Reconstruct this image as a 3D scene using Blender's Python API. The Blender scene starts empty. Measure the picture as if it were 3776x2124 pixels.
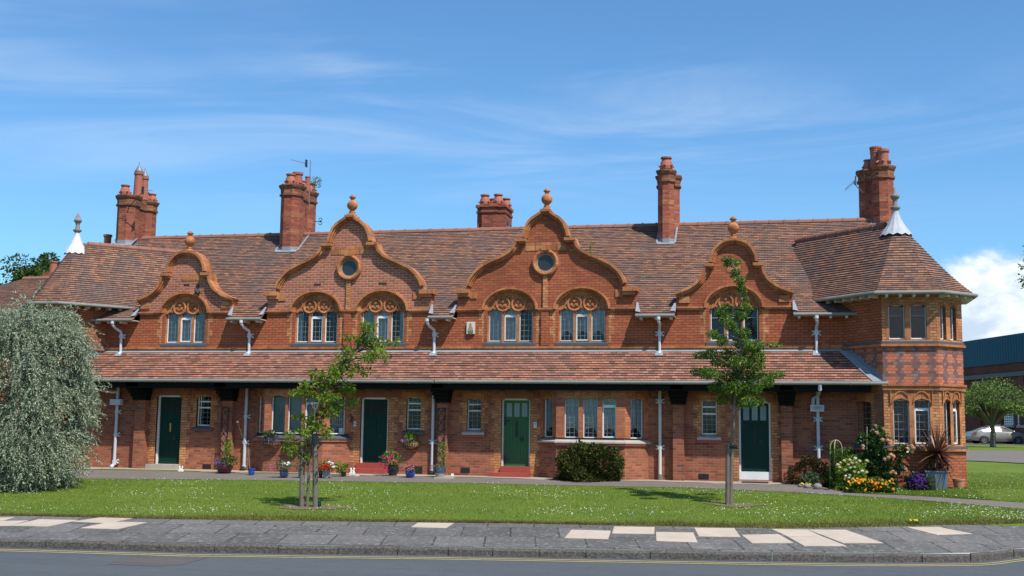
import bpy, math, random
import numpy as np
from mathutils import Vector, Matrix
from mathutils.geometry import tessellate_polygon
random.seed(7); RNG = np.random.default_rng(11)
S = bpy.context.scene; COL = S.collection
PI = math.pi
# ------------------------------------------------------------------ camera
FPX, YAW, PIT, ROL = 4326.3, 0.225228, 0.11883, 0.013171
CAM = np.array([0.0, -33.4, 1.38])
_cy, _sy, _cp, _sp = math.cos(YAW), math.sin(YAW), math.cos(PIT), math.sin(PIT)
_fw = np.array([-_sy*_cp, _cy*_cp, _sp]); _r = np.array([_cy, _sy, 0.0]); _u = np.cross(_r, _fw)
_r2 = _r*math.cos(ROL)+_u*math.sin(ROL); _u2 = -_r*math.sin(ROL)+_u*math.cos(ROL)
cam = bpy.data.cameras.new('camera'); co = bpy.data.objects.new('camera', cam); COL.objects.link(co)
cam.sensor_width = 36; cam.lens = FPX/3776*36; cam.clip_end = 5000; cam.clip_start = .1
M4 = Matrix.Identity(4)
for i in range(3):
    M4[i][0] = _r2[i]; M4[i][1] = _u2[i]; M4[i][2] = -_fw[i]; M4[i][3] = CAM[i]
co.matrix_world = M4; S.camera = co

def ray(p):
    return _fw*FPX + _r2*(p[0]-1888) - _u2*(p[1]-1062)
def onY(p, Y):                       # where the sight line meets the upright plane y = Y
    d = ray(p); return CAM + d*((Y-CAM[1])/d[1])
def onZ(p, z):
    d = ray(p); return CAM + d*((z-CAM[2])/d[2])
def onP(p, o, n):
    d = ray(p); return CAM + d*(np.dot(np.array(o)-CAM, n)/np.dot(d, n))
def zoom(ox, oy, s): return lambda x, y: (ox+x/s, oy+y/s)
A_ = zoom(0, 540, 2.07); B_ = zoom(850, 540, 2.07); C_ = zoom(1600, 540, 2.07); D_ = zoom(2350, 540, 2.0708); E_ = zoom(2832, 500, 2.07)
F_ = zoom(0, 1100, 1.932); G_ = zoom(800, 1350, 2.415); H_ = zoom(1600, 1350, 2.415); I_ = zoom(2350, 1350, 2.415); J_ = zoom(2832, 1200, 1.932)
K_ = zoom(1060, 1060, 5.152); L_ = zoom(3180, 1380, 4.5275); N_ = zoom(3476, 1250, 3.22); O_ = zoom(2900, 1540, 3.903)
P6 = zoom(0, 1750, 1.3644); P7 = zoom(1888, 1750, 1.3644); T1 = zoom(1040, 1220, 2.684); T2 = zoom(2500, 920, 2.416)
DD = lambda x, y: (x*1.46584, y*1.46584)

# ------------------------------------------------------------------ ground shape
ZK, ZR = -.72, -.85
_kp = [P6(*q) for q in [(0,322),(300,335),(600,345),(1000,355),(1230,358),(1590,362),(1880,365),(2200,370)]] + [P7(*q) for q in [(30,375),(370,380),(630,385),(880,392),(1215,397),(1640,402),(2030,405),(2370,403),(2576,395)]]
_kw = np.array([onZ(q, ZK)[:2] for q in _kp])
_kw = np.vstack([_kw[0]+(_kw[0]-_kw[3])*3, _kw, [_kw[-1]+np.array([3.0, 1.6]), _kw[-1]+np.array([9.0, 6.5])]])
def smooth(v, n=2):
    for _ in range(n):
        w = v.copy(); w[1:-1] = (v[:-2]+2*v[1:-1]+v[2:])/4; v = w
    return v
_kw = np.column_stack([_kw[:,0], smooth(_kw[:,1])])
def kerb(x): return np.interp(x, _kw[:,0], _kw[:,1])
def gz(x, y):
    x = np.asarray(x, float); y = np.asarray(y, float)
    k = np.minimum(kerb(x), -6.0)
    t = np.clip((-1.6-y)/(-1.6-k), 0, 1)
    s = np.clip((y-2)/24, 0, 1)
    return ZK*t + .5*s*s*(3-2*s)
def onG(p):
    d = ray(p); d = d/np.linalg.norm(d); a, b = 5.0, 400.0
    ts = np.linspace(a, b, 8000); P = CAM+d*ts[:, None]
    h = P[:, 2]-gz(P[:, 0], P[:, 1]); i = int(np.argmax(h < 0))
    if i == 0: return P[-1]
    f = h[i-1]/(h[i-1]-h[i]); return P[i-1]+(P[i]-P[i-1])*f

# ------------------------------------------------------------------ mesh helper
class Fr:                            # an upright wall frame: u along the wall, d inwards
    def __init__(s, x, y, dx=1.0, dy=0.0):
        l = math.hypot(dx, dy); s.o = np.array([x, y]); s.d = np.array([dx, dy])/l; s.n = np.array([s.d[1], -s.d[0]])
    def p(s, u, z, d=0.0):
        q = s.o+s.d*u-s.n*d; return (q[0], q[1], z)
    def hit(s, px, d=0.0):
        n = np.array([s.n[0], s.n[1], 0]); q0 = s.o-s.n*d
        w = onP(px, (q0[0], q0[1], 0), n); return float(np.dot(w[:2]-s.o, s.d)), float(w[2])
W0 = Fr(0, 0)
class MB:
    def __init__(s): s.v = []; s.f = []; s.uv = {}
    def add(s, vs, fs):
        b = len(s.v); s.v += [tuple(map(float, q)) for q in vs]; s.f += [tuple(i+b for i in f) for f in fs]; return s
    def box(s, x0, x1, y0, y1, z0, z1):
        return s.fbox(W0, x0, x1, z0, z1, y0, y1)
    def fbox(s, F, u0, u1, z0, z1, d0, d1):
        v = [F.p(u, z, d) for d in (d0, d1) for z in (z0, z1) for u in (u0, u1)]
        return s.add(v, [(0,1,3,2),(5,4,6,7),(4,0,2,6),(1,5,7,3),(2,3,7,6),(4,5,1,0)])
    def panel(s, F, outer, holes=(), d0=0.0, d1=.25, back=True):
        loops = [list(outer)]+[list(h) for h in holes]
        pts = [q for l in loops for q in l]
        tri = tessellate_polygon([[Vector((q[0], q[1], 0)) for q in l] for l in loops])
        n = len(pts); v = [F.p(q[0], q[1], d0) for q in pts]+[F.p(q[0], q[1], d1) for q in pts]
        fs = []
        for t in tri:
            a, b, c = [pts[i] for i in t]
            ar = (b[0]-a[0])*(c[1]-a[1])-(c[0]-a[0])*(b[1]-a[1])
            if abs(ar) < 1e-9: continue
            t = tuple(t) if ar > 0 else tuple(t[::-1])
            fs.append(t)
            if back: fs.append(tuple(i+n for i in t[::-1]))
        b = 0
        for li, l in enumerate(loops):
            ar = sum(l[i][0]*l[(i+1) % len(l)][1]-l[(i+1) % len(l)][0]*l[i][1] for i in range(len(l)))
            ccw = (ar > 0) == (li == 0)
            for i in range(len(l)):
                i0, i1 = b+i, b+(i+1) % len(l)
                fs.append((i1, i0, i0+n, i1+n) if ccw else (i0, i1, i1+n, i0+n))
            b += len(l)
        return s.add(v, fs)
    def tube(s, pts, r, n=8, cap=True):
        pts = [np.array(q, float) for q in pts]; rs = r if hasattr(r, '__len__') else [r]*len(pts)
        vs = []; fs = []; up = None
        for i, q in enumerate(pts):
            t = pts[min(i+1, len(pts)-1)]-pts[max(i-1, 0)]; t = t/(np.linalg.norm(t)+1e-9)
            if up is None: up = np.array([0, 0, 1.0]) if abs(t[2]) < .9 else np.array([1.0, 0, 0])
            a = np.cross(up, t); a /= np.linalg.norm(a)+1e-9; b = np.cross(t, a); up = b
            for k in range(n):
                w = 2*PI*k/n; vs.append(q+(a*math.cos(w)+b*math.sin(w))*rs[i])
        for i in range(len(pts)-1):
            for k in range(n):
                fs.append((i*n+k, i*n+(k+1) % n, (i+1)*n+(k+1) % n, (i+1)*n+k))
        if cap: fs += [tuple(range(n))[::-1], tuple((len(pts)-1)*n+k for k in range(n))]
        return s.add(vs, fs)
    def lathe(s, x, y, prof, n=16, rot=0.0, sx=1.0, sy=1.0):
        vs = []; fs = []
        for r, z in prof:
            for k in range(n):
                w = 2*PI*(k+rot)/n; vs.append((x+r*math.cos(w)*sx, y+r*math.sin(w)*sy, z))
        m = len(prof)
        for i in range(m-1):
            for k in range(n): fs.append((i*n+k, i*n+(k+1) % n, (i+1)*n+(k+1) % n, (i+1)*n+k))
        fs += [tuple(range(n))[::-1], tuple((m-1)*n+k for k in range(n))]
        return s.add(vs, fs)
    def ring(s, F, u, z, prof, n=32):        # profile of (radius, depth) turned round the wall's normal
        vs = []; fs = []; m = len(prof)
        for r, d in prof:
            for k in range(n):
                w = 2*PI*k/n; vs.append(F.p(u+r*math.cos(w), z+r*math.sin(w), d))
        for i in range(m-1):
            for k in range(n): fs.append((i*n+k, i*n+(k+1) % n, (i+1)*n+(k+1) % n, (i+1)*n+k))
        return s.add(vs, fs)
    def sweep(s, F, line, t, d0, d1, side=1, off=0.0):  # band of in-plane thickness t along a line on the wall
        L = [np.array(q, float) for q in line]; N = []
        for i in range(len(L)):
            a = L[max(i-1, 0)]; b = L[min(i+1, len(L)-1)]; e = (b-a)/(np.linalg.norm(b-a)+1e-9); N.append(np.array([e[1], -e[0]])*side)
        vs = []; fs = []
        for q, m in zip(L, N):
            w = q+m*t; q = q+m*off
            vs += [F.p(q[0], q[1], d0), F.p(w[0], w[1], d0), F.p(w[0], w[1], d1), F.p(q[0], q[1], d1)]
        for i in range(len(L)-1):
            for k in range(4): fs.append((4*i+k, 4*i+(k+1) % 4, 4*i+4+(k+1) % 4, 4*i+4+k))
        fs += [(0,3,2,1), tuple(4*(len(L)-1)+k for k in range(4))]
        return s.add(vs, fs)
    def blob(s, c, rx, ry, rz, jag=.15, n=10, m=7, seed=0):
        rg = np.random.default_rng(seed); vs = []; fs = []
        for i in range(m+1):
            for k in range(n):
                a = PI*i/m; w = 2*PI*k/n; j = 1+jag*(rg.random()-.5)
                vs.append((c[0]+rx*j*math.sin(a)*math.cos(w), c[1]+ry*j*math.sin(a)*math.sin(w), c[2]+rz*j*math.cos(a)))
        for i in range(m):
            for k in range(n): fs.append((i*n+k, (i+1)*n+k, (i+1)*n+(k+1) % n, i*n+(k+1) % n))
        return s.add(vs, fs)
    def build(s, name, m, parent=None, smooth=False, at=None):
        me = bpy.data.meshes.new(name); me.from_pydata(s.v, [], s.f); return link(name, me, m, parent, smooth, at)
def auto_uv(me):
    nl = len(me.loops)
    if not nl: return
    lv = np.empty(nl, np.int32); me.loops.foreach_get('vertex_index', lv)
    P = np.empty(len(me.vertices)*3, np.float32); me.vertices.foreach_get('co', P); P = P.reshape(-1, 3)
    N = np.empty(len(me.polygons)*3, np.float32); me.polygons.foreach_get('normal', N); N = N.reshape(-1, 3)
    tot = np.empty(len(me.polygons), np.int32); me.polygons.foreach_get('loop_total', tot)
    NL = np.repeat(N, tot, axis=0); T = np.column_stack([-NL[:, 1], NL[:, 0], np.zeros(nl)]); l = np.linalg.norm(T, axis=1)
    flat = l < .35; T[flat] = (1, 0, 0); T[~flat] /= l[~flat, None]
    B = np.cross(NL, T); Q = P[lv]
    uv = np.column_stack([(Q*T).sum(1), (Q*B).sum(1)]).astype(np.float32)
    L = me.uv_layers.new(name='UVMap'); L.data.foreach_set('uv', uv.ravel())
INV = {}
def link(name, me, m, parent=None, smooth=False, at=None):
    me.validate(); me.update()
    if smooth: me.polygons.foreach_set('use_smooth', [True]*len(me.polygons))
    if not me.uv_layers: auto_uv(me)
    if m: me.materials.append(m)
    o = bpy.data.objects.new(name, me); COL.objects.link(o)
    if at is not None:
        me.transform(Matrix.Translation(-Vector(at))); o.location = at
    if parent:
        o.parent = parent
        if parent.name in INV: o.matrix_parent_inverse = Matrix.Translation(-Vector(INV[parent.name]))
    return o
def thing(name, label, cat, loc, group=None):
    o = bpy.data.objects.new(name, None); COL.objects.link(o); o.location = loc; INV[o.name] = tuple(loc)
    return tag(o, label, cat, group)
def tag(o, label, cat, group=None):
    o['label'] = label; o['category'] = cat
    if group: o['group'] = group
    return o
def struct(o, kind='structure'): o['kind'] = kind; return o

# ------------------------------------------------------------------ materials
class NT:
    def __init__(s, name):
        s.m = bpy.data.materials.new(name); s.m.use_nodes = True; s.t = s.m.node_tree; s.b = s.t.nodes['Principled BSDF']; s.out = s.t.nodes['Material Output']
    def n(s, typ, **kw):
        x = s.t.nodes.new(typ)
        for k, v in kw.items(): setattr(x, k, v)
        return x
    def l(s, a, b): s.t.links.new(a, b)
    def put(s, sock, v):
        if isinstance(v, bpy.types.NodeSocket): s.l(v, sock)
        else: sock.default_value = v
    def math(s, op, a, b=0.0, c=None):
        x = s.n('ShaderNodeMath', operation=op); s.put(x.inputs[0], a); s.put(x.inputs[1], b)
        if c is not None: s.put(x.inputs[2], c)
        return x.outputs[0]
    def mix(s, f, a, b, mode='MIX'):
        x = s.n('ShaderNodeMix', data_type='RGBA', blend_type=mode); s.put(x.inputs[0], f); s.put(x.inputs[6], c4(a)); s.put(x.inputs[7], c4(b)); return x.outputs[2]
    def ramp(s, f, stops, interp='LINEAR'):
        x = s.n('ShaderNodeValToRGB'); e = x.color_ramp; e.interpolation = interp
        while len(e.elements) < len(stops): e.elements.new(.5)
        for el, (p, c) in zip(e.elements, stops): el.position = p; el.color = c4(c)
        s.put(x.inputs[0], f); return x.outputs[0]
    def noise(s, vec, scale, detail=3, rough=.55, dist=0):
        x = s.n('ShaderNodeTexNoise'); x.inputs['Scale'].default_value = scale; x.inputs['Detail'].default_value = detail; x.inputs['Roughness'].default_value = rough; x.inputs['Distortion'].default_value = dist
        if vec is not None: s.l(vec, x.inputs['Vector'])
        return x.outputs['Fac']
    def uv(s): return s.n('ShaderNodeUVMap').outputs[0]
    def pos(s): return s.n('ShaderNodeNewGeometry').outputs['Position']
    def bump(s, h, st=.5, dist=.02):
        x = s.n('ShaderNodeBump'); x.inputs['Strength'].default_value = st; x.inputs['Distance'].default_value = dist; s.l(h, x.inputs['Height']); s.l(x.outputs[0], s.b.inputs['Normal'])
    def cell(s, w, h, off=.5):                  # random value of each brick or tile in UV space
        sp = s.n('ShaderNodeSeparateXYZ'); s.l(s.uv(), sp.inputs[0]); u, v = sp.outputs[0], sp.outputs[1]
        row = s.math('FLOOR', s.math('DIVIDE', v, h)); par = s.math('MULTIPLY', s.math('FLOORED_MODULO', row, 2.0), off)
        cu = s.math('ADD', s.math('DIVIDE', u, w), par); colm = s.math('FLOOR', cu)
        cb = s.n('ShaderNodeCombineXYZ'); s.l(colm, cb.inputs[0]); s.l(row, cb.inputs[1])
        wn = s.n('ShaderNodeTexWhiteNoise', noise_dimensions='2D'); s.l(cb.outputs[0], wn.inputs['Vector'])
        fu = s.math('FRACT', cu); fv = s.math('FRACT', s.math('DIVIDE', v, h))
        return dict(rnd=wn.outputs['Value'], fu=fu, fv=fv, u=u, v=v, col=colm, row=row)
def c4(c): return c if isinstance(c, bpy.types.NodeSocket) else ((c[0], c[1], c[2], 1.0) if len(c) == 3 else c)
def plain(name, col, rough=.6, var=.15, scale=6.0, metal=0.0, spec=.4, bump=0.0):
    t = NT(name); f = t.noise(t.pos(), scale, 5)
    t.l(t.mix(1.0, t.mix(f, [c*(1-var) for c in col], [c*(1+var) for c in col]), t.ramp(t.noise(t.pos(), scale*.23, 3), [(.3, (.86,.86,.86)), (.7, (1.05,1.04,1.03))]), 'MULTIPLY'), t.b.inputs['Base Color'])
    t.b.inputs['Roughness'].default_value = rough; t.b.inputs['Metallic'].default_value = metal; t.b.inputs['Specular IOR Level'].default_value = spec
    if bump: t.bump(t.noise(t.pos(), scale*8, 4), bump, .01)
    return t.m
def brick(name, stops, mortar, mw=.06, w=.225, h=.075, stain=.5):
    t = NT(name); c = t.cell(w, h)
    eu = t.math('MINIMUM', c['fu'], t.math('SUBTRACT', 1.0, c['fu'])); ev = t.math('MINIMUM', c['fv'], t.math('SUBTRACT', 1.0, c['fv']))
    jm = t.math('MAXIMUM', t.math('LESS_THAN', eu, mw*.4), t.math('LESS_THAN', ev, mw*1.2))
    col = t.ramp(c['rnd'], stops)
    big = t.noise(t.pos(), .55, 4, .6); mid = t.noise(t.pos(), 3.2, 4, .6)
    col = t.mix(1.0, col, t.ramp(big, [(.3, (.74,.70,.70)), (.62, (1.08,1.06,1.04))]), 'MULTIPLY')
    col = t.mix(t.math('MULTIPLY', t.ramp(mid, [(.56, (0,0,0)), (.76, (1,1,1))]), stain), col, (.085,.05,.04))
    mcol = t.mix(t.noise(t.pos(), 1.1, 3), [m*.45 for m in mortar], [m*1.15 for m in mortar])
    t.l(t.mix(jm, col, mcol), t.b.inputs['Base Color']); t.b.inputs['Roughness'].default_value = .85; t.b.inputs['Specular IOR Level'].default_value = .25
    hh = t.math('ADD', t.math('MULTIPLY', t.math('SUBTRACT', 1.0, jm), .5), t.math('MULTIPLY', c['rnd'], .35)); t.bump(hh, .55, .012)
    return t.m
def tiles(name, stops, w=.165, h=.1, dark=.5):
    t = NT(name); c = t.cell(w, h)
    col = t.ramp(c['rnd'], stops)
    st = t.n('ShaderNodeMapping'); st.inputs['Scale'].default_value = (1.0, 1.0, .35); t.l(t.pos(), st.inputs['Vector'])
    pat = t.noise(st.outputs[0], .8, 5, .65, .4); fine = t.noise(t.pos(), 4.5, 4, .6)
    col = t.mix(t.math('MULTIPLY', t.ramp(pat, [(.42, (0,0,0)), (.66, (1,1,1))]), dark), col, (.098,.084,.082))
    col = t.mix(t.math('MULTIPLY', t.ramp(fine, [(.55, (0,0,0)), (.72, (1,1,1))]), .45), col, (.24,.16,.13))
    lich = t.noise(t.pos(), 14, 4, .7); col = t.mix(t.math('MULTIPLY', t.ramp(lich, [(.64, (0,0,0)), (.7, (1,1,1))]), .35), col, (.34,.31,.27))
    hot = t.math('GREATER_THAN', t.math('FRACT', t.math('MULTIPLY', c['rnd'], 37.0))  , .991); col = t.mix(hot, col, (.36,.115,.055))
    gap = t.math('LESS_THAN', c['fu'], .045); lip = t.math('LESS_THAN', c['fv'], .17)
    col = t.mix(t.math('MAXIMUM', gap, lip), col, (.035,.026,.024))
    t.l(col, t.b.inputs['Base Color']); t.b.inputs['Roughness'].default_value = .8; t.b.inputs['Specular IOR Level'].default_value = .3
    t.bump(t.math('ADD', c['rnd'], t.math('MULTIPLY', t.math('SUBTRACT', 1.0, gap), .6)), .6, .01)
    return t.m
def leafmat(name, stops, trans=.35, rough=.5, spec=.35):
    t = NT(name); g = t.n('ShaderNodeNewGeometry'); f = g.outputs['Random Per Island']
    col = t.ramp(f, stops); col = t.mix(1.0, col, t.ramp(t.noise(t.pos(), 2.6, 3), [(.3, (.72,.78,.7)), (.7, (1.15,1.1,1.0))]), 'MULTIPLY')
    t.l(col, t.b.inputs['Base Color']); t.b.inputs['Roughness'].default_value = rough; t.b.inputs['Specular IOR Level'].default_value = spec
    tr = t.n('ShaderNodeBsdfTranslucent'); t.l(col, tr.inputs['Color']); mx = t.n('ShaderNodeMixShader'); mx.inputs[0].default_value = trans
    t.l(t.b.outputs[0], mx.inputs[1]); t.l(tr.outputs[0], mx.inputs[2]); t.l(mx.outputs[0], t.out.inputs['Surface'])
    return t.m
def leafmat_g(name, stops, trans, rough, spec):
    m = leafmat(name, stops, trans, rough, spec); nt = m.node_tree; mu = [n for n in nt.nodes if n.bl_idname == 'ShaderNodeMix'][0]; src = mu.outputs[2]; tg = [l.to_socket for l in src.links]
    g = nt.nodes.new('ShaderNodeNewGeometry'); mp = nt.nodes.new('ShaderNodeMapping'); mp.inputs['Scale'].default_value = (.35, 1.1, 1); nt.links.new(g.outputs['Position'], mp.inputs['Vector'])
    no = nt.nodes.new('ShaderNodeTexNoise'); no.inputs['Scale'].default_value = 1.3; no.inputs['Detail'].default_value = 4; nt.links.new(mp.outputs[0], no.inputs['Vector'])
    rp = nt.nodes.new('ShaderNodeValToRGB'); rp.color_ramp.elements[0].position = .36; rp.color_ramp.elements[0].color = (.66,.80,.75,1); rp.color_ramp.elements[1].position = .66; rp.color_ramp.elements[1].color = (1.3,1.12,1.5,1); nt.links.new(no.outputs['Fac'], rp.inputs[0])
    mx = nt.nodes.new('ShaderNodeMix'); mx.data_type = 'RGBA'; mx.blend_type = 'MULTIPLY'; mx.inputs[0].default_value = 1; nt.links.new(src, mx.inputs[6]); nt.links.new(rp.outputs[0], mx.inputs[7])
    for t_ in tg: nt.links.new(mx.outputs[2], t_)
    return m
def glassmat():
    t = NT('window glass'); t.t.nodes.remove(t.b)
    tr = t.n('ShaderNodeBsdfTransparent'); tr.inputs[0].default_value = (.86,.9,.9,1); gl = t.n('ShaderNodeBsdfGlossy'); gl.inputs['Roughness'].default_value = .03
    wv = t.n('ShaderNodeBump'); wv.inputs['Strength'].default_value = .03; wv.inputs['Distance'].default_value = .05; t.l(t.noise(t.pos(), 3.5, 2), wv.inputs['Height']); t.l(wv.outputs[0], gl.inputs['Normal'])
    fr = t.n('ShaderNodeFresnel'); fr.inputs[0].default_value = 1.5; t.l(wv.outputs[0], fr.inputs['Normal'])
    mx = t.n('ShaderNodeMixShader'); t.l(fr.outputs[0], mx.inputs[0]); t.l(tr.outputs[0], mx.inputs[1]); t.l(gl.outputs[0], mx.inputs[2]); t.l(mx.outputs[0], t.out.inputs['Surface'])
    return t.m
REDB = [(0,(.33,.085,.034)),(.35,(.39,.105,.042)),(.7,(.43,.125,.052)),(1,(.37,.10,.04))]
M = {}
M['brick_upper'] = brick('red upper brick', REDB, (.15,.075,.05), .095, stain=.4)
M['brick_gable'] = brick('gable brick with pale mortar', [(0,(.30,.094,.05)),(.5,(.36,.118,.06)),(1,(.42,.14,.072))], (.54,.41,.32), .08, stain=.3)
M['brick_gable_red'] = brick('gable brick', [(0,(.31,.088,.038)),(.5,(.37,.108,.045)),(1,(.42,.13,.056))], (.14,.07,.048), .07, stain=.4)
M['brick_ground'] = brick('weathered ground floor brick', [(0,(.20,.064,.038)),(.3,(.28,.086,.046)),(.7,(.34,.108,.056)),(1,(.38,.13,.060))], (.30,.205,.145), .07, stain=.55)
M['brick_orange'] = brick('orange quoin brick', [(0,(.42,.165,.068)),(.5,(.53,.225,.088)),(1,(.60,.29,.12))], (.22,.12,.075), .09, w=.17, stain=.3)
M['brick_cap'] = brick('weathered corbel brick', [(0,(.15,.062,.036)),(.5,(.26,.105,.055)),(1,(.36,.15,.075))], (.16,.10,.07), .07, stain=.6)
M['brick_band'] = brick('chimney band brick', [(0,(.30,.098,.05)),(.5,(.38,.13,.062)),(1,(.44,.17,.08))], (.24,.15,.11), .07, stain=.4)
M['brick_bay'] = brick('bay brick', [(0,(.34,.105,.05)),(.5,(.41,.135,.062)),(1,(.46,.165,.078))], (.27,.16,.11), .07, stain=.35)
M['brick_chimney'] = brick('chimney brick', [(0,(.20,.052,.032)),(.5,(.31,.078,.042)),(1,(.38,.115,.062))], (.24,.15,.11), .07, stain=.55)
M['tile_main'] = tiles('main roof tile', [(0,(.125,.068,.050)),(.3,(.19,.091,.058)),(.65,(.255,.117,.068)),(1,(.31,.155,.088))], dark=.62)
M['tile_porch'] = tiles('porch roof tile', [(0,(.17,.076,.050)),(.3,(.27,.112,.070)),(.65,(.35,.140,.084)),(1,(.41,.190,.120))], h=.1, dark=.38)
M['ridge'] = plain('ridge tile', (.27,.12,.08), .8, .3, 2.5, bump=.3)
t = NT('orange terracotta'); c = t.cell(.34, .42); col = t.ramp(c['rnd'], [(0,(.36,.135,.055)),(.5,(.46,.185,.074)),(1,(.52,.225,.095))])
col = t.mix(1.0, col, t.ramp(t.noise(t.pos(), 2.2, 5, .65), [(.32,(.62,.58,.56)),(.6,(1.05,1.03,1.0))]), 'MULTIPLY'); col = t.mix(t.math('MULTIPLY', t.ramp(t.noise(t.pos(), 5.5, 5, .7), [(.56,(0,0,0)),(.72,(1,1,1))]), .55), col, (.06,.04,.03))
jm = t.math('MAXIMUM', t.math('LESS_THAN', c['fu'], .035), t.math('LESS_THAN', c['fv'], .022)); t.l(t.mix(jm, col, (.13,.075,.05)), t.b.inputs['Base Color']); t.b.inputs['Roughness'].default_value = .75; t.b.inputs['Specular IOR Level'].default_value = .25; t.bump(t.noise(t.pos(), 24, 4), .25, .01); M['terracotta'] = t.m
M['terracotta_dark'] = plain('brown terracotta', (.27,.105,.055), .75, .3, 3.0, bump=.2)
M['pot'] = plain('chimney pot clay', (.36,.12,.072), .7, .25, 6)
M['white'] = plain('white paint', (.78,.78,.76), .4, .05, 4)
M['cream'] = plain('old cream paint', (.60,.60,.54), .5, .15, 5)
M['pipe'] = plain('pale grey pipe paint', (.54,.58,.60), .4, .08, 3)
M['gutter'] = plain('weathered gutter paint', (.21,.225,.205), .5, .2, 3)
M['lead'] = plain('lead flashing', (.25,.275,.30), .55, .2, 4)
M['lead_pale'] = plain('pale lead', (.40,.43,.46), .6, .2, 5)
M['lead_white'] = plain('white painted lead', (.58,.58,.57), .6, .15, 5)
M['lead_dark'] = plain('dark lead', (.16,.20,.25), .5, .2, 4)
M['slate'] = plain('slate sill', (.085,.085,.095), .55, .3, 5)
M['stone'] = plain('pale stone', (.40,.35,.29), .8, .2, 5)
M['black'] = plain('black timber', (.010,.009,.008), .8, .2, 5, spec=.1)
M['iron'] = plain('black iron', (.02,.02,.022), .5, .2, 8)
M['lattice'] = plain('leaded bars', (.24,.27,.29), .5, .15, 6)
M['steel'] = plain('galvanised metal', (.20,.215,.235), .5, .2, 9, metal=.3)
M['green'] = plain('dark green door paint', (.003,.036,.024), .5, .15, 3, spec=.2)
M['green_old'] = plain('faded green door paint', (.042,.130,.052), .6, .45, 1.6, spec=.2)
M['redstep'] = plain('red step paint', (.34,.065,.045), .5, .2, 4)
M['glass'] = glassmat()
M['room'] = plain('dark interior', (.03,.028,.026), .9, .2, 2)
M['net'] = plain('net curtain', (.58,.62,.64), .9, .2, 12)
M['teal'] = plain('pale green curtain', (.42,.58,.56), .9, .15, 6)
M['blind'] = plain('dark slat blind', (.075,.062,.065), .7, .15, 5)
M['vblind'] = plain('grey green vertical blind', (.26,.36,.36), .8, .15, 6)
M['cobble'] = plain('rounded stone', (.22,.21,.20), .8, .3, 9, bump=.3)
M['clay'] = plain('terracotta flower bowl', (.50,.22,.12), .75, .15, 6)
M['soil'] = plain('dark soil', (.05,.036,.027), .95, .4, 14, bump=.5)
M['zinc'] = plain('grey planter', (.15,.18,.23), .45, .3, 4, metal=.2)
M['wood'] = plain('weathered timber', (.15,.125,.10), .85, .3, 8, bump=.3)
M['bark'] = plain('bark', (.16,.13,.10), .9, .3, 12, bump=.4)
M['wicker'] = plain('brown wicker', (.46,.24,.08), .8, .35, 30)
# diaper brickwork
t = NT('diaper brick'); c = t.cell(.10, .075)
h_ = t.math('SUBTRACT', c['col'], t.math('MULTIPLY', t.math('FLOORED_MODULO', c['row'], 2.0), .5))
pp = t.math('ADD', t.math('MULTIPLY', t.math('PINGPONG', h_, 2.0), .5), t.math('MULTIPLY', t.math('PINGPONG', c['row'], 2.0), .5)); di = t.math('GREATER_THAN', pp, .92)
col = t.mix(di, t.ramp(c['rnd'], [(0,(.44,.115,.05)),(1,(.54,.17,.075))]), t.ramp(c['rnd'], [(0,(.13,.065,.06)),(.7,(.20,.095,.085)),(1,(.24,.17,.165))]))
eu = t.math('MINIMUM', c['fu'], t.math('SUBTRACT', 1.0, c['fu'])); ev = t.math('MINIMUM', c['fv'], t.math('SUBTRACT', 1.0, c['fv']))
jm = t.math('MAXIMUM', t.math('LESS_THAN', eu, .03), t.math('LESS_THAN', ev, .08)); t.l(t.mix(jm, col, (.17,.08,.06)), t.b.inputs['Base Color']); t.b.inputs['Roughness'].default_value = .8; t.bump(t.math('SUBTRACT', 1.0, jm), .4, .01); M['diaper'] = t.m
# grass base
t = NT('lawn'); a = t.noise(t.pos(), .5, 4); b = t.noise(t.pos(), 9, 5, .7); c_ = t.noise(t.pos(), 70, 3, .7)
col = t.mix(t.ramp(a, [(.35,(0,0,0)),(.65,(1,1,1))]), (.095,.165,.018), (.175,.225,.034)); col = t.mix(t.ramp(b, [(.35,(0,0,0)),(.7,(1,1,1))]), col, (.080,.145,.014)); col = t.mix(t.math('MULTIPLY', c_, .6), col, (.15,.19,.035))
t.l(col, t.b.inputs['Base Color']); t.b.inputs['Roughness'].default_value = .9; t.b.inputs['Specular IOR Level'].default_value = .15; t.bump(c_, .8, .03); M['lawn'] = t.m
M['blade'] = leafmat_g('grass blade', [(0,(.10,.185,.014)),(.5,(.155,.245,.022)),(.85,(.20,.265,.038)),(1,(.28,.27,.09))], .3, .6, .2)
M['daisy'] = plain('white daisy', (.80,.80,.76), .7, .05, 5)
def asphalt(name, lo, hi, spot, rough=.9):
    t = NT(name); a = t.noise(t.pos(), .35, 5, .6, .5); b = t.noise(t.pos(), 160, 3, .7); c = t.noise(t.pos(), 4.0, 5, .65)
    st = t.n('ShaderNodeMapping'); st.inputs['Scale'].default_value = (.06, 1.2, 1); st.inputs['Rotation'].default_value = (0, 0, -.21); t.l(t.pos(), st.inputs['Vector']); e = t.noise(st.outputs[0], 3.0, 4, .6)
    col = t.mix(a, lo, hi); col = t.mix(t.math('MULTIPLY', t.ramp(e, [(.45,(0,0,0)),(.75,(1,1,1))]), .35), col, [x*1.35 for x in hi])
    col = t.mix(t.ramp(b, [(.5,(0,0,0)),(.78,(1,1,1))]), col, spot); col = t.mix(t.math('MULTIPLY', t.ramp(c, [(.5,(0,0,0)),(.8,(1,1,1))]), .35), col, [x*.6 for x in lo])
    t.l(col, t.b.inputs['Base Color']); t.b.inputs['Roughness'].default_value = rough; t.b.inputs['Specular IOR Level'].default_value = .2; t.bump(b, .6, .006); return t.m
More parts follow.
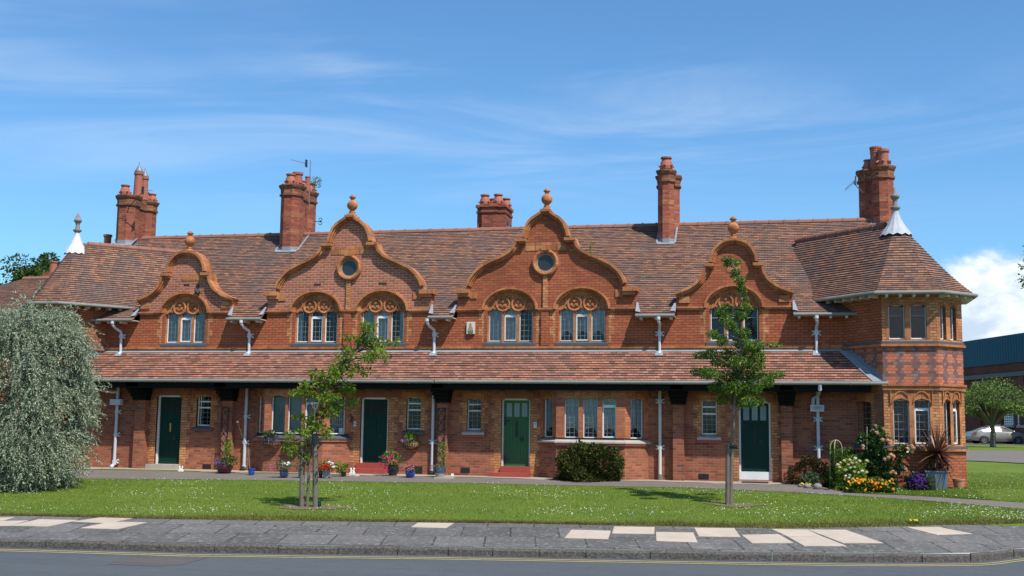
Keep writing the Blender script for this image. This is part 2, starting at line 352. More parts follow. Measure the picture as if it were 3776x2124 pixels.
M['road'] = asphalt('road asphalt', (.060,.070,.078), (.085,.096,.104), (.17,.18,.18))
M['patch'] = asphalt('rough road patch', (.055,.050,.052), (.10,.09,.09), (.20,.18,.17))
M['path'] = asphalt('path asphalt', (.125,.105,.092), (.175,.15,.13), (.25,.22,.19))
M['apron'] = plain('worn concrete apron', (.36,.295,.23), .9, .3, 3, bump=.3)
t = NT('paving flags'); mp = t.n('ShaderNodeMapping'); mp.inputs['Rotation'].default_value = (0, 0, math.radians(-12.5)); t.l(t.uv(), mp.inputs['Vector'])
bk = t.n('ShaderNodeTexBrick'); bk.offset = .5; t.l(mp.outputs[0], bk.inputs['Vector']); bk.inputs['Scale'].default_value = 1; bk.inputs['Brick Width'].default_value = .92; bk.inputs['Row Height'].default_value = 1.15; bk.inputs['Mortar Size'].default_value = .018
bk.inputs['Color1'].default_value = (.082,.078,.072,1); bk.inputs['Color2'].default_value = (.128,.120,.111,1); bk.inputs['Mortar'].default_value = (.03,.03,.026,1)
col = t.mix(1.0, bk.outputs['Color'], t.ramp(t.noise(t.pos(), .9, 5, .6), [(.3,(.75,.75,.75)),(.7,(1.25,1.22,1.2))]), 'MULTIPLY')
col = t.mix(t.ramp(t.noise(t.pos(), 11, 5, .75), [(.54,(0,0,0)),(.64,(.8,.8,.8))]), col, (.27,.265,.245))
t.l(col, t.b.inputs['Base Color']); t.b.inputs['Roughness'].default_value = .85; t.bump(t.noise(t.pos(), 40, 4), .5, .01); M['flags'] = t.m
M['slab'] = plain('new pale slab', (.47,.39,.31), .9, .14, 4, bump=.15)
t = NT('kerb stone'); n1 = t.noise(t.pos(), 3.0, 6, .7); n2 = t.noise(t.pos(), 22, 5, .7)
t.l(t.mix(t.ramp(n2, [(.45,(0,0,0)),(.65,(1,1,1))]), t.mix(n1, (.036,.032,.027), (.11,.095,.08)), (.15,.135,.115)), t.b.inputs['Base Color']); t.b.inputs['Roughness'].default_value = .95; t.bump(n2, .9, .04); M['kerb'] = t.m
t = NT('yellow line paint'); n1 = t.noise(t.pos(), 14, 5, .75); t.l(t.mix(t.ramp(n1, [(.56,(0,0,0)),(.66,(1,1,1))]), (.46,.36,.12), (.13,.12,.10)), t.b.inputs['Base Color']); t.b.inputs['Roughness'].default_value = .8; M['yellow'] = t.m

# ------------------------------------------------------------------ world and sun
SUN = Vector((.52, -.45, 1.0)).normalized()
W = bpy.data.worlds.new('World'); S.world = W; W.use_nodes = True; wt = W.node_tree; wt.nodes.clear()
def wn(t_, **k):
    x = wt.nodes.new(t_)
    for a, b in k.items(): setattr(x, a, b)
    return x
sky = wn('ShaderNodeTexSky', sky_type='NISHITA', sun_disc=False); sky.sun_elevation = math.asin(SUN.z); sky.sun_rotation = math.atan2(SUN.x, SUN.y); sky.air_density = 1.0; sky.dust_density = .5; sky.ozone_density = 2.2; sky.altitude = 20
tc = wn('ShaderNodeTexCoord'); sep = wn('ShaderNodeSeparateXYZ'); wt.links.new(tc.outputs['Generated'], sep.inputs[0])
def wm(op, a, b=0.0):
    x = wn('ShaderNodeMath', operation=op)
    for i, v in enumerate((a, b)):
        if isinstance(v, bpy.types.NodeSocket): wt.links.new(v, x.inputs[i])
        else: x.inputs[i].default_value = v
    return x.outputs[0]
def wmap(v, a, b, c=0.0, d=1.0):
    x = wn('ShaderNodeMapRange', interpolation_type='SMOOTHSTEP'); wt.links.new(v, x.inputs[0])
    for i, q in enumerate((a, b, c, d)): x.inputs[i+1].default_value = q
    return x.outputs[0]
def wnoise(vec, sc, det, ro, di=0):
    x = wn('ShaderNodeTexNoise'); wt.links.new(vec, x.inputs['Vector']); x.inputs['Scale'].default_value = sc; x.inputs['Detail'].default_value = det; x.inputs['Roughness'].default_value = ro; x.inputs['Distortion'].default_value = di; return x.outputs['Fac']
az = wm('ARCTAN2', sep.outputs[0], sep.outputs[1]); el = wm('ARCSINE', sep.outputs[2])
# high thin cirrus in long streaks
cb = wn('ShaderNodeCombineXYZ'); wt.links.new(wm('MULTIPLY', wm('ADD', az, wm('MULTIPLY', el, .6)), 1.6), cb.inputs[0]); wt.links.new(wm('MULTIPLY', wm('ADD', el, wm('MULTIPLY', az, -.05)), 13.0), cb.inputs[1])
ci = wnoise(cb.outputs[0], 1.25, 8, .62, .9); cb2 = wn('ShaderNodeCombineXYZ'); wt.links.new(wm('MULTIPLY', az, 1.3), cb2.inputs[0]); wt.links.new(wm('MULTIPLY', el, 4.5), cb2.inputs[1]); cb2.inputs[2].default_value = 3.1
cover = wnoise(cb2.outputs[0], 1.5, 3, .5)
cirrus = wm('MULTIPLY', wm('MULTIPLY', wmap(ci, .40, .74), wmap(cover, .36, .58)), wmap(el, .14, .26))
# low cumulus bank, lower right
cb3 = wn('ShaderNodeCombineXYZ'); wt.links.new(az, cb3.inputs[0]); wt.links.new(wm('MULTIPLY', el, 1.5), cb3.inputs[1]); cb3.inputs[2].default_value = 1.7
cu = wnoise(cb3.outputs[0], 11.0, 9, .60, .2)
_c1 = ray(DD(2290, 720)); _c2 = ray(DD(2480, 600)); _az = lambda d: math.atan2(d[0], d[1])
AZ0 = _az(_c1); EL0 = math.asin((lambda d: d[2]/np.linalg.norm(d))(ray(DD(2450, 600))))
rise = wm('MINIMUM', wm('MULTIPLY', wm('SUBTRACT', az, AZ0+.005), .9), .022); top = wm('ADD', rise, EL0-.022)
cum = wmap(wm('ADD', wm('MULTIPLY', wm('SUBTRACT', top, el), 16.0), wm('MULTIPLY', wm('SUBTRACT', cu, .5), 3.0)), .0, .6)
cum = wm('MULTIPLY', wm('MULTIPLY', cum, wmap(az, AZ0-.01, AZ0+.05)), wmap(el, EL0+.03, EL0-.01))
cuc = wn('ShaderNodeMix', data_type='RGBA'); wt.links.new(wmap(cu, .40, .62), cuc.inputs[0]); cuc.inputs[6].default_value = (4.6,5.4,6.6,1); cuc.inputs[7].default_value = (8.3,8.5,8.8,1)
m1 = wn('ShaderNodeMix', data_type='RGBA'); wt.links.new(wm('MULTIPLY', cirrus, .28), m1.inputs[0]); tint = wn('ShaderNodeMix', data_type='RGBA', blend_type='MULTIPLY'); tint.inputs[0].default_value = 1; tint.inputs[7].default_value = (.63,.98,1.20,1); wt.links.new(sky.outputs[0], tint.inputs[6]); wt.links.new(tint.outputs[2], m1.inputs[6]); m1.inputs[7].default_value = (6.5,7.2,8.2,1)
m2 = wn('ShaderNodeMix', data_type='RGBA'); wt.links.new(wm('MULTIPLY', cum, .92), m2.inputs[0]); wt.links.new(m1.outputs[2], m2.inputs[6]); wt.links.new(cuc.outputs[2], m2.inputs[7])
bg = wn('ShaderNodeBackground'); bg.inputs['Strength'].default_value = .104; wt.links.new(m2.outputs[2], bg.inputs['Color']); wo = wn('ShaderNodeOutputWorld'); wt.links.new(bg.outputs[0], wo.inputs['Surface'])
sl = bpy.data.lights.new('sun', 'SUN'); sl.energy = 4.2; sl.angle = math.radians(.5); sl.color = (1.0,.95,.88)
so = bpy.data.objects.new('sun', sl); COL.objects.link(so); so.rotation_euler = SUN.to_track_quat('Z', 'Y').to_euler(); so.location = (20,-20,40)
S.view_settings.view_transform = 'Standard'; S.view_settings.look = 'None'; S.view_settings.exposure = .45; S.view_settings.gamma = 1
S.cycles.max_bounces = 6; S.cycles.transparent_max_bounces = 12; S.cycles.caustics_reflective = False; S.cycles.caustics_refractive = False

# ------------------------------------------------------------------ ground, lawn, pavement, road
def strip(name, xs, yf, yb, ny, dz, mat, kind='structure', z=None):
    vs = []; fs = []
    for x in xs:
        a, b = yf(x), yb(x)
        for j in range(ny+1):
            y = a+(b-a)*j/ny; vs.append((x, y, (float(gz(x, y)) if z is None else z)+dz))
    for i in range(len(xs)-1):
        for j in range(ny):
            k = i*(ny+1)+j; fs.append((k, k+ny+1, k+ny+2, k+1))
    o = MB().add(vs, fs).build(name, mat); o['kind'] = kind; return o
def curve(pts, z=None):
    w = np.array([(onG(q) if z is None else onZ(q, z))[:2] for q in pts]); i = np.argsort(w[:, 0]); w = w[i]
    return lambda x: float(np.interp(x, w[:, 0], w[:, 1]))
XS = np.arange(-32, 16.01, .4)
g_front = curve([P6(*q) for q in [(0,205),(700,222),(1500,235),(2000,238),(2576,245)]]+[P7(*q) for q in [(700,258),(1300,272),(1700,266),(2000,260),(2300,253),(2576,247)]])
p_front = curve([(300,1765.5),(800,1769),(1744,1782.7),(2014,1789),(2544,1799),(2681,1805.5),(2888,1813.8),(3095,1826),(3294,1838.6),(3350,1843),(3776,1878)])
p_back_r = curve([J_(*q) for q in [(300,1130),(420,1160),(560,1198),(900,1210),(1400,1238),(1824,1266)]])
xr0 = onG(J_(300,1130))[0]
gv = []
struct(MB().add([(-900,-900,ZR-.05),(900,-900,ZR-.05),(900,-14,ZR-.05),(-900,-14,ZR-.05)], [(0,1,2,3)]).build('ground', M['road']))
gx = list(np.arange(-60, 90.1, 2.0)); 
struct(strip('lawn', [-900, -300]+gx+[300, 900], lambda x: g_front(x), lambda x: 34.0, 60, 0, M['lawn']))
struct(MB().add([(-900,34,.5),(900,34,.5),(900,2500,.5),(-900,2500,.5)], [(0,1,2,3)]).build('far_field', M['lawn']))
strip('path', [x for x in XS if x < 13], lambda x: p_front(x), lambda x: -.30 if x < xr0 else max(p_back_r(x), p_front(x)+.5), 4, .006, M['path'])
strip('apron', [x for x in XS if -21 < x < xr0-.4], lambda x: -1.55+.16*math.sin(x*1.3)+.09*math.sin(x*5.1), lambda x: -.35, 3, .012, M['apron'])
strip('pavement', XS, lambda x: kerb(x)+.14, lambda x: g_front(x), 8, .0, M['flags'])
# kerb stones
kb = MB(); x = -30.0
while x < 14:
    L = random.uniform(.75, 1.15); x1 = x+L-.018; seg = np.linspace(x, x1, 3); dz = random.uniform(-.01, .008); dy = random.uniform(-.012, .012)
    for a, b in zip(seg[:-1], seg[1:]):
        ya, yb = kerb(a)+dy, kerb(b)+dy; h = ZK+.006+dz
        vs = []
        for (px, py) in ((a, ya), (b, yb)):
            vs += [(px, py-.02, ZR-.02), (px, py-.012, h-.03), (px, py+.02, h), (px, py+.15, h), (px, py+.15, ZR-.02)]
        kb.add(vs, [(0,5,6,1),(1,6,7,2),(2,7,8,3),(3,8,9,4)]+([(0,1,2,3,4)] if a == seg[0] else [])+([(9,8,7,6,5)] if b == seg[-1] else []))
    x += L
struct(kb.build('kerb', M['kerb']))
strip('road', np.arange(-40, 30.1, 1.0), lambda x: -60.0, lambda x: kerb(x)+.05, 6, 0, M['road'], z=ZR)
def linestrip(off, w, name):
    strip(name, np.arange(-30, 14.1, .3), lambda x: kerb(x)-off-w, lambda x: kerb(x)-off, 1, .005, M['yellow'], z=ZR)
linestrip(.34, .075, 'road_markings'); linestrip(.57, .075, 'road_markings')
pq = [onZ(P6(*q), ZR)[:2] for q in [(540,452),(660,408),(1050,410),(1010,430),(900,458),(800,462)]]
struct(MB().add([(q[0], q[1], ZR+.004) for q in pq], [tuple(range(6))]).build('road_patch', M['patch']))
# pale replacement slabs
SL = [(P6, [(-40,218),(75,216),(20,232),(-110,234)]), (P6, [(-30,236),(145,232),(50,258),(-130,262)]), (P6, [(195,226),(395,230),(240,262),(50,258)]), (P6, [(520,214),(670,220),(545,246),(365,238)]), (P6, [(560,238),(738,242),(590,276),(405,270)]), (P6, [(2105,243),(2285,245),(2245,270),(2068,265)]),
      (P7, [(300,279),(497,284),(484,326),(265,320)]), (P7, [(514,262),(717,266),(716,300),(504,297)]), (P7, [(724,290),(912,293),(934,342),(727,335)]), (P7, [(918,269),(1118,271),(1150,315),(940,312)]), (P7, [(1155,304),(1340,301),(1417,345),(1208,346)]), (P7, [(1305,275),(1487,278),(1560,313),(1390,314)]), (P7, [(1490,278),(1680,279),(1735,299),(1545,300)]), (P7, [(1392,316),(1562,313),(1685,361),(1470,360)]), (P7, [(1550,301),(1735,299),(1870,346),(1665,346)]), (P7, [(1985,266),(2145,265),(2318,299),(2140,305)])]
for fn, q in SL:
    w = [onG(fn(*p)) for p in q]; mb = MB()
    top_ = [(p[0], p[1], float(gz(p[0], p[1]))+.007) for p in w]; bot = [(p[0], p[1], p[2]-.03) for p in top_]
    mb.add(top_+bot, [(3,2,1,0),(0,1,5,4),(1,2,6,5),(2,3,7,6),(3,0,4,7)])
    struct(mb.build('paving_slab', M['slab']))
# road and verge behind, on the right
rn = curve([J_(*q) for q in [(1420,962),(1600,975),(1824,995)]]); rf_ = curve([J_(*q) for q in [(1420,893),(1600,894),(1824,896)]])
strip('side_road', np.arange(4, 60, 2.0), lambda x: rn(x), lambda x: rf_(x), 4, .03, M['path'])
vb = onG(N_(600,1258))[1]
strip('car_park', np.arange(0, 110, 4.0), lambda x: vb, lambda x: vb+40, 6, .02, M['path'])

exec_after = []
# ================================================================== the terrace
XC = -9.69
T = thing('cottage_terrace', 'long red brick cottage terrace with four curved gables, tiled roofs and corner turrets', 'building', (XC, 0, 0))
ZG = 3.45+1.38            # gable string course
ZS = 2.345+1.38           # lower string course
YG, YE = -.40, -1.20      # ground floor wall, porch eave
YR = 4.30; ZRDG = 7.98
ZEV = onY(A_(1740, 1316), -.35)[2]
XL, XRR = 2*XC-1.46, 1.71  # wall ends at the corner turrets
TE = (2*XC-2.38, 2.63)     # porch eave ends
gable_c = [onY(A_(1427, 1000), 0)[0], onY(B_(909, 900), 0)[0], onY(C_(853, 900), 0)[0], onY(D_(736, 1000), 0)[0]]
gable_w = [(onY(A_(1070,1268),0)[0], onY(A_(1770,1268),0)[0]), (onY(B_(280,1260),0)[0], onY(B_(1533,1250),0)[0]), (onY(C_(178,1248),0)[0], onY(C_(1545,1238),0)[0]), (onY(D_(300,1235),0)[0], onY(D_(1185,1228),0)[0])]
def prof(fn, pts, cx): return [(onY(fn(*p), -.12)[0]-cx, onY(fn(*p), -.12)[2]) for p in pts]
big = prof(C_, [(158,1098),(236,1090),(244,1055),(262,1008),(300,955),(350,908),(420,870),(500,835),(560,803),(600,765),(616,722),(620,708),(668,706),(668,690),(680,640),(705,580),(735,545),(775,518),(805,498),(815,478)], gable_c[2])
small = prof(D_, [(283,1113),(330,1095),(380,1075),(430,1045),(470,1008),(496,960),(506,905),(508,896),(546,896),(548,880),(555,830),(578,778),(618,733),(665,708),(705,700)], gable_c[3])
PROF = [small, big, big, small]
def widx(fn, pts): return [onY(fn(*p), 0)[0] for p in pts]
ZSIL = onY(K_(300, 1062), 0)[2]
up_c = [[gable_c[0]+.0], [onY(K_(547,460),0)[0], onY(K_(1800,460),0)[0]], [onY(C_(582,1240),0)[0], onY(C_(1130,1240),0)[0]], [gable_c[3]]]
HW = .69
def arc(cx, a, b, z0, n=20, t0=0.0): return [(cx+a*math.cos(PI-(PI*i/n)), z0+b*math.sin(PI*i/n)) for i in range(n+1)]
def unique(l):
    o = []
    for q in l:
        if not o or math.hypot(q[0]-o[-1][0], q[1]-o[-1][1]) > 1e-4: o.append(q)
    return o
def ogee(a, b, z, h=.06, n=8):      # scalloped head of one light, from a to b
    o = []
    for i in range(n+1):
        s = i/n; k = 1-abs(2*s-1); o.append((a+(b-a)*s, z+h*(.75*math.sin(k*PI/2)+.45*max(0, k-.72)/.28*.55)))
    return o
def wavy(F, u0, u1, z0, z1, d, per=.09, amp=.018, hem=0.0):
    mb = MB(); n = max(6, int((u1-u0)/per*4)); vs = []; fs = []
    for i in range(n+1):
        s = i/n; u = u0+(u1-u0)*s; w = math.sin(s*(u1-u0)/per*2*PI)*amp
        vs += [F.p(u, z0+hem*abs(math.sin(s*PI*1.0)), d+w), F.p(u, z1, d+w*.6)]
    for i in range(n): fs.append((2*i, 2*i+2, 2*i+3, 2*i+1))
    return mb.add(vs, fs)
def light(win, F, u0, u1, z0, z1, style, d=.13, nx=3, ny=6, cur=None, head=True):
    """one glazed light: frame, leaded bars, glass, curtain"""
    white = M['cream'] if 'old' in style else M['white']; t = .022 if 'thin' in style or 'case' in style else .028
    fb = MB(); fb.fbox(F, u0, u0+t, z0, z1, d, d+.06).fbox(F, u1-t, u1, z0, z1, d, d+.06).fbox(F, u0+t, u1-t, z0, z0+t*1.3, d, d+.06).fbox(F, u0+t, u1-t, z1-t, z1, d, d+.06)
    za = z1
    if 'case' in style:                                   # opening casement with a top light
        zt = z0+(z1-z0)*.80; za = zt; w = .042
        fb.fbox(F, u0+t, u1-t, zt-.02, zt+.02, d-.012, d+.05)
        fb.fbox(F, u0+.006, u0+w, z0+.012, zt-.02, d-.02, d+.03).fbox(F, u1-w, u1-.006, z0+.012, zt-.02, d-.02, d+.03).fbox(F, u0+w, u1-w, z0+.012, z0+w+.01, d-.02, d+.03).fbox(F, u0+w, u1-w, zt-w-.01, zt-.022, d-.018, d+.03)
    if 'two' in style:
        for k in (.60, .80): fb.fbox(F, u0+t, u1-t, z0+(z1-z0)*k-.022, z0+(z1-z0)*k+.022, d-.01, d+.05)
    fb.build('window_frame', white, win)
    if cur == 'blind': nx, ny = 1, 1; fb2 = MB().fbox(F, u0+.02, u1-.02, z0+(z1-z0)*.68-.010, z0+(z1-z0)*.68+.010, d+.01, d+.04)
    lb = fb2 if cur == 'blind' else MB(); w = .0045
    for i in range(1, nx): u = u0+(u1-u0)*i/nx; lb.fbox(F, u-w, u+w, z0+.02, z1-.02, d+.024, d+.036)
    for j in range(1, ny): z = z0+(z1-z0)*j/ny; lb.fbox(F, u0+.02, u1-.02, z-w, z+w, d+.022, d+.038)
    if lb.v: lb.build('glazing_bars', M['lattice'], win)
    MB().add([F.p(u0, z0, d+.03), F.p(u1, z0, d+.03), F.p(u1, z1, d+.03), F.p(u0, z1, d+.03)], [(0,1,2,3)]).build('glass_pane', M['glass'], win)
    if cur == 'net': wavy(F, u0, u1, z0+.02, z1, d+.065, .10, .02).build('net_curtain', M['net'], win)
    elif cur == 'lace': wavy(F, u0, u1, z0+.08, z1, d+.065, .07, .02, hem=.22).build('net_curtain', M['net'], win)
    elif cur == 'teal': wavy(F, u0, u1, z0, z1, d+.065, .12, .02).build('curtain', M['teal'], win)
    elif cur == 'half': wavy(F, u0, u0+(u1-u0)*.45, z0, z1, d+.065, .09, .02).build('curtain', M['teal'], win)
    elif cur == 'halfr': wavy(F, u1-(u1-u0)*.35, u1, z0, z1, d+.065, .09, .02).build('curtain', M['teal'], win)
    elif cur == 'blind':
        sb = MB(); z = z0+.02
        while z < z1: sb.add([F.p(u0, z, d+.10), F.p(u1, z, d+.10), F.p(u1, z+.036, d+.125), F.p(u0, z+.036, d+.125)], [(0,1,2,3)]); z += .038
        sb.build('slat_blind', M['blind'], win)
    elif cur == 'vert':
        sb = MB(); u = u0+.01
        while u < u1-.03: sb.add([F.p(u, z0, d+.10), F.p(u+.055, z0, d+.135), F.p(u+.055, z1, d+.135), F.p(u, z1, d+.10)], [(0,1,2,3)]); u += .068
        sb.build('vertical_blind', M['vblind'], win)
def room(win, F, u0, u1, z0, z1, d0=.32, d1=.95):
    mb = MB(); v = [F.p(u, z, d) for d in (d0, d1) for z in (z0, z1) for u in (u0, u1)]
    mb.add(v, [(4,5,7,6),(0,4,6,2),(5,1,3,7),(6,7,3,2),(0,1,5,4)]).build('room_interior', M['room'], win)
def rect(a, b, c, d): return [(a, c), (b, c), (b, d), (a, d)]
def toothed(mb, F, u, z0, z1, side, wa=.10, wb=.21, d=-.004, ch=.225, d1=.05):
    z = z0; k = 0
    while z < z1-.02:
        w = wb if k % 2 else wa; zz = min(z+ch, z1); a, b = (u-w, u) if side < 0 else (u, u+w)
        mb.fbox(F, a, b, z, zz, d, d1); z = zz; k += 1
# ---- upper wall with the window holes
holes = [rect(c-HW, c+HW, ZSIL, ZG+.001) for g in up_c for c in g]
out = [(XL, ZS-.25), (XRR, ZS-.25), (XRR, ZEV-.03)]
for (a, b), cs in list(zip(gable_w, up_c))[::-1]:
    out += [(b, ZEV-.03), (b, ZG)]
    for c in cs[::-1]: out += [(c+HW, ZG), (c+HW, ZSIL), (c-HW, ZSIL), (c-HW, ZG)]
    out += [(a, ZG), (a, ZEV-.03)]
out += [(XL, ZEV-.03)]
MB().panel(W0, out, [], 0, .30).build('upper_wall', M['brick_upper'], T)
# string courses
MB().box(XL, XRR, -.07, .02, ZS-.035, ZS+.03).box(XL, XRR, -.045, .02, ZS-.075, ZS-.035).build('string_course', M['terracotta'], T)
CUR = {0:[['teal','net','teal']], 1:[['half','dark','dark'],['teal','net','halfr']], 2:[['net','net','dark'],['lace','lace','lace']], 3:[['blind','blind','blind']]}
for gi in range(4):
    cx = gable_c[gi]; a, b = gable_w[gi]; P = PROF[gi]; bigg = gi in (1, 2)
    g = None; ztop = max(z for _, z in P)
    half = [(cx+dx, z) for dx, z in P]; ln = half+[(2*cx-x, z) for x, z in half[::-1]]
    # brick wall of the gable, its lower edge notched by the window arches
    AW, AH = .785, .60
    inner = [(max(a, min(b, x)), z-.03) for x, z in ln]
    poly = [(a, ZG)]
    for c in up_c[gi]: poly += arc(c, AW, AH, ZG)
    poly += [(b, ZG)]
    ins = [(x*1.0, z) for x, z in inner[::-1]]
    poly = unique(poly+ins)
    g = MB().panel(W0, poly, [], 0, .30).build('gable', M['brick_gable'] if gi in (0, 1) else M['brick_gable_red'], T)
    g['label'] = ['small curved gable with one arched window at the left end', 'tall shouldered gable with round window, pale mortar joints', 'tall shouldered gable with round window, dark mortar joints', 'small curved gable behind the slender young tree'][gi]
    k0, k1, k2 = (2, 12, 13) if bigg else (0, 8, 9)
    dome = half[k2:]; dome = dome+[(2*cx-x, z) for x, z in dome[::-1]]
    for run in (half[k0:k1], dome, [(2*cx-x, z) for x, z in half[k0:k1]][::-1]):
        cp = MB().sweep(W0, run, .075, -.16, .34, 1); cp.sweep(W0, run, .125, -.10, .30, 1, .004); cp.sweep(W0, run, .165, -.045, .26, 1, .008); cp.build('coping', M['terracotta'], g)
    for sd in (-1, 1):
        xa_, xb_, zq = cx+sd*abs(P[k1-1][0]), cx+sd*(abs(P[k2][0])-.14), P[k2-1][1]
        MB().box(min(xa_, xb_), max(xa_, xb_), -.175, .30, zq-.075, zq+.012).box(min(xa_-sd*.03, xb_+sd*.02), max(xa_-sd*.03, xb_+sd*.02), -.11, .28, zq-.13, zq-.075).build('shoulder_stone', M['terracotta'], g)
    # kneelers
    if bigg:
        for s in (-1, 1):
            kn = MB()
            e = cx+s*abs(P[0][0]); i_ = cx+s*(abs(P[2][0])-.10); l_, r_ = min(e, i_), max(e, i_)
            kn.box(l_, r_, -.17, .30, P[0][1]-.09, P[0][1]+.03); kn.box(min(e-s*.09, i_), max(e-s*.09, i_), -.12, .28, P[0][1]-.19, P[0][1]-.09); kn.box(min(i_-s*.22, i_), max(i_-s*.22, i_), -.03, .05, P[0][1]-.24, P[0][1]-.02)
            kn.build('kneeler', M['terracotta'], g)
    else:
        for s in (-1, 1):
            kn = MB()
            e = cx+s*abs(P[0][0]); i_ = cx+s*(abs(P[0][0])-.42); kn.box(min(e-s*.12, i_), max(e-s*.12, i_), -.05, .28, P[0][1]-.30, P[0][1]-.12)
            kn.build('kneeler', M['terracotta'], g)
    # shoulder stones and name panel
    sh = MB(); zs_ = P[12][1] if bigg else P[8][1]; hw = abs(P[12][0])-.10 if bigg else abs(P[8][0])-.12
    n = 4 if bigg else 3
    for k in range(n):
        if bigg or k == 1 or (gi == 0 and k == 2): sh.box(cx-hw+2*hw*k/n+.006, cx-hw+2*hw*(k+1)/n-.006, -.012, .03, zs_-.34 if bigg else zs_-.22, zs_-.10 if bigg else zs_-.02)
    sh.build('panel_stone', M['terracotta'], g)
    # finial
    fz = ztop-.04; fb = MB(); cy = .09
    fb.box(cx-.10, cx+.10, cy-.14, cy+.14, fz-.06, fz+.10).box(cx-.075, cx+.075, cy-.075, cy+.075, fz+.10, fz+.17)
    r = .165
    fb.lathe(cx, cy, [(.06,fz+.16),(.075,fz+.20)]+[(max(.06, r*math.sin(PI*k/10)), fz+.20+r-r*math.cos(PI*k/10)) for k in range(1, 10)]+[(.055,fz+.53),(.06,fz+.57),(.10,fz+.60),(.105,fz+.62),(.05,fz+.68),(.012,fz+.71)], 20)
    fb.build('finial', M['terracotta'], g, smooth=True)
    # string moulding at the gable foot, broken by the arches
    u = a-.02
    for c in up_c[gi]+[None]:
        e = (b+.02) if c is None else c-.83
        if e > u: MB().box(u, e, -.085, .02, ZG-.01, ZG+.035).box(u+.01, e, -.055, .02, ZG-.06, ZG-.01).build('string_moulding', M['terracotta'], g)
        u = None if c is None else c+.83
    vt = MB()
    if bigg:
        zr = onY((B_(908,925) if gi == 1 else C_(853,885)), -.1)[2]
        MB().ring(W0, cx, zr, [(.255,.06),(.265,-.05),(.30,-.10),(.345,-.12),(.385,-.10),(.40,-.03),(.40,.06)], 40).box(cx-.13, cx+.13, -.13, .05, zr+.36, zr+.50).build('round_window_surround', M['terracotta'], g, smooth=False)
        MB().ring(W0, cx, zr, [(.238,.03),(.238,-.02),(.258,-.02),(.258,.03)], 40).build('round_window_frame', M['stone'], g)
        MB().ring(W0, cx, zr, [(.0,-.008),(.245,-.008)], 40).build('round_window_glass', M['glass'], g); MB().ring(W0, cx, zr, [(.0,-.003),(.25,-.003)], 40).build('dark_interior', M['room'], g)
        MB().box(cx-.065, cx+.065, -.055, .03, ZG+.04, zr-.39).build('pilaster_strip', M['brick_orange'], g)
        MB().box(cx-.11, cx+.11, -.06, .03, ZS+.05, ZG-.08).build('pilaster_lower', M['brick_upper'], g)
        for c in up_c[gi]: MB().box(c-.10 if c < cx else c-.14, c+.12, -.006, .03, ZG+.80, ZG+.865).build('air_brick', M['room'] if gi != 2 else M['redstep'], g)
    else: vt.box(cx-.10, cx+.10, -.006, .03, ZG+.85, ZG+.915)
    if not bigg: vt.build('air_brick', M['room'], g)
    # roof of the dormer behind the gable
    zr_ = ztop-(.75 if bigg else .55); hwid = abs(P[3][0])-.16 if bigg else abs(P[4][0])-.22; zb = P[3][1]-.12 if bigg else P[4][1]-.20; dep = (zr_-ZEV)/.72+.1
    dm = MB()
    for s in (-1, 1):
        nst = 22
        for k in range(nst):
            t0, t1 = k/nst, (k+1)/nst; x0, x1 = cx+s*hwid*(1-t0), cx+s*hwid*(1-t1); z0, z1 = zb+(zr_-zb)*t0, zb+(zr_-zb)*t1
            dm.add([(x0,.30,z0+.018),(x0,dep,z0+.018),(x1,dep,z1),(x1,.30,z1)], [(0,1,2,3) if s > 0 else (3,2,1,0)])
        xq = cx+s*(hwid-.004); dm.add([(xq,.29,zb+.02),(xq,dep,zb+.02),(xq,dep,zb-1.6),(xq,.29,zb-1.6)], [(0,1,2,3) if s > 0 else (3,2,1,0)])
    dm.build('dormer_roof', M['tile_main'], T)
    # arched windows
    for wi, c in enumerate(up_c[gi]):
        win = MB().sweep(W0, arc(c, .835, .655, ZG), .055, -.10, .05, 1).build('arched_window', M['terracotta'], T)
        rv = MB(); A1, A2 = arc(c, .785, .605, ZG), arc(c, .71, .535, ZG); n = len(A1)
        rv.add([W0.p(x, z, -.03) for x, z in A1]+[W0.p(x, z, .045) for x, z in A2]+[W0.p(x, z, .11) for x, z in [(c+(x-c)*.94, ZG+(z-ZG)*.94) for x, z in A2]], [(i, i+1, n+i+1, n+i) for i in range(n-1)]+[(n+i, n+i+1, 2*n+i+1, 2*n+i) for i in range(n-1)])
        for s in (-1, 1):
            rv.add([W0.p(c+s*.785, ZSIL, -.003), W0.p(c+s*.785, ZG, -.003), W0.p(c+s*.71, ZG, .045), W0.p(c+s*.71, ZSIL, .045), W0.p(c+s*.665, ZG, .12), W0.p(c+s*.665, ZSIL, .12)], [(0,1,2,3),(3,2,4,5)] if s < 0 else [(3,2,1,0),(5,4,2,3)])
        rv.build('moulded_reveal', M['terracotta'], win)
        L3 = [(c-.655, c-.265), (c-.195, c+.195), (c+.265, c+.655)]
        lower = []
        for (p, q) in L3: lower += [(p-.012, ZG-.05)]+ogee(p, q, ZG-.06, .10)+[(q+.012, ZG-.05)]
        top_ = arc(c, .69, .515, ZG)[::-1]
        MB().panel(W0, unique(lower+top_), [], .085, .20).build('tympanum', M['terracotta'], win)
        tr = MB()
        for s in (-1, 1):
            oc = (c+s*.235, ZG+.165)
            tr.ring(W0, oc[0], oc[1], [(.165,.09),(.168,.035),(.20,.02),(.225,.035),(.228,.09)], 28)
            for k in range(3):
                w = PI/2+(k-1)*2.0; q = (oc[0]+.075*math.cos(w), oc[1]+.075*math.sin(w)); tr.ring(W0, q[0], q[1], [(.0,.025),(.035,.03),(.05,.09)], 10)
            tr.sweep(W0, [(oc[0]-.15, oc[1]-.05), (oc[0]+.15, oc[1]-.05)], .035, .05, .09)
            tr.sweep(W0, [(c+s*.02, ZG+.40), (c+s*.06, ZG+.33), (c+s*.02, ZG+.2)], .035, .03, .09, -s)
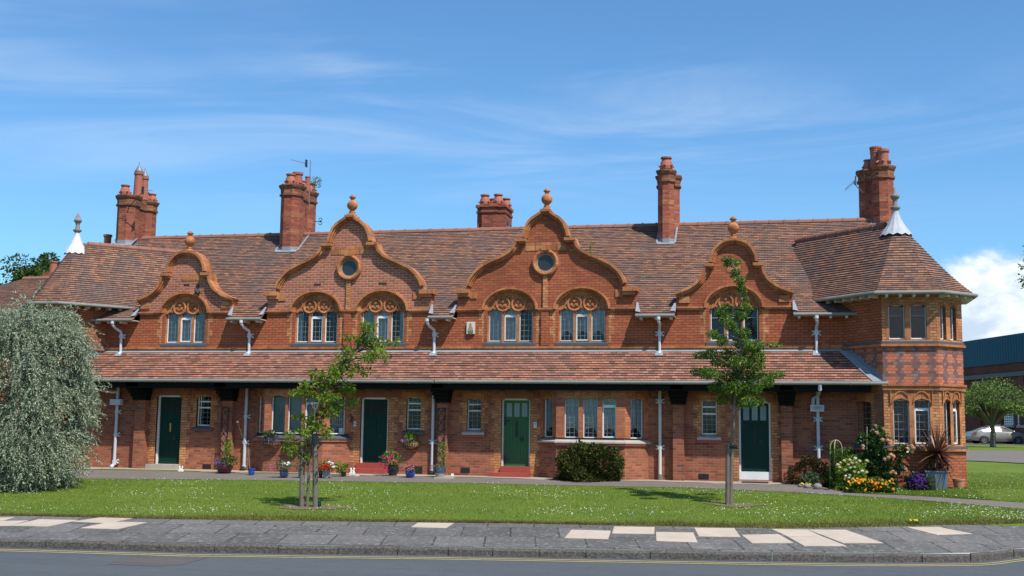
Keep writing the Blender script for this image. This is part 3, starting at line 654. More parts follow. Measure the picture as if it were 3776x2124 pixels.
            tr.sweep(W0, [(c+s*.655, ZG-.0), (c+s*.56, ZG+.06), (c+s*.475, ZG+.22), (c+s*.50, ZG+.33)], .04, .03, .09, -s)
            tr.sweep(W0, [(c+s*.45, ZG+.02), (c+s*.50, ZG+.08), (c+s*.47, ZG+.2)], .03, .04, .09, s)
        for (p, q) in L3: tr.sweep(W0, ogee(p-.03, q+.03, ZG-.045, .10), .04, .045, .10, -1)
        tr.build('tracery', M['terracotta'], win)
        ml = MB()
        for x0, x1 in ((c-.265, c-.195), (c+.195, c+.265)): MB().panel(W0, rect(x0, x1, ZSIL+.02, ZG-.03), [], .07, .24).build('mullion', M['terracotta'], win)
        MB().add([(c-.78,-.075,ZSIL-.02),(c+.78,-.075,ZSIL-.02),(c+.78,.16,ZSIL+.045),(c-.78,.16,ZSIL+.045),(c-.78,-.075,ZSIL-.10),(c+.78,-.075,ZSIL-.10),(c+.78,.01,ZSIL-.10),(c-.78,.01,ZSIL-.10)], [(0,1,2,3),(4,5,1,0),(7,6,5,4),(4,0,3,7),(5,6,2,1)]).build('sill', M['slate'], win)
        for s in (-1, 1): jm = MB(); toothed(jm, W0, c+s*.787, ZSIL, ZG-.07, s, .06, .16); jm.build('jamb', M['brick_orange'], win)
        old = 'old' if gi == 2 else ''
        for k, (p, q) in enumerate(L3):
            light(win, W0, p, q, ZSIL+.045, ZG+.03, ('case' if k == 1 and gi != 3 else 'thin')+old, .12, 3, 6, CUR[gi][wi][k])
        room(win, W0, c-HW, c+HW, ZSIL, ZG+.3)

# ---- main roof in courses
def courses(mb, A0, A1, B0, B1, n, lift=.016, v0=0.0, f=lambda t: t):
    """stepped tile courses between a lower edge A0-A1 and an upper edge B0-B1"""
    A0, A1, B0, B1 = [np.array(q, float) for q in (A0, A1, B0, B1)]
    nr = np.cross(A1-A0, B0-A0); nr = nr/np.linalg.norm(nr); e = (A1-A0)/np.linalg.norm(A1-A0)
    for k in range(n):
        t0, t1 = f(k/n), f((k+1)/n)+.004
        a0, a1, b0, b1 = A0+(B0-A0)*t0, A1+(B1-A1)*t0, A0+(B0-A0)*t1, A1+(B1-A1)*t1
        b = len(mb.v); ns = max(1, int(np.linalg.norm(a1-a0)/1.1)); 
        for j in range(ns+1):
            s = j/ns; jz = (random.random()-.5)*.012
            p = a0+(a1-a0)*s; q = b0+(b1-b0)*s; sag = np.array([0, 0, jz])
            mb.v += [tuple(p+nr*(lift)+sag), tuple(q+sag*.5), tuple(p-nr*.004+sag)]
            mb.uvs += [(float(p@e), v0+k*.1+.0005), (float(q@e), v0+k*.1+.0995), (float(p@e), v0+k*.1+.001)]
        for j in range(ns):
            i = b+3*j; mb.f += [(i, i+3, i+4, i+1), (i+2, i+5, i+3, i)]
    return mb
class TB(MB):
    def __init__(s): super().__init__(); s.uvs = []
    def build(s, name, m, parent=None, **k):
        me = bpy.data.meshes.new(name); me.from_pydata(s.v, [], s.f); me.update()
        L = me.uv_layers.new(name='UVMap'); lv = np.empty(len(me.loops), np.int32); me.loops.foreach_get('vertex_index', lv)
        L.data.foreach_set('uv', np.array(s.uvs, np.float32)[lv].ravel()); return link(name, me, m, parent)
def on_roof(px): return onP(px, (0, -.38, ZEV), np.array([0, -(ZRDG-ZEV), YR+.38])/math.hypot(ZRDG-ZEV, YR+.38))
RX0, RX1 = 2*XC-2.9, 2.9
rf = TB(); NC = 50
def rpt(x, t): return (x, -.38+(YR+.38)*t, ZEV+(ZRDG-ZEV)*t)
LOW = 7
bnd = [(RX0, gable_w[0][0]-.01)]+[(gable_w[i][1]+.01, gable_w[i+1][0]-.01) for i in range(3)]+[(gable_w[3][1]+.01, RX1)]
for a, b in bnd: courses(rf, rpt(a, 0), rpt(b, 0), rpt(a, LOW/NC), rpt(b, LOW/NC), LOW)
courses(rf, rpt(RX0, LOW/NC), rpt(RX1, LOW/NC), rpt(RX0, 1), rpt(RX1, 1), NC-LOW, v0=LOW*.1)
rf = rf.build('main_roof', M['tile_main'], T)
MB().add([(RX0,YR,ZRDG),(RX1,YR,ZRDG),(RX1,9.4,3.6),(RX0,9.4,3.6)], [(0,1,2,3)]).add([(RX0,-.3,ZEV-.05),(RX0,YR,ZRDG-.02),(RX0,9.3,3.6)], [(0,1,2)]).add([(RX1,-.3,ZEV-.05),(RX1,YR,ZRDG-.02),(RX1,9.3,3.6)], [(2,1,0)]).build('rear_roof', M['tile_main'], T)
rd = MB(); x = RX0
while x < RX1:
    rd.tube([(x,YR,ZRDG-.03),(x+.43,YR,ZRDG-.03)], .105, 10).tube([(x+.40,YR,ZRDG-.03),(x+.46,YR,ZRDG-.03)], .122, 10); x += .45
rd.build('ridge_tile', M['ridge'], rf)
MB().box(XL-.6, XRR+.6, 9.0, 9.3, 0, 3.6).build('rear_wall', M['brick_ground'], T)
# eaves between the gables: gutter, rafter feet, soffit
spans = [(XL-.75, gable_w[0][0]), (gable_w[0][1], gable_w[1][0]), (gable_w[1][1], gable_w[2][0]), (gable_w[2][1], gable_w[3][0]), (gable_w[3][1], XRR+.75)]
for k, (a, b) in enumerate(spans):
    g0, g1 = a+.02+(.0 if k else 0), b-.02
    MB().tube([(g0,-.415,ZEV-.015),(g1,-.415,ZEV-.015)], .043, 10).build('upper_gutter', M['gutter'], T)
    ft = MB(); x = g0+.15
    while x < g1-.1: ft.box(x-.035, x+.035, -.37, .0, ZEV-.11, ZEV-.04); x += .42
    ft.box(g0, g1, -.36, .0, ZEV-.035, ZEV-.012); ft.build('rafter_feet', M['cream'], T)
    fl = MB()
    if k < 4 and k >= 0:
        fl.add([(b-.16,-.28,ZEV+.13),(b-.01,-.28,ZEV+.13),(b-.01,-.02,ZEV+.39),(b-.06,-.02,ZEV+.39)], [(0,1,2,3)])
    if k < 4: fl.build('lead_flashing', M['lead'], T); fl = MB()
    if k > 0: fl.add([(a+.005,-.30,ZEV+.13),(a+.15,-.31,ZEV+.10),(a+.05,.0,ZEV+.42),(a+.005,.0,ZEV+.42)], [(0,1,2,3)])
    if k > 0: fl.build('lead_flashing', M['lead'], T)

# ---- porch roof
ZP1, ZP0 = ZS-.085, onY(H_(1000,136), YE)[2]+.02
pr = TB(); n = 13; courses(pr, (TE[0]-.1, YE, ZP0), (TE[1]+.02, YE, ZP0), (XL-.1, -.005, ZP1), (XRR+.02, -.005, ZP1), n, .02)
pr = pr.build('porch_roof', M['tile_porch'], T)
sl_ = (ZP1-ZP0)/(-.005-YE); nz = MB()
def onroof(x, y, h=.0): return (x, y, ZP0+(y-YE)*sl_+h)
nz.add([onroof(XL-.05,-.11,.028), onroof(XRR,-.11,.028), onroof(XRR,-.012,.03), onroof(XL-.05,-.012,.03)], [(0,1,2,3)])
nz.build('lead_flashing', M['lead'], pr)
d_ = MB(); x0, y0, x1, y1 = TE[1], YE, XRR, -.005
e = np.array([x1-x0, y1-y0]); e /= np.linalg.norm(e)
d_.add([onroof(x0-.26,y0-.02,.034), onroof(x0+.015,y0-.02,.034), onroof(x1+.015,y1,.034), onroof(x1-.2,y1,.034)], [(0,1,2,3)])
d_.build('valley_flashing', M['lead'], pr)
stp = MB(); fA = Fr(TE[1], YE, -e[0]*-1, e[1]) if False else None
XM = onY((1603,1410), YE)[0]
for a, b in ((TE[0], XM-.02), (XM+.02, TE[1]+.12)):
    gmb = MB().tube([(a,YE-.05,ZP0-.04),(b,YE-.05,ZP0-.04)], .05, 12)
    x = a+.4
    while x < b: gmb.tube([(x,YE-.05,ZP0-.04),(x+.03,YE-.05,ZP0-.04)], .06, 12); x += 1.83
    gmb.build('porch_gutter', M['gutter'], T)
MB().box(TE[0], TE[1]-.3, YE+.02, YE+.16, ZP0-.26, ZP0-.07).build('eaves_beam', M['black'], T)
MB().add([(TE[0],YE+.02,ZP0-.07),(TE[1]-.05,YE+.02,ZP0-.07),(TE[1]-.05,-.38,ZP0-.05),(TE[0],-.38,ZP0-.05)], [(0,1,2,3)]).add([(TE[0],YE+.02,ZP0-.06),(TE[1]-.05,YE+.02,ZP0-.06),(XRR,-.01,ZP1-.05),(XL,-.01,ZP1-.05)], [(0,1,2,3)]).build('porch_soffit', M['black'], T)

# ---- ground floor
FG = Fr(0, YG)
def gx_(fn, x, y, d=0.0): return FG.hit(fn(x, y), d)[0]
def gzz(fn, x, y, d=0.0): return FG.hit(fn(x, y), d)[1]
ZT = ZP0-.06
wins = []   # fn, u left px, u right px, y top, y bottom, style, curtain, slate sill only?
SW = [(F_,(1412,1500),(692,915),'two',None,0), (G_,(1697,1815),(275,572),'two',None,0), (H_,(302,420),(285,575),'twoold',None,1), (I_,(574,708),(302,618),'two',None,1)]
DR = [(F_,(1124,1286),(690,1190)), (G_,(1288,1520),(278,875)), (H_,(607,856),(287,905)), (I_,(906,1190),(312,1016))]
BY = []
gh = []; srec = []
for fn, (xa, xb), (ya, yb), sty, cur, red in SW:
    ym = (ya+yb)/2; u0, u1 = gx_(fn, xa, ym, .1), gx_(fn, xb, ym, 0.0); z0, z1 = gzz(fn, xa, yb), gzz(fn, xa, ya)
    gh.append((u0, u1, z0, z1)); srec.append((u0, u1, z0, z1, sty, cur, red))
drec = []
for fn, (xa, xb), (ya, yb) in DR:
    ym = (ya+yb)/2; u0, u1 = gx_(fn, xa, ym, .12), gx_(fn, xb, ym, 0.0); z0, z1 = gzz(fn, xb, yb), gzz(fn, xa, ya)
    z0 = max(z0, .02); gh.append((u0, u1, z0, z1)); drec.append((u0, u1, z0, z1))
BD = .60    # bay projection
def bayspec(fn, xl, xf0, xf1, xr, ysill):
    fl = Fr(0, YG-BD); a = fl.hit(fn(xf0, 900))[0]; b = fl.hit(fn(xf1, 900))[0]; l = gx_(fn, xl, 900); r = gx_(fn, xr, 900); return l, a, b, r
bays = [bayspec(G_, 338, 405, 935, 1205, 600), bayspec(H_, 915, 1085, 1700, 1895, 650)]
bays[0] = (bays[0][1]-.55, bays[0][1], bays[0][2], bays[0][2]+.62); bays[1] = (bays[1][1]-.58, bays[1][1], bays[1][2], bays[1][2]+.58)
for (l, a, b, r) in bays: gh.append((l+.05, r-.05, .02, ZT-.02))
XGL, XGR = 2*XC-2.3, 2.35
MB().panel(FG, rect(XGL, XGR, -.1, ZT+.02), [rect(a, b, c, d) for a, b, c, d in gh], 0, .28).build('ground_wall', M['brick_ground'], T)
# small windows
def small_window(FG, u0, u1, z0, z1, sty, cur, red):
    win = MB().panel(FG, unique([(u0-.16, z1-.12), (u0-.004, z1-.12)]+ogee(u0, u1, z1-.055, .05)+[(u1+.004, z1-.12), (u1+.16, z1-.12), (u1+.16, z1+.20), (u0-.16, z1+.20)]), [], -.012, .10).build('small_window', M['terracotta'], T)
    hd = MB(); hd.sweep(FG, [(u0-.12, z1-.1), (u0-.12, z1+.14), (u1+.12, z1+.14), (u1+.12, z1-.1)], .03, -.035, .0, 1); hd.sweep(FG, ogee(u0-.02, u1+.02, z1-.03, .05), .03, -.03, .02, -1); hd.build('head_moulding', M['terracotta'], win)
    for uu_, sd in ((u0, -1), (u1, 1)):
        jm = MB(); toothed(jm, FG, uu_, z0, z1-.12, sd, .12, .22); jm.build('jamb', M['brick_orange'], win)
    sb = MB(); sb.add([FG.p(u0-.12,z0-.05,-.08),FG.p(u1+.12,z0-.05,-.08),FG.p(u1+.05,z0+.03,.12),FG.p(u0-.05,z0+.03,.12),FG.p(u0-.12,z0-.12,-.08),FG.p(u1+.12,z0-.12,-.08),FG.p(u1+.12,z0-.12,0),FG.p(u0-.12,z0-.12,0)], [(0,1,2,3),(4,5,1,0),(7,6,5,4),(4,0,3,7),(5,6,2,1)]); sb.build('sill', M['slate'] if not red else M['stone'], win)
    if red: MB().fbox(FG, u0-.13, u1+.13, z0-.19, z0-.125, -.05, .02).build('sill_band', M['redstep'], win)
    light(win, FG, u0, u1, z0+.03, z1-.0, sty, .10, 3, 7, cur); room(win, FG, u0, u1, z0, z1, .29, .9)
for q in srec: small_window(FG, *q)
# doors
for i, (u0, u1, z0, z1) in enumerate(drec):
    old = i == 2; dm = M['green_old'] if old else M['green']
    fr_ = MB(); t = .05
    fr_.fbox(FG, u0, u0+t, z0, z1, .09, .20).fbox(FG, u1-t, u1, z0, z1, .09, .20).fbox(FG, u0+t, u1-t, z1-t, z1, .09, .20)
    leaf = MB(); a, b = u0+t, u1-t; zb = z0+.03; zt = z1-t; n = 9
    if i == 3: zb = z0+.24
    zg0, zg1 = zt-.44, zt-.10
    leaf.fbox(FG, a, b, zb, zt, .155, .20)
    for k in range(n):
        x0, x1 = a+(b-a)*k/n+.004, a+(b-a)*(k+1)/n-.004; leaf.fbox(FG, x0, x1, zb+.10, zg0-.12, .145, .16)
    leaf.fbox(FG, a+.004, b-.004, zg0-.11, zg0-.03, .138, .16).fbox(FG, a+.004, b-.004, zg1+.02, zt-.004, .138, .16).fbox(FG, a+.004, b-.004, zb, zb+.095, .138, .16)
    for k in range(4): x0 = a+(b-a-.07)*k/3; leaf.fbox(FG, x0+.003, x0+.067, zg0-.03, zg1+.02, .138, .16)
    door = leaf.build('door', dm, T); door['label'] = ['dark green plank door with brass letter slot', 'dark green plank door above two dull red steps', 'faded mid green plank door above bright red step', 'dark green plank door with white bottom board'][i]
    fr_.build('door_frame', M['white'] if not old else M['cream'], door)
    for k in range(3):
        x0 = a+(b-a-.07)*k/3+.07; x1 = a+(b-a-.07)*(k+1)/3
        MB().fbox(FG, x0, x1, zg0-.03, zg1+.02, .150, .156).build('door_pane', M['vblind'] if i >= 2 else M['room'], door)
        gb = MB().fbox(FG, (x0+x1)/2-.007, (x0+x1)/2+.007, zg0-.03, zg1+.02, .143, .150)
        for j in (1, 2): gb.fbox(FG, x0, x1, zg0-.03+(zg1-zg0+.05)*j/3-.006, zg0-.03+(zg1-zg0+.05)*j/3+.006, .142, .149)
        gb.build('pane_bars', M['lattice'] if i >= 2 else dm, door)
    mx = (a+b)/2; hz = zg0-.50; iron = M['iron']
    if i == 0: MB().fbox(FG, mx-.025, mx+.025, hz-.12, hz+.14, .125, .146).build('letter_plate', plain('brass', (.45,.32,.08), .35, .2, 9, metal=.7), door)
    else: MB().fbox(FG, mx-.028, mx+.028, hz-.10, hz+.10, .125, .146).fbox(FG, mx-.02, mx+.02, hz+.12, hz+.34, .128, .146).build('letter_plate', iron if i >= 2 else dm, door)
    hx = b-.22
    MB().panel(FG, [(hx-.07, zb+.78), (hx, zb+.70), (hx+.07, zb+.78), (hx, zb+.86)], [], .128, .146).build('door_handle', iron, door)
    if i >= 2:
        for zz in (zb+.18, zg0-.15): MB().fbox(FG, a, a+.06, zz-.12, zz+.12, .128, .146).fbox(FG, a, a+.16, zz-.02, zz+.02, .126, .146).build('hinge', iron, door)
    if i == 3: MB().fbox(FG, u0, u1, z0, z0+.215, .06, .2).build('threshold_board', M['white'], door)
    for uu_, sd in ((u0, -1), (u1, 1)):
        sur = MB(); toothed(sur, FG, uu_, 0.1, z1, sd, .20, .30, ch=.225); sur.build('door_jamb', M['brick_orange'], door)
    lt = MB().fbox(FG, u0-.26, u1+.2, z1+.004, ZT, -.012, .10)
    for s in (-1, 1): lt.ring(FG, (u0+u1)/2+s*.42, z1+.10, [(.0,-.03),(.11,-.035),(.14,-.02),(.15,.0)], 18)
    lt.build('door_lintel', M['terracotta_dark'], door)
    stp = MB(); st_m = M['redstep']
    if i == 0: stp.fbox(FG, u0-.10, u1+.06, .0, .15, -.34, .0).fbox(FG, u0, u1, .15, z0+.03, -.02, .2); st_m = M['stone']
    elif i == 1: stp.fbox(FG, u0-.08, u1+.04, .155, z0+.03, -.10, .2).fbox(FG, u0-.20, u1+.06, .0, .155, -.42, .0)
    elif i == 2: stp.fbox(FG, u0, u1+.02, .12, z0+.03, -.06, .2).fbox(FG, u0-.26, u1+.04, .0, .12, -.38, .0)
    else: stp.fbox(FG, u0-.02, u1+.02, -.02, .04, -.16, .2)
    s_ = stp.build('door_step', st_m if i != 3 else M['stone'], T)
# piers and dark brackets
PI_ = [(F_,955,1030,900), (F_,1580,1650,900), (G_,1962,2040,400), (H_,2128,2197,600), (I_,1282,1360,600)]
fp = Fr(0, YG-.22)
for fn, xa, xb, y in PI_:
    u0, u1 = fp.hit(fn(xa, y))[0], fp.hit(fn(xb, y))[0]
    if u1-u0 < .3: u1 = u0+.3
    pz = ZP0-.62
    pier = MB().fbox(fp, u0, u1, -.05, pz, 0, .24).build('pier', M['brick_ground'], T)
    bm = MB(); F2 = Fr(u0-.05, YG)
    for k in range(4): bm.box(u0-.05-k*.018, u1+.05+k*.018, YG-.30-.10*k, YG+.02, pz+k*.10, pz+(k+1)*.10-.006)
    bm.box(u0-.02, u1+.02, YE+.02, YG, pz+.40, ZP0-.10); bm.build('timber_bracket', M['black'], T)
# bays
for bi, (l, a, b, r) in enumerate(bays):
    fn = (G_, H_)[bi]; FF = Fr(a, YG-BD); FL = Fr(l, YG, a-l, -BD); FR = Fr(b, YG-BD, r-b, BD)
    wl, wr = math.hypot(a-l, BD), math.hypot(r-b, BD)
    zs = FF.hit(fn(700, 640 if bi == 0 else 668))[1]+.07; zs0 = FF.hit(fn(600, 600) if bi == 0 else fn(1400, 640))[1]; zt = FF.hit(fn(550, 262) if bi == 0 else fn(1250, 285))[1]; ZB = ZT-.015
    if bi == 0: fl_ = [(490,606),(636,752),(787,897)]
    else: fl_ = [(1166,1288),(1331,1456),(1500,1622)]
    LT = [(FF.hit(fn(p, 450), .08)[0], FF.hit(fn(q, 450), 0)[0]) for p, q in fl_]
    bay = MB(); base = MB()
    for F, w in ((FL, wl), (FF, b-a), (FR, wr)): base.panel(F, rect(0, w, -.05, zs-.10), [], 0, .22)
    bay_o = base.build('bay_window', M['brick_ground'], T); bay_o['label'] = ['canted brick bay with vertical blinds, flower baskets under its sill', 'canted brick bay with lace curtains, red sill band behind bush'][bi]
    up = MB(); holesF = [rect(p, q, zs0, zt) for p, q in LT]
    m_ = .17; LL = [(m_, wl-.20)]; RR = [(.20, wr-m_)]
    up.panel(FF, rect(0, b-a, zs0, ZB), holesF, 0, .2)
    up.panel(FL, rect(0, wl, zs0, ZB), [rect(p, q, zs0, zt) for p, q in LL], 0, .2); up.panel(FR, rect(0, wr, zs0, ZB), [rect(p, q, zs0, zt) for p, q in RR], 0, .2)
    up.build('bay_upper_wall', M['brick_bay'], bay_o)
    sl2 = MB()
    for F, w in ((FL, wl), (FF, b-a), (FR, wr)):
        sl2.add([F.p(-.03, zs-.06, -.07), F.p(w+.03, zs-.06, -.07), F.p(w, zs0+.01, .12), F.p(0, zs0+.01, .12), F.p(-.03, zs-.10, -.07), F.p(w+.03, zs-.10, -.07), F.p(w, zs-.10, .05), F.p(0, zs-.10, .05)], [(0,1,2,3),(4,5,1,0),(7,6,5,4),(4,0,3,7),(5,6,2,1)])
    sl2.build('sill', M['slate'] if bi == 0 else M['stone'], bay_o)
    bd = MB()
    for F, w in ((FL, wl), (FF, b-a), (FR, wr)): bd.fbox(F, -.02, w+.02, zs-.16, zs-.105, -.05 if F is FF else -.046, .03)
    bd.build('sill_band', M['redstep'] if bi == 1 else M['terracotta'], bay_o)
    hd = MB()
    for F, lights in ((FF, LT), (FL, LL), (FR, RR)):
        for p, q in lights:
            hd.panel(F, unique([(p-.03, zt-.06)]+ogee(p, q, zt-.035, .04)+[(q+.03, zt-.06), (q+.03, zt+.17), (p-.03, zt+.17)]), [], -.008, .06)
            mid = (p+q)/2; hd.sweep(F, [(p-.03, zt-.02), (p+.02, zt+.06), (mid-.06, zt+.13), (mid, zt+.15)], .02, -.035, .0, 1); hd.sweep(F, [(q+.03, zt-.02), (q-.02, zt+.06), (mid+.06, zt+.13), (mid, zt+.15)], .02, -.035, .0, -1)
            hd.sweep(F, ogee(p-.01, q+.01, zt-.01, .04), .025, -.03, .0, -1)
        w = {id(FF): b-a, id(FL): wl, id(FR): wr}[id(F)]; hd.fbox(F, .02, w-.02, zt+.20, zt+.24, -.03, .02)
    hd.build('window_head', M['terracotta'], bay_o)
    cu_ = 'vert' if bi == 0 else 'lace'
    for k, (p, q) in enumerate(LT): light(bay_o, FF, p, q, zs0, zt+.02, 'case' if k == 2 else 'thin', .09, 3 if bi else 1, 8 if bi else 1, cu_)
    light(bay_o, FL, LL[0][0], LL[0][1], zs0, zt+.02, 'thin', .06, 2, 6, cu_); light(bay_o, FR, RR[0][0], RR[0][1], zs0, zt+.02, 'thin', .06, 3, 8, cu_)
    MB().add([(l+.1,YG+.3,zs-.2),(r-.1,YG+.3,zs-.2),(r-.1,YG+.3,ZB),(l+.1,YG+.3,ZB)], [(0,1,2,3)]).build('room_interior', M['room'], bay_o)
    if bi == 0:
        q = RR[0]; MB().fbox(FR, q[1]-.16, q[1]-.04, zs0+.04, zs0+.18, .08, .084).build('window_sticker', plain('pale sticker', (.45,.60,.62), .6, .1, 5), bay_o)
# air bricks low on the wall
for fn, xa, xb, ya, yb, red in ((F_,1445,1503,1180,1213,0),(H_,240,320,902,948,0),(I_,545,637,958,1006,0),(G_,1755,1830,890,950,0)):
    u0, u1 = gx_(fn, xa, ya), gx_(fn, xb, ya); z0, z1 = gzz(fn, xa, yb), gzz(fn, xa, ya); mb = MB().fbox(FG, u0, u1, z0, z1, -.006, .02)
    for k in range(1, 8): mb.fbox(FG, u0+(u1-u0)*k/8-.006, u0+(u1-u0)*k/8+.006, z0, z1, -.018, -.006)
    for k in range(1, 5): mb.fbox(FG, u0, u1, z0+(z1-z0)*k/5-.006, z0+(z1-z0)*k/5+.006, -.017, -.005)
    mb.build('air_brick', M['room'], T)
# ---- downpipes
def ears(mb, x, y, z, one=False):
    mb.box(x-.055, x+.055, y-.05, y+.04, z-.05, z+.05)
    for s in ((1,) if one else (-1, 1)):
        for dz in (-.055, .055): mb.tube([(x+s*.05,y+.03,z+dz*.3),(x+s*.10,y+.03,z+dz),(x+s*.115,y+.03,z+dz*.5)], .024, 6)
for fn, xt, yt, xb, yb, e1 in ((F_,838,165,858,388,1),(F_,1757,165,1772,402,1),(B_,1556,1325,1556,1449,1),(D_,165,1318,170,1560,0),(E_,372,1385,372,1640,0)):
    x = onY(fn(xb, yb), -.1)[0]; xt_ = x-.14 if e1 else x; mb = MB()
    zf = ZP1-.05
    mb.tube([(xt_,-.42,ZEV-.04),(xt_,-.40,ZEV-.17),(xt_+.03,-.30,ZEV-.25),(x,-.14,ZEV-.36),(x,-.10,ZEV-.46),(x,-.10,zf)], .043, 10)
    mb.tube([(xt_,-.42,ZEV-.05),(xt_,-.42,ZEV-.13)], .058, 10).tube([(x,-.10,ZEV-.50),(x,-.10,ZEV-.42)], .055, 10); ears(mb, x, -.09, (ZEV+zf)/2, bool(e1))
    mb.tube([(x,-.10,zf),(x,-.17,zf-.08)], .048, 10); MB().add([onroof(x-.12,-.28,.04), onroof(x+.12,-.28,.04), onroof(x+.09,-.10,.045), onroof(x-.09,-.10,.045)], [(0,1,2,3)]).build('lead_apron', M['lead'], T)
    mb.build('upper_downpipe', M['pipe'], T, smooth=False)
def lowpipe(fn, xb, yb, zs_, name='lower_downpipe', m='pipe', hop=None, both=True, foot=None):
    y = YG-.09; x = Fr(0, y).hit(fn(xb, yb))[0]; mb = MB().tube([(x,y,.10),(x,y,ZP0-.12)], .046, 10)
    for z in zs_: ears(mb, x, y+.02, z, not both)
    mb.tube([(x,y,.10),(x,y,.17)], .065, 10)
    if hop: mb.box(x-.20, x+.16, y-.10, y+.08, hop-.09, hop+.09); mb.tube([(x,y,hop),(x,y,ZP0-.15)], .05, 10)
    return x, y, mb
x, y, mb = lowpipe(F_, 828, 900, (.2, 1.02, 1.72), hop=2.02, both=False); mb.tube([(x-.46,YE-.05,ZP0-.08),(x-.46,YE-.03,ZP0-.22),(x-.40,YE+.1,ZP0-.30),(x-.08,y,ZP0-.38)], .052, 10); mb.tube([(x,y,.14),(x-.03,y-.05,.06),(x-.05,y-.14,.03)], .055, 10); mb.build('lower_downpipe', M['pipe'], T)
x, y, mb = lowpipe(F_, 1750, 900, (.85, 1.62), both=False); mb.build('lower_downpipe', M['pipe'], T); MB().tube([(x,y,.14),(x,y-.05,.05),(x-.02,y-.16,.03)], .06, 10).build('pipe_shoe', M['iron'], T)
x, y, mb = lowpipe(G_, 1924, 500, (.95,)); mb.build('lower_downpipe', M['pipe'], T); MB().tube([(x,y,.14),(x,y-.05,.05),(x-.02,y-.16,.03)], .06, 10).build('pipe_shoe', M['iron'], T)
x, y, mb = lowpipe(H_, 2013, 500, (.90, 2.18)); mb.build('lower_downpipe', M['cream'], T); MB().tube([(x,y,.16),(x,y-.03,.0)], .07, 10).build('pipe_shoe', M['wood'], T)
x, y, mb = lowpipe(I_, 1612, 600, (.95, 1.72), hop=2.02)
mb.tube([(x+.04,YE-.05,ZP0-.08),(x+.04,YE-.03,ZP0-.2),(x+.02,y,ZP0-.34),(x-.12,y,ZP0-.42),(x-.13,y,2.05)], .05, 10); hp = mb.build('lower_downpipe', M['pipe'], T)
def text(s, size, loc, m, name, parent=None, depth=.004, rot=(PI/2,0,0)):
    c = bpy.data.curves.new(name, 'FONT'); c.body = s; c.size = size; c.extrude = depth; c.align_x = 'CENTER'; c.align_y = 'CENTER'
    tmp = bpy.data.objects.new(name+' curve', c); COL.objects.link(tmp); bpy.context.view_layer.update()
    me = bpy.data.meshes.new_from_object(tmp.evaluated_get(bpy.context.evaluated_depsgraph_get())); bpy.data.objects.remove(tmp); me.materials.clear(); me.materials.append(m); me.name = name
    o = bpy.data.objects.new(name, me); COL.objects.link(o); o.rotation_euler = rot; o.location = loc
    if parent:
        o.parent = parent
        if parent.name in INV: o.matrix_parent_inverse = Matrix.Translation(-Vector(INV[parent.name]))
    return o
text('1897', .13, (x-.01, y-.104, 2.02), M['gutter'], 'date', hp)
# ================================================================== corner turrets
YB = -1.22; ax, bx = 2.63, Fr(0, YB).hit(J_(1226, 700))[0]
Lc = Fr(bx, YB, 1, 1).hit(J_(1405, 700))[0]; cxp = (bx+Lc*.7071, YB+Lc*.7071); sB = bx-ax
RP = [(1.71-.46, .6), (ax, YB), (bx, YB), cxp, (cxp[0], cxp[1]+sB), (cxp[0]-1.3, cxp[1]+sB+1.3)]
FBr = Fr(ax, YB)
def zJ(y, x=1000): return FBr.hit(J_(x, y))[1]
def zE(y, x=1000): return FBr.hit(E_(x, y))[1]
Z = dict(str1=zJ(886), sil1=zJ(848), wt1=zJ(530), cor=zJ(440), dia1=zJ(412), str2=zJ(140), sil2=zJ(98), wt2=zE(1290), top=zE(1225))
mid = ((bx+cxp[0])/2, (YB+cxp[1])/2); AXN = np.array([.7071, .7071, 0])
apx = onP(E_(974, 662), (mid[0], mid[1], 0), AXN); rback = onP(E_(150, 806), (mid[0], mid[1], 0), AXN)
ZE_ = Fr(ax, YB-.31).hit(E_(880, 1192))[1]
mxr = lambda p: (2*XC-p[0],)+tuple(p[1:])
def offset_poly(P, d):
    o = []
    for i in range(len(P)):
        ns = []
        for a, b in ((i-1, i), (i, i+1)):
            if 0 <= a and b < len(P): f = Fr(P[a][0], P[a][1], P[b][0]-P[a][0], P[b][1]-P[a][1]); ns.append(f.n)
        m = sum(ns); m = m/np.linalg.norm(m); c = float(m@ns[0]); o.append((P[i][0]+m[0]*d/c, P[i][1]+m[1]*d/c))
    return o
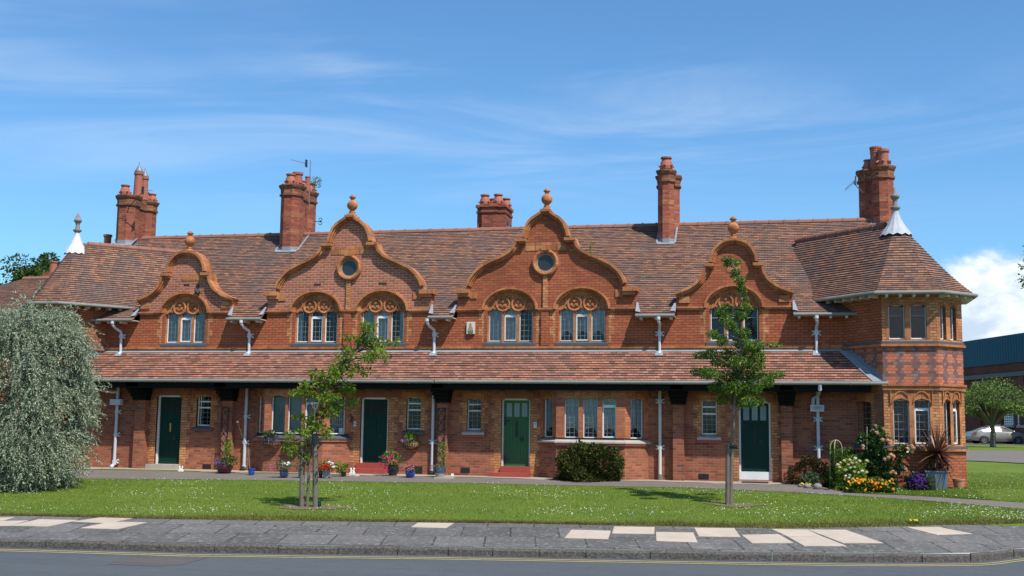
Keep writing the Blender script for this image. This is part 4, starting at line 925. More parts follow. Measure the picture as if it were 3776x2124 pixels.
for side in (1, -1):
    P = RP if side == 1 else [(-21.65,2.2), (-22.95,.9), (-22.95,-.72), (-22.45,YB), (-21.76,YB), (2*XC-RP[0][0]+.25, .6)]
    AP = apx if side == 1 else np.array([-22.31, apx[1], apx[2]])
    FS = [Fr(P[i][0], P[i][1], P[i+1][0]-P[i][0], P[i+1][1]-P[i][1]) for i in range(5)]; LN = [math.hypot(P[i+1][0]-P[i][0], P[i+1][1]-P[i][1]) for i in range(5)]
    sideA = 0 if side == 1 else 4
    def zone(name, z0, z1, mat, hl=None, d0=0.0, only=None, skip=None):
        mb = MB()
        for k, (F, w) in enumerate(zip(FS, LN)):
            if k == skip or (only is not None and k != only): continue
            mb.panel(F, rect(0, w, z0, z1), [rect(p, q, a, b) for p, q, a, b in (hl or {}).get(k, [])], d0, d0+.24)
        return mb.build(name, mat, T)
    kB, kC = (1, 2) if side == 1 else (3, 2); FB, FC = FS[kB], FS[kC]
    if side == 1:
        l1 = [tuple(FB.hit(J_(x, 700), d)[0] for x, d in ((a, .06), (b, 0))) for a, b in ((893,1008),(1043,1157))]; l2 = [tuple(FB.hit(E_(x, 1350), d)[0] for x, d in ((a, .06), (b, 0))) for a, b in ((918,1042),(1083,1207))]
        c1 = [tuple(FC.hit(J_(x, 700), .04)[0] for x in q) for q in ((1246,1290),(1311,1357))]; c2 = [tuple(FC.hit(E_(x, 1350), .04)[0] for x in q) for q in ((1301,1346),(1377,1422))]
        LB = dict(l1=l1, l2=l2, c1=c1, c2=c2, w=LN)
    else:
        l1, l2, c1, c2 = [[(.09, .32), (.39, .62)] for _ in range(4)]
    l1, l2, c1, c2 = sorted(l1), sorted(l2), sorted(c1), sorted(c2)
    wz1 = (Z['sil1'], Z['wt1']); wz2 = (Z['sil2'], Z['wt2'])
    zone('turret_base', -.1, Z['str1'], M['brick_upper']); zone('turret_lower_wall', Z['str1'], Z['cor'], M['brick_orange'], {kB:[(p, q)+wz1 for p, q in l1], kC:[(p, q)+wz1 for p, q in c1]}, skip=sideA)
    zone('diaper_panel', Z['cor'], Z['str2'], M['diaper']); zone('turret_upper_wall', Z['str2'], ZE_-.05, M['brick_orange'], {kB:[(p, q)+wz2 for p, q in l2], kC:[(p, q)+wz2 for p, q in c2]}, skip=sideA)
    fu = (FS[0].hit((3170, 1560), .06)[0], FS[0].hit((3214, 1560))[0]) if side == 1 else (LN[4]-LB['fu'][1], LN[4]-LB['fu'][0])
    LB['fu'] = fu if side == 1 else LB['fu']; fz = (zJ(845, 900), zJ(535, 900))
    zone('flank_lower_wall', Z['str1'], Z['cor'], M['brick_ground'], {sideA:[fu+fz]}, only=sideA); zone('flank_upper_wall', Z['str2'], ZE_-.05, M['brick_upper'], only=sideA)
    small_window(FS[sideA], fu[0], fu[1], fz[0], fz[1], 'thin', None, 0)
    bd = MB()
    OP = offset_poly(P, .07); OF = [Fr(OP[i][0], OP[i][1], OP[i+1][0]-OP[i][0], OP[i+1][1]-OP[i][1]) for i in range(5)]; OL = [math.hypot(OP[i+1][0]-OP[i][0], OP[i+1][1]-OP[i][1]) for i in range(5)]
    OP2 = offset_poly(P, .04); OF2 = [Fr(OP2[i][0], OP2[i][1], OP2[i+1][0]-OP2[i][0], OP2[i+1][1]-OP2[i][1]) for i in range(5)]; OL2 = [math.hypot(OP2[i+1][0]-OP2[i][0], OP2[i+1][1]-OP2[i][1]) for i in range(5)]
    for k in range(5):
        bd.fbox(OF[k], 0, OL[k], Z['cor']+.03, Z['cor']+.09, 0, .09).fbox(OF2[k], 0, OL2[k], Z['cor']-.08, Z['cor']+.03, 0, .06)
    bd.build('turret_cornice', M['terracotta'], T)
    for zq in (Z['str1'], Z['str2']):
        bd = MB()
        for k in range(5): bd.fbox(OF[k], 0, OL[k], zq-.03, zq+.03, 0, .09)
        bd.build('turret_string_course', M['terracotta'], T)
    for zz in (Z['sil1'], Z['sil2']):
        sl2 = MB()
        for k in range(5):
            F, w = OF2[k], OL2[k]; sl2.add([F.p(0, zz-.14, 0), F.p(w, zz-.14, 0), F.p(w, zz-.06, 0), F.p(0, zz-.06, 0), F.p(w-.02, zz+.01, .17), F.p(.02, zz+.01, .17)], [(0,1,2,3),(3,2,4,5)])
        sl2.build('slate_sill_course', M['slate'], T)
    for (ls, F, wz, up) in ((l1, FB, wz1, 0), (c1, FC, wz1, 0), (l2, FB, wz2, 1), (c2, FC, wz2, 1)):
        a0, a1 = min(p for p, _ in ls)-.07, max(q for _, q in ls)+.07; top = wz[1]+(.06 if up else .30)
        win = MB()
        low = []
        for p, q in ls: low += [(p-.004, wz[1]-.08)]+ogee(p, q, wz[1]-.05, .07)+[(q+.004, wz[1]-.08)]
        win.panel(F, unique([(a0, wz[1]-.08)]+low+[(a1, wz[1]-.08), (a1, top), (a0, top)]), [], -.006, .07)
        win = win.build('mullioned_window', M['terracotta'], T)
        tr = MB()
        for p, q in ls:
            m = (p+q)/2
            if not up:
                tr.sweep(F, [(p-.03, wz[1]-.06), (p+.01, wz[1]+.10), (m-.09, wz[1]+.21), (m, wz[1]+.235)], .03, -.035, .0, 1); tr.sweep(F, [(q+.03, wz[1]-.06), (q-.01, wz[1]+.10), (m+.09, wz[1]+.21), (m, wz[1]+.235)], .03, -.035, .0, -1)
            tr.sweep(F, ogee(p-.01, q+.01, wz[1]-.03, .07), .03, -.03, .0, -1)
        if not up: tr.sweep(F, [(a0, wz[1]-.1), (a0, top-.02), (a1, top-.02), (a1, wz[1]-.1)], .03, -.045, .0, 1)
        tr.build('tracery', M['terracotta'], win)
        ml = MB(); ml.fbox(F, ls[0][1], ls[1][0], wz[0], wz[1]+.02, -.005, .15); ml.fbox(F, a0, ls[0][0], wz[0], wz[1]-.04, -.005, .1).fbox(F, ls[1][1], a1, wz[0], wz[1]-.04, -.005, .1); ml.build('mullion', M['terracotta'], win)
        for k, (p, q) in enumerate(ls): light(win, F, p, q, wz[0]+.01, wz[1], ('case' if (k == 1 and not up) else 'thin'), .10, 3, 6, ('blind' if F is FB else 'net') if up else ('net' if F is FC and k == 0 else None))
        room(win, F, a0+.07, a1-.07, wz[0], wz[1], .25, .7)
    # roof
    EV = [np.array([q[0], q[1], ZE_]) for q in offset_poly(P, .32)]; APv = np.array(AP); ax_dir = np.array([-.7071, .7071, 0]) if side == 1 else np.array([.7071, .7071, 0])
    RB = APv+ax_dir*3.6
    tb = TB(); bell = 30
    def pt(E, U, s):     # lower edge point E to upper point U with a slight bellcast
        q = E+(U-E)*s; q = q.copy(); q[2] -= .14*math.sin(PI*min(1, s*1.15))*(1-s); return q
    def facet(E0, E1, U0, U1):
        for k in range(bell):
            s0, s1 = k/bell, (k+1)/bell+.003; a0, a1, b0, b1 = pt(E0, U0, s0), pt(E1, U1, s0), pt(E0, U0, s1), pt(E1, U1, s1)
            e = (E1-E0)/np.linalg.norm(E1-E0); n_ = np.cross(E1-E0, U0-E0); n_ /= np.linalg.norm(n_); b = len(tb.v)
            tb.v += [tuple(a0+n_*.018), tuple(a1+n_*.018), tuple(b1), tuple(b0), tuple(a0-n_*.003), tuple(a1-n_*.003)]
            o_ = random.random()*7
            tb.uvs += [(float(a0@e)+o_, k*.1+.0005), (float(a1@e)+o_, k*.1+.0005), (float(b1@e)+o_, k*.1+.0995), (float(b0@e)+o_, k*.1+.0995), (float(a0@e)+o_, k*.1+.001), (float(a1@e)+o_, k*.1+.001)]
            tb.f += [(b, b+1, b+2, b+3), (b+4, b+5, b+1, b)]
    for k in range(5):
        if k == 0: facet(EV[0]+ax_dir*(2.2 if side == 1 else 1.0), EV[1], RB if True else APv, APv)
        elif k == 4: facet(EV[4], EV[5]+ax_dir*(1.0 if side == 1 else 2.2), APv, RB)
        else: facet(EV[k], EV[k+1], APv, APv)
    tro = tb.build('turret_roof', M['tile_main'], T)
    rm = MB(); s = .35
    while s < 3.5: q0 = APv+ax_dir*s; q1 = APv+ax_dir*(s+.4); rm.tube([q0-[0,0,.03], q1-[0,0,.03]], .10, 10).tube([q1-ax_dir*.03-[0,0,.03], q1+ax_dir*.03-[0,0,.03]], .118, 10); s += .42
    rm.build('ridge_tile', M['ridge'], tro)
    lc = MB(); za = AP[2]; r_ = [(.43,-.36),(.38,-.31),(.25,-.12),(.16,.06),(.105,.20),(.078,.30),(.072,.36)] if side == 1 else [(.37,-.36),(.32,-.28),(.21,-.08),(.14,.08),(.10,.20),(.078,.30),(.072,.36)]
    vs = [];n = 24
    for i, (r, dz) in enumerate(r_):
        for k in range(n): w = 2*PI*k/n; vs.append((AP[0]+r*(1+.05*(k % 2))*math.cos(w), AP[1]+r*(1+.05*(k % 2))*math.sin(w), za+dz-(.05*(k % 2) if i == 0 else 0)))
    lc.add(vs, [(i*n+k, i*n+(k+1) % n, (i+1)*n+(k+1) % n, (i+1)*n+k) for i in range(len(r_)-1) for k in range(n)])
    lc.build('lead_cap', M['lead_pale'] if side == 1 else M['lead_white'], tro)
    MB().lathe(AP[0], AP[1], [(.085,za+.34),(.13,za+.38),(.14,za+.42),(.08,za+.45),(.06,za+.58),(.075,za+.64),(.12,za+.70),(.13,za+.74),(.09,za+.80),(.04,za+.92),(.008,za+.99)], 10).build('turret_finial', M['cobble'], tro)
    gm = MB(); GP = [np.array([q[0], q[1], ZE_-.03]) for q in offset_poly(P, .365)]
    gm.tube([GP[0]+ax_dir*.9 if side == 1 else GP[0]]+GP[1:5]+[GP[5]+ax_dir*.9 if side == -1 else GP[5]], .047, 10); gm.build('turret_gutter', M['gutter'], T)
    ft = MB()
    for k in range(5):
        F, w = FS[k], LN[k]; ft.add([F.p(-.12, ZE_-.02, -.31), F.p(w+.12, ZE_-.02, -.31), F.p(w, ZE_-.045, 0), F.p(0, ZE_-.045, 0)], [(3,2,1,0)])
        u = .12
        while u < w: ft.fbox(F, u-.035, u+.035, ZE_-.13, ZE_-.05, -.30, .02); u += .34
    ft.build('rafter_feet', M['cream'], T)
    # stepped lead where the flat eaves and the porch roof meet the flank
    F, w = FS[sideA], LN[sideA]; s_ = MB()
    for k in range(11):
        t0 = k/11; t1 = (k+1)/11; uu = lambda t: (w-(w-.72)*(1-t)) if side == 1 else (w-.72)*(1-t)
        u0, u1 = uu(t0), uu(t1); zb_ = ZP1+(ZP0-ZP1)*t0
        s_.fbox(F, min(u0, u1), max(u0, u1), zb_-.12, zb_+.13, -.008, .02)
    s_.build('stepped_flashing', M['lead_dark'], T)
    F2 = FS[sideA]; s2 = MB()
    for k in range(6):
        u0 = (.05+k*.12) if side == 1 else (w-.05-(k+1)*.12); zb_ = ZEV+.42-.085*k; s2.fbox(F2, u0, u0+.12, zb_-.10, zb_+.07, -.01, .02)
    s2.build('stepped_flashing', M['lead_dark'] if side == 1 else M['stone'], T)

# ================================================================== chimneys
def pot(ch, x, y, z, kind='squat', s=1.0):
    mb = MB(); n = 16
    if kind == 'squat': pr = [(.15,0),(.185,.05),(.19,.14),(.165,.24),(.135,.30),(.13,.34),(.165,.36),(.165,.40),(.12,.405)]
    elif kind == 'tall': pr = [(.155,0),(.145,.06),(.125,.72),(.15,.74),(.15,.80),(.12,.805)]
    elif kind == 'mid': pr = [(.16,0),(.15,.05),(.14,.40),(.17,.43),(.17,.50),(.12,.505)]
    else: pr = [(.14,0),(.14,.02),(.13,.38),(.14,.39),(.14,.42),(.13,.43),(.14,.44),(.14,.47),(.13,.48),(.15,.50),(.15,.54),(.11,.545)]
    mb.lathe(x, y, [(r*s, z+h*s) for r, h in pr], n)
    if kind in ('squat', 'mid'):
        for k in range(6): w = 2*PI*k/6+.4; mb.tube([(x+.13*s*math.cos(w), y+.13*s*math.sin(w), z+.17*s), (x+.225*s*math.cos(w), y+.225*s*math.sin(w), z+.12*s)], .035*s, 6)
    o = mb.build('chimney_pot', M['pot'], ch); MB().lathe(x, y, [(.10*s, z+pr[-1][1]*s+.003), (.0, z+pr[-1][1]*s+.004)], 12).build('pot_mouth', M['room'], ch) if kind == 'x' else None
    return z+pr[-1][1]*s
def cowl(ch, x, y, z, s=1.0):
    MB().lathe(x, y, [(.13*s,z),(.135*s,z+.05),(.015,z+.26*s),(.01,z+.34*s)], 12).build('chimney_cowl', M['steel'], ch)
def chimney(px_top, fn, px_base, shafts, pots, label):
    base = on_roof(fn(*px_base)) if px_base else None
    x, y = base[0], base[1]; zt = onY(fn(*px_top), y)[2]; mb = MB(); cap = MB(); ap = 1/math.cos(PI/8)
    for i, (dx, dy, r) in enumerate(shafts):
        X, Y = x+dx, y+dy+shafts[0][2]; zz = zt-.004*i; zl = ZEV-.2
        mb.lathe(X, Y, [(r*ap, zl), (r*ap, zz-.42)], 8, .5)
        cap.lathe(X, Y, [(r*ap, zz-.42), ((r+.05)*ap, zz-.40), ((r+.055)*ap, zz-.34), ((r+.015)*ap, zz-.32), ((r+.02)*ap, zz-.17), ((r+.055)*ap, zz-.13), ((r+.085)*ap, zz-.06), ((r+.085)*ap, zz-.02), ((r+.02)*ap, zz)], 8, .5)
        if i: dx0, dy0, r0 = shafts[i-1]; a = Vector((x+dx0, y+dy0+shafts[0][2])); b = Vector((X, Y)); Fk = Fr(a.x, a.y, b.x-a.x, b.y-a.y); L = (b-a).length; mb.fbox(Fk, 0, L, zl, zz-.42, -.20, .20); cap.fbox(Fk, .05, L-.05, zz-.42, zz-.03, -.24, .24)
    ch = mb.build('chimney', M['brick_chimney'], T); ch['label'] = label; cap.build('chimney_cap', M['brick_cap'], ch)
    for i, (dx, dy, r) in enumerate(shafts):
        for zb in (zt-1.15, zt-1.75): MB().lathe(x+dx, y+dy+shafts[0][2], [((r+.003)*ap, zb), ((r+.003)*ap, zb+.15)], 8, .5).build('brick_band', M['brick_band'], ch)
    fx = MB(); r = shafts[0][2]; fy = y; sl3 = (ZRDG-ZEV)/(YR+.38); zr = lambda yy: ZEV+(yy+.38)*sl3
    fx.add([(x-r-.04, fy-.08, zr(fy-.08)+.03), (x+r+.04, fy-.08, zr(fy-.08)+.03), (x+r+.04, fy+.05, zr(fy+.05)+.03), (x-r-.04, fy+.05, zr(fy+.05)+.03)], [(0,1,2,3)])
    fx.lathe(x, y+r, [((r+.012)*ap, zr(fy)-.1), ((r+.012)*ap, zr(fy)+.16)], 8, .5)
    for s in (-1, 1): fx.add([(x+s*(r+.02), fy, zr(fy)+.03), (x+s*(r+.08), fy, zr(fy)+.03), (x+s*(r+.08), YR, ZRDG+.02), (x+s*(r+.02), YR, ZRDG+.02)], [(0,1,2,3) if s > 0 else (3,2,1,0)])
    fx.build('chimney_flashing', M['lead'], ch)
    for dx, dy, kind, s in pots:
        zz = pot(ch, x+dx, y+dy+shafts[0][2], zt-.01, kind, s)
        if kind == 'tall' and label.startswith('broad'): cowl(ch, x+dx, y+dy+shafts[0][2], zz, s)
    return x, y, zt, ch
c1 = chimney((960, 362), A_, (925, 748), [(0,0,.36),(.02,1.15,.36)], [(-.14,-.05,'squat',1),(.16,.30,'tall',1.15),(.12,.78,'tall',1.05),(.02,1.05,'squat',.9),(.10,1.42,'squat',.9)], 'broad chimney with two tall cowled pots beside the left turret')
c2 = chimney((470, 282), B_, (425, 800), [(0,0,.35),(.02,1.15,.33)], [(-.06,-.05,'squat',1),(.0,.40,'mid',1.1),(.05,.72,'squat',.8),(.10,1.05,'tall',.68),(.10,1.35,'squat',.9)], 'chimney with a weed growing among its five pots')
c3 = chimney((1760, 172), C_, (1770, 740), [(0,0,.235),(.0,.85,.34),(0,1.5,.24)], [(0,.02,'squat',1.1),(0,.95,'squat',.9)], 'slim octagonal chimney above the space between the right gables')
_y = 1.6
c4p = on_roof(E_(880, 655)); 
ch4 = chimney((885, 222), E_, (890, 700), [(0,0,.315),(-.40,.50,.28)], [(.04,-.02,'mid',1.1),(-.16,.26,'fluted',1.3),(-.38,.52,'squat',.9)], 'tall chimney with ribbed pot above the right turret')
# stack on the rear slope: only its head shows over the ridge
xr_, yr_ = onY(C_(440, 600), 6.0)[0], 6.0; ztr = onY(C_(440, 448), 6.0)[2]; mb = MB()
mb.box(xr_-.50, xr_+.50, yr_-.10, yr_+1.0, 4.4, ztr-.30).box(xr_-.30, xr_+.22, yr_-.22, yr_-.10, 4.4, ztr-.302)
ch = mb.build('chimney', M['brick_chimney'], T); ch['label'] = 'low square stack with four pots peeping over the ridge'
mb = MB()
for k, (e, a, b) in enumerate(((.03,.30,.22),(.0,.22,.10),(.05,.10,.0))): mb.box(xr_-.50-e, xr_+.50+e, yr_-.10-e, yr_+1.0+e, ztr-a, ztr-b); mb.box(xr_-.30-e, xr_+.22+e, yr_-.23-e, yr_-.10-e-.002, ztr-a, ztr-b-.001)
mb.build('chimney_cap', M['brick_chimney'], ch)
for dx, dy in ((-.28,.12),(.20,.12),(-.12,.7),(.36,.7)): pot(ch, xr_+dx, yr_+dy, ztr-.002, 'squat', 1.0 if dy < .5 else .9)
# small vent pot on the rear of the left wing
v_ = onY(A_(820, 742), 4.8); MB().lathe(v_[0], 4.8, [(.14,v_[2]-1.6),(.13,v_[2]+.24),(.16,v_[2]+.26),(.16,v_[2]+.33),(.10,v_[2]+.335)], 14).build('vent_pot', M['pot'], T)

# ================================================================== vegetation helpers
def leafmesh(name, P, D, L, Wd, mat, parent=None, N=None):
    n = len(P); D = D/(np.linalg.norm(D, axis=1)[:, None]+1e-9)
    R = RNG.normal(size=(n, 3)) if N is None else N; R = np.cross(D, R); R /= np.linalg.norm(R, axis=1)[:, None]+1e-9
    L = np.asarray(L).reshape(-1, 1); Wd = np.asarray(Wd).reshape(-1, 1); up = np.cross(R, D)
    V = np.empty((n, 4, 3)); V[:, 0] = P; V[:, 1] = P+D*L*.45+R*Wd*.5+up*Wd*.12; V[:, 2] = P+D*L; V[:, 3] = P+D*L*.45-R*Wd*.5+up*Wd*.12
    me = bpy.data.meshes.new(name); me.vertices.add(4*n); me.vertices.foreach_set('co', V.astype(np.float32).ravel())
    me.loops.add(4*n); me.loops.foreach_set('vertex_index', np.arange(4*n, dtype=np.int32)); me.polygons.add(n); me.polygons.foreach_set('loop_start', np.arange(0, 4*n, 4, dtype=np.int32)); me.polygons.foreach_set('loop_total', np.full(n, 4, np.int32))
    me.update(calc_edges=True); me.uv_layers.new(name='UVMap'); return link(name, me, mat, parent)
def rdir(n, bias=(0, 0, 0), k=1.0):
    v = RNG.normal(size=(n, 3)); v /= np.linalg.norm(v, axis=1)[:, None]; return v+np.array(bias)*k
_tpl = {}
def head_mesh(kind, mat):
    key = (kind, mat.name)
    if key in _tpl: return _tpl[key]
    mb = MB(); rg = np.random.default_rng(len(_tpl)+3)
    if kind == 'rose':
        for k in range(22):
            a = rg.normal(size=3); a /= np.linalg.norm(a); a[2] = abs(a[2])*.8-.15; c = a*.72; t = np.cross(a, rg.normal(size=3)); t /= np.linalg.norm(t)+1e-9; b_ = np.cross(a, t)
            mb.add([c-t*.38-b_*.3, c+t*.38-b_*.3, c+t*.3+b_*.36+a*.15, c-t*.3+b_*.36+a*.15], [(0,1,2,3)])
        mb.blob((0,0,0), .68, .68, .6, .3, 9, 6, 2)
    elif kind == 'cluster':
        for k in range(60):
            a = rg.normal(size=3); a /= np.linalg.norm(a); a[2] = abs(a[2])*.9-.2; c = a*(.8+.25*rg.random()); t = np.cross(a, rg.normal(size=3)); t /= np.linalg.norm(t)+1e-9; b_ = np.cross(a, t); r = .17
            mb.add([c-t*r, c-b_*r, c+t*r, c+b_*r], [(0,1,2,3)])
        mb.blob((0,0,0), .7, .7, .55, .3, 8, 6, 4)
    elif kind == 'daisy':
        for k in range(9):
            w = 2*PI*k/9; mb.add([(.1*math.cos(w-.5), .1*math.sin(w-.5), 0), (math.cos(w-.28), math.sin(w-.28), .2), (1.05*math.cos(w), 1.05*math.sin(w), .15), (math.cos(w+.28), math.sin(w+.28), .2), (.1*math.cos(w+.5), .1*math.sin(w+.5), 0)], [(0,1,2,3,4)])
        mb.blob((0,0,.1), .35, .35, .25, .2, 7, 5, 5)
    me = bpy.data.meshes.new('bloom'); me.from_pydata(mb.v, [], mb.f); me.update(); auto_uv(me); me.materials.append(mat); _tpl[key] = me; return me
def bloom(parent, p, r, kind, mat, name='bloom'):
    o = bpy.data.objects.new(name, head_mesh(kind, mat)); COL.objects.link(o); o.location = p; o.scale = (r, r, r); o.rotation_euler = (.9+random.uniform(-.5, .4), random.uniform(-.5, .5), random.uniform(-1.2, 1.2)) if kind != 'cluster' else (random.uniform(0, .6), random.uniform(-.3, .3), random.uniform(0, 6))
    if parent:
        o.parent = parent; o.matrix_parent_inverse = Matrix.Translation(-Vector(INV[parent.name]))
    return o
GRN = [(0,(.030,.075,.010)),(.4,(.055,.13,.016)),(.75,(.095,.19,.024)),(1,(.15,.23,.035))]
M['leaf_tree'] = leafmat('young tree leaf', [(0,(.045,.10,.012)),(.4,(.085,.18,.018)),(.8,(.14,.25,.026)),(1,(.22,.32,.05))], .4, .4, .4)
M['leaf_cherry'] = leafmat('cherry leaf', [(0,(.085,.16,.014)),(.4,(.16,.27,.022)),(.8,(.25,.35,.036)),(.93,(.28,.31,.05)),(1,(.30,.18,.05))], .5, .5, .3)
M['leaf_silver'] = leafmat('silver leaf', [(0,(.08,.12,.065)),(.3,(.20,.25,.165)),(.7,(.35,.40,.295)),(1,(.47,.52,.40))], .15, .5, .35)  # dark low end puts the crown's inner shadow into the leaf colour
M['leaf_bush'] = leafmat('dark bush leaf', [(0,(.022,.034,.008)),(.5,(.048,.066,.012)),(.85,(.085,.095,.018)),(1,(.12,.075,.025))], .2, .6, .2)
M['leaf_green'] = leafmat('garden leaf', GRN, .3, .45, .35)
M['leaf_dark'] = leafmat('rose leaf', [(0,(.014,.04,.010)),(.5,(.028,.075,.016)),(1,(.065,.13,.03))], .25, .35, .45)
M['leaf_lime'] = leafmat('lime leaf', [(0,(.10,.19,.015)),(.5,(.19,.30,.03)),(1,(.30,.40,.06))], .4, .5, .3)
M['leaf_brown'] = leafmat('bronze leaf', [(0,(.03,.018,.008)),(.5,(.060,.040,.012)),(.8,(.075,.07,.016)),(1,(.12,.06,.025))], .2, .5, .3)
M['leaf_cord'] = leafmat('bronze strap leaf', [(0,(.045,.016,.014)),(.4,(.11,.035,.028)),(.7,(.17,.075,.045)),(1,(.26,.17,.085))], .15, .35, .5)
M['leaf_far'] = leafmat('far tree leaf', [(0,(.022,.05,.012)),(.5,(.045,.09,.018)),(1,(.085,.135,.03))], .25, .6, .2)
M['leaf_street'] = leafmat('street tree leaf', [(0,(.06,.11,.02)),(.5,(.11,.19,.035)),(1,(.20,.27,.08))], .35, .5, .3)
M['leaf_grey'] = leafmat('grey green leaf', [(0,(.06,.10,.05)),(.5,(.10,.15,.07)),(1,(.16,.21,.11))], .25, .6, .2)
def petal(name, c): return leafmat(name, [(0, [x*.75 for x in c]), (.6, c), (1, [min(.9, x*1.2) for x in c])], .3, .6, .2)
M['peach'] = petal('peach petal', (.72,.42,.30)); M['creamf'] = petal('cream floret', (.62,.60,.34)); M['orangef'] = petal('orange petal', (.85,.27,.015)); M['yellowf'] = petal('yellow petal', (.80,.55,.02)); M['purplef'] = petal('purple petal', (.095,.03,.22)); M['redf'] = petal('red petal', (.65,.015,.012)); M['whitef'] = petal('white petal', (.78,.78,.74)); M['pinkf'] = petal('pink petal', (.62,.20,.32)); M['magentaf'] = petal('magenta petal', (.50,.02,.16)); M['mauvef'] = petal('mauve petal', (.32,.20,.50))
def sway(pts, n=3):
    return pts
def ell(n, c, r, surf=.55):
    v = RNG.normal(size=(n, 3)); v /= np.linalg.norm(v, axis=1)[:, None]; return np.array(c)+v*(surf+(1-surf)*RNG.random((n, 1))**.5)*np.array(r), v
# ------------------------------------------------------------------ silver weeping pear
b0 = onG(DD(108, 1229)); yb = b0[1]
pear = thing('weeping_pear_tree', 'big silvery weeping tree with narrow leaves hiding the left turret', 'tree', tuple(b0))
tb_ = MB().tube([(b0[0],yb,b0[2]-.1),(b0[0]+.03,yb+.02,.9),(b0[0]-.04,yb,2.0),(b0[0]+.02,yb,3.0),(b0[0],yb,3.9)], [.14,.11,.09,.06,.03], 8)
xw = lambda x: onY(DD(x, 1000), yb)[0]; zw = lambda y: onY(DD(100, y), yb)[2]
prof_l = [(1228,-35,178),(1180,-45,212),(1120,-55,235),(1060,-60,240),(1000,-65,238),(940,-65,245),(890,-60,232),(850,-45,215),(810,0,175),(780,35,140),(757,60,120)]
ys = np.array([p[0] for p in prof_l][::-1]); lf = np.array([p[1] for p in prof_l][::-1]); rt = np.array([p[2] for p in prof_l][::-1])
Ps, Ds = [], []
cl_c = [(RNG.random(), RNG.random()*2*PI, RNG.random()) for _ in range(170)]
for i in range(4700):
    cc = cl_c[RNG.integers(len(cl_c))]
    yy = 785+(1225-785)*min(1, max(0, cc[0]+RNG.normal()*.018)); phi = cc[1]+RNG.normal()*.10
    l, r = np.interp(yy, ys, lf), np.interp(yy, ys, rt); cxp_, rad = (xw(l)+xw(r))/2, (xw(r)-xw(l))/2
    rr = rad*(.55+.45*(.25*cc[2]+.75*RNG.random())**.45)
    rr *= .74; p = np.array([cxp_-.30+rr*math.cos(phi), yb+rr*.9*math.sin(phi), zw(yy)-.02])
    d = np.array([math.cos(phi)*.55, math.sin(phi)*.55, .12])+RNG.normal(size=3)*.30
    st = .045; ln_ = RNG.integers(10, 27)
    if RNG.random() < .02: tb_.tube([(b0[0], yb, max(.6, p[2]-.9)), (b0[0]*.4+p[0]*.6, yb*.4+p[1]*.6, p[2]-.1), tuple(p)], [.03,.018,.008], 5, False)
    if i % 6 == 0: p[:2] = p[:2]*.5+np.array([cxp_-.3, yb])*.5
    for k in range(ln_):
        d = d+np.array([0, 0, -.085])+RNG.normal(size=3)*.07; d /= np.linalg.norm(d); p = p+d*st
        if p[2] < gz(p[0], p[1])+.05: break
        for q in range(2): Ps.append(p+RNG.normal(size=3)*.008); Ds.append(d*.75+RNG.normal(size=3)*.55)
Ps, Ds = np.array(Ps), np.array(Ds)
leafmesh('crown', Ps, Ds, RNG.uniform(.06, .10, len(Ps)), RNG.uniform(.016, .026, len(Ps)), M['leaf_silver'], pear)
tb_.build('trunk', M['bark'], pear)
# ------------------------------------------------------------------ two young trees on the lawn
def young(name, label, base, trunk, tr, clusters, leaf, size, dens, mat, cone):
    t = thing(name, label, 'tree', tuple(base)); y = base[1]
    W_ = [onY(q, y) for q in trunk]; W_[0] = np.array([W_[0][0], y, base[2]-.05])
    tm = MB().tube([tuple(w) for w in W_], np.linspace(tr, .008, len(W_)), 8); PP, DDr = [], []
    for fn, cx, cy, rx, ry in clusters:
        c = onY(fn(cx, cy), y); ex = onY(fn(cx+rx, cy), y)[0]-c[0]; ez = c[2]-onY(fn(cx, cy+ry), y)[2]
        s = cone*min(1.0, abs(c[0]-np.interp(c[2], [w[2] for w in W_], [w[0] for w in W_]))*.6+.25)
        oy = RNG.normal()*s; cc = np.array([c[0], y+oy, c[2]])
        j = int(np.argmin([abs(w[2]-(c[2]-.25)) for w in W_])); w0 = W_[j]
        md = (w0+cc)/2+np.array([0, 0, .05]); tm.tube([tuple(w0), tuple(md), tuple(cc)], [.016, .011, .004], 5, False)
        n = int(dens*ex*ez*9)+6
        p, v = ell(n, cc, (ex, max(ex, ez)*.9, ez), .25); PP.append(p); DDr.append(v*.6+RNG.normal(size=(n, 3))*.5+np.array([0, 0, -.28]))
        for _ in range(3):
            q = p[RNG.integers(n)]; tm.tube([tuple(cc), tuple(q)], [.005, .002], 4, False)
    PP, DDr = np.concatenate(PP), np.concatenate(DDr); n = len(PP)
    leafmesh('crown', PP, DDr, RNG.uniform(size*.7, size*1.25, n), RNG.uniform(size*.36, size*.58, n), mat, t); tm.build('trunk', M['bark'], t)
    return t
bR = onG(I_(830, 1236))
CR = [(480,110,80,34),(430,85,50,22),(515,200,42,34),(555,290,50,38),(570,360,42,36),(600,430,28,18),(430,510,56,36),(390,565,56,44),(430,640,52,54),(600,520,64,44),(560,590,70,44),(320,770,56,30),(400,820,54,42),(480,690,54,44),(580,740,64,44),(560,820,80,50),(680,860,96,50),(850,840,84,18),(200,930,86,28),(290,930,74,44),(450,930,105,52),(620,920,96,52),(720,960,62,52),(380,1000,96,42),(550,1010,110,62),(700,1040,80,42),(200,1090,92,32),(290,1110,84,50),(430,1130,105,62),(600,1120,110,62),(760,1130,90,50),(880,1120,76,26),(350,1220,90,50),(500,1230,110,62),(660,1230,100,62),(800,1180,56,44),(400,1330,62,42),(540,1340,74,54),(640,1360,74,52),(720,1340,46,44)]
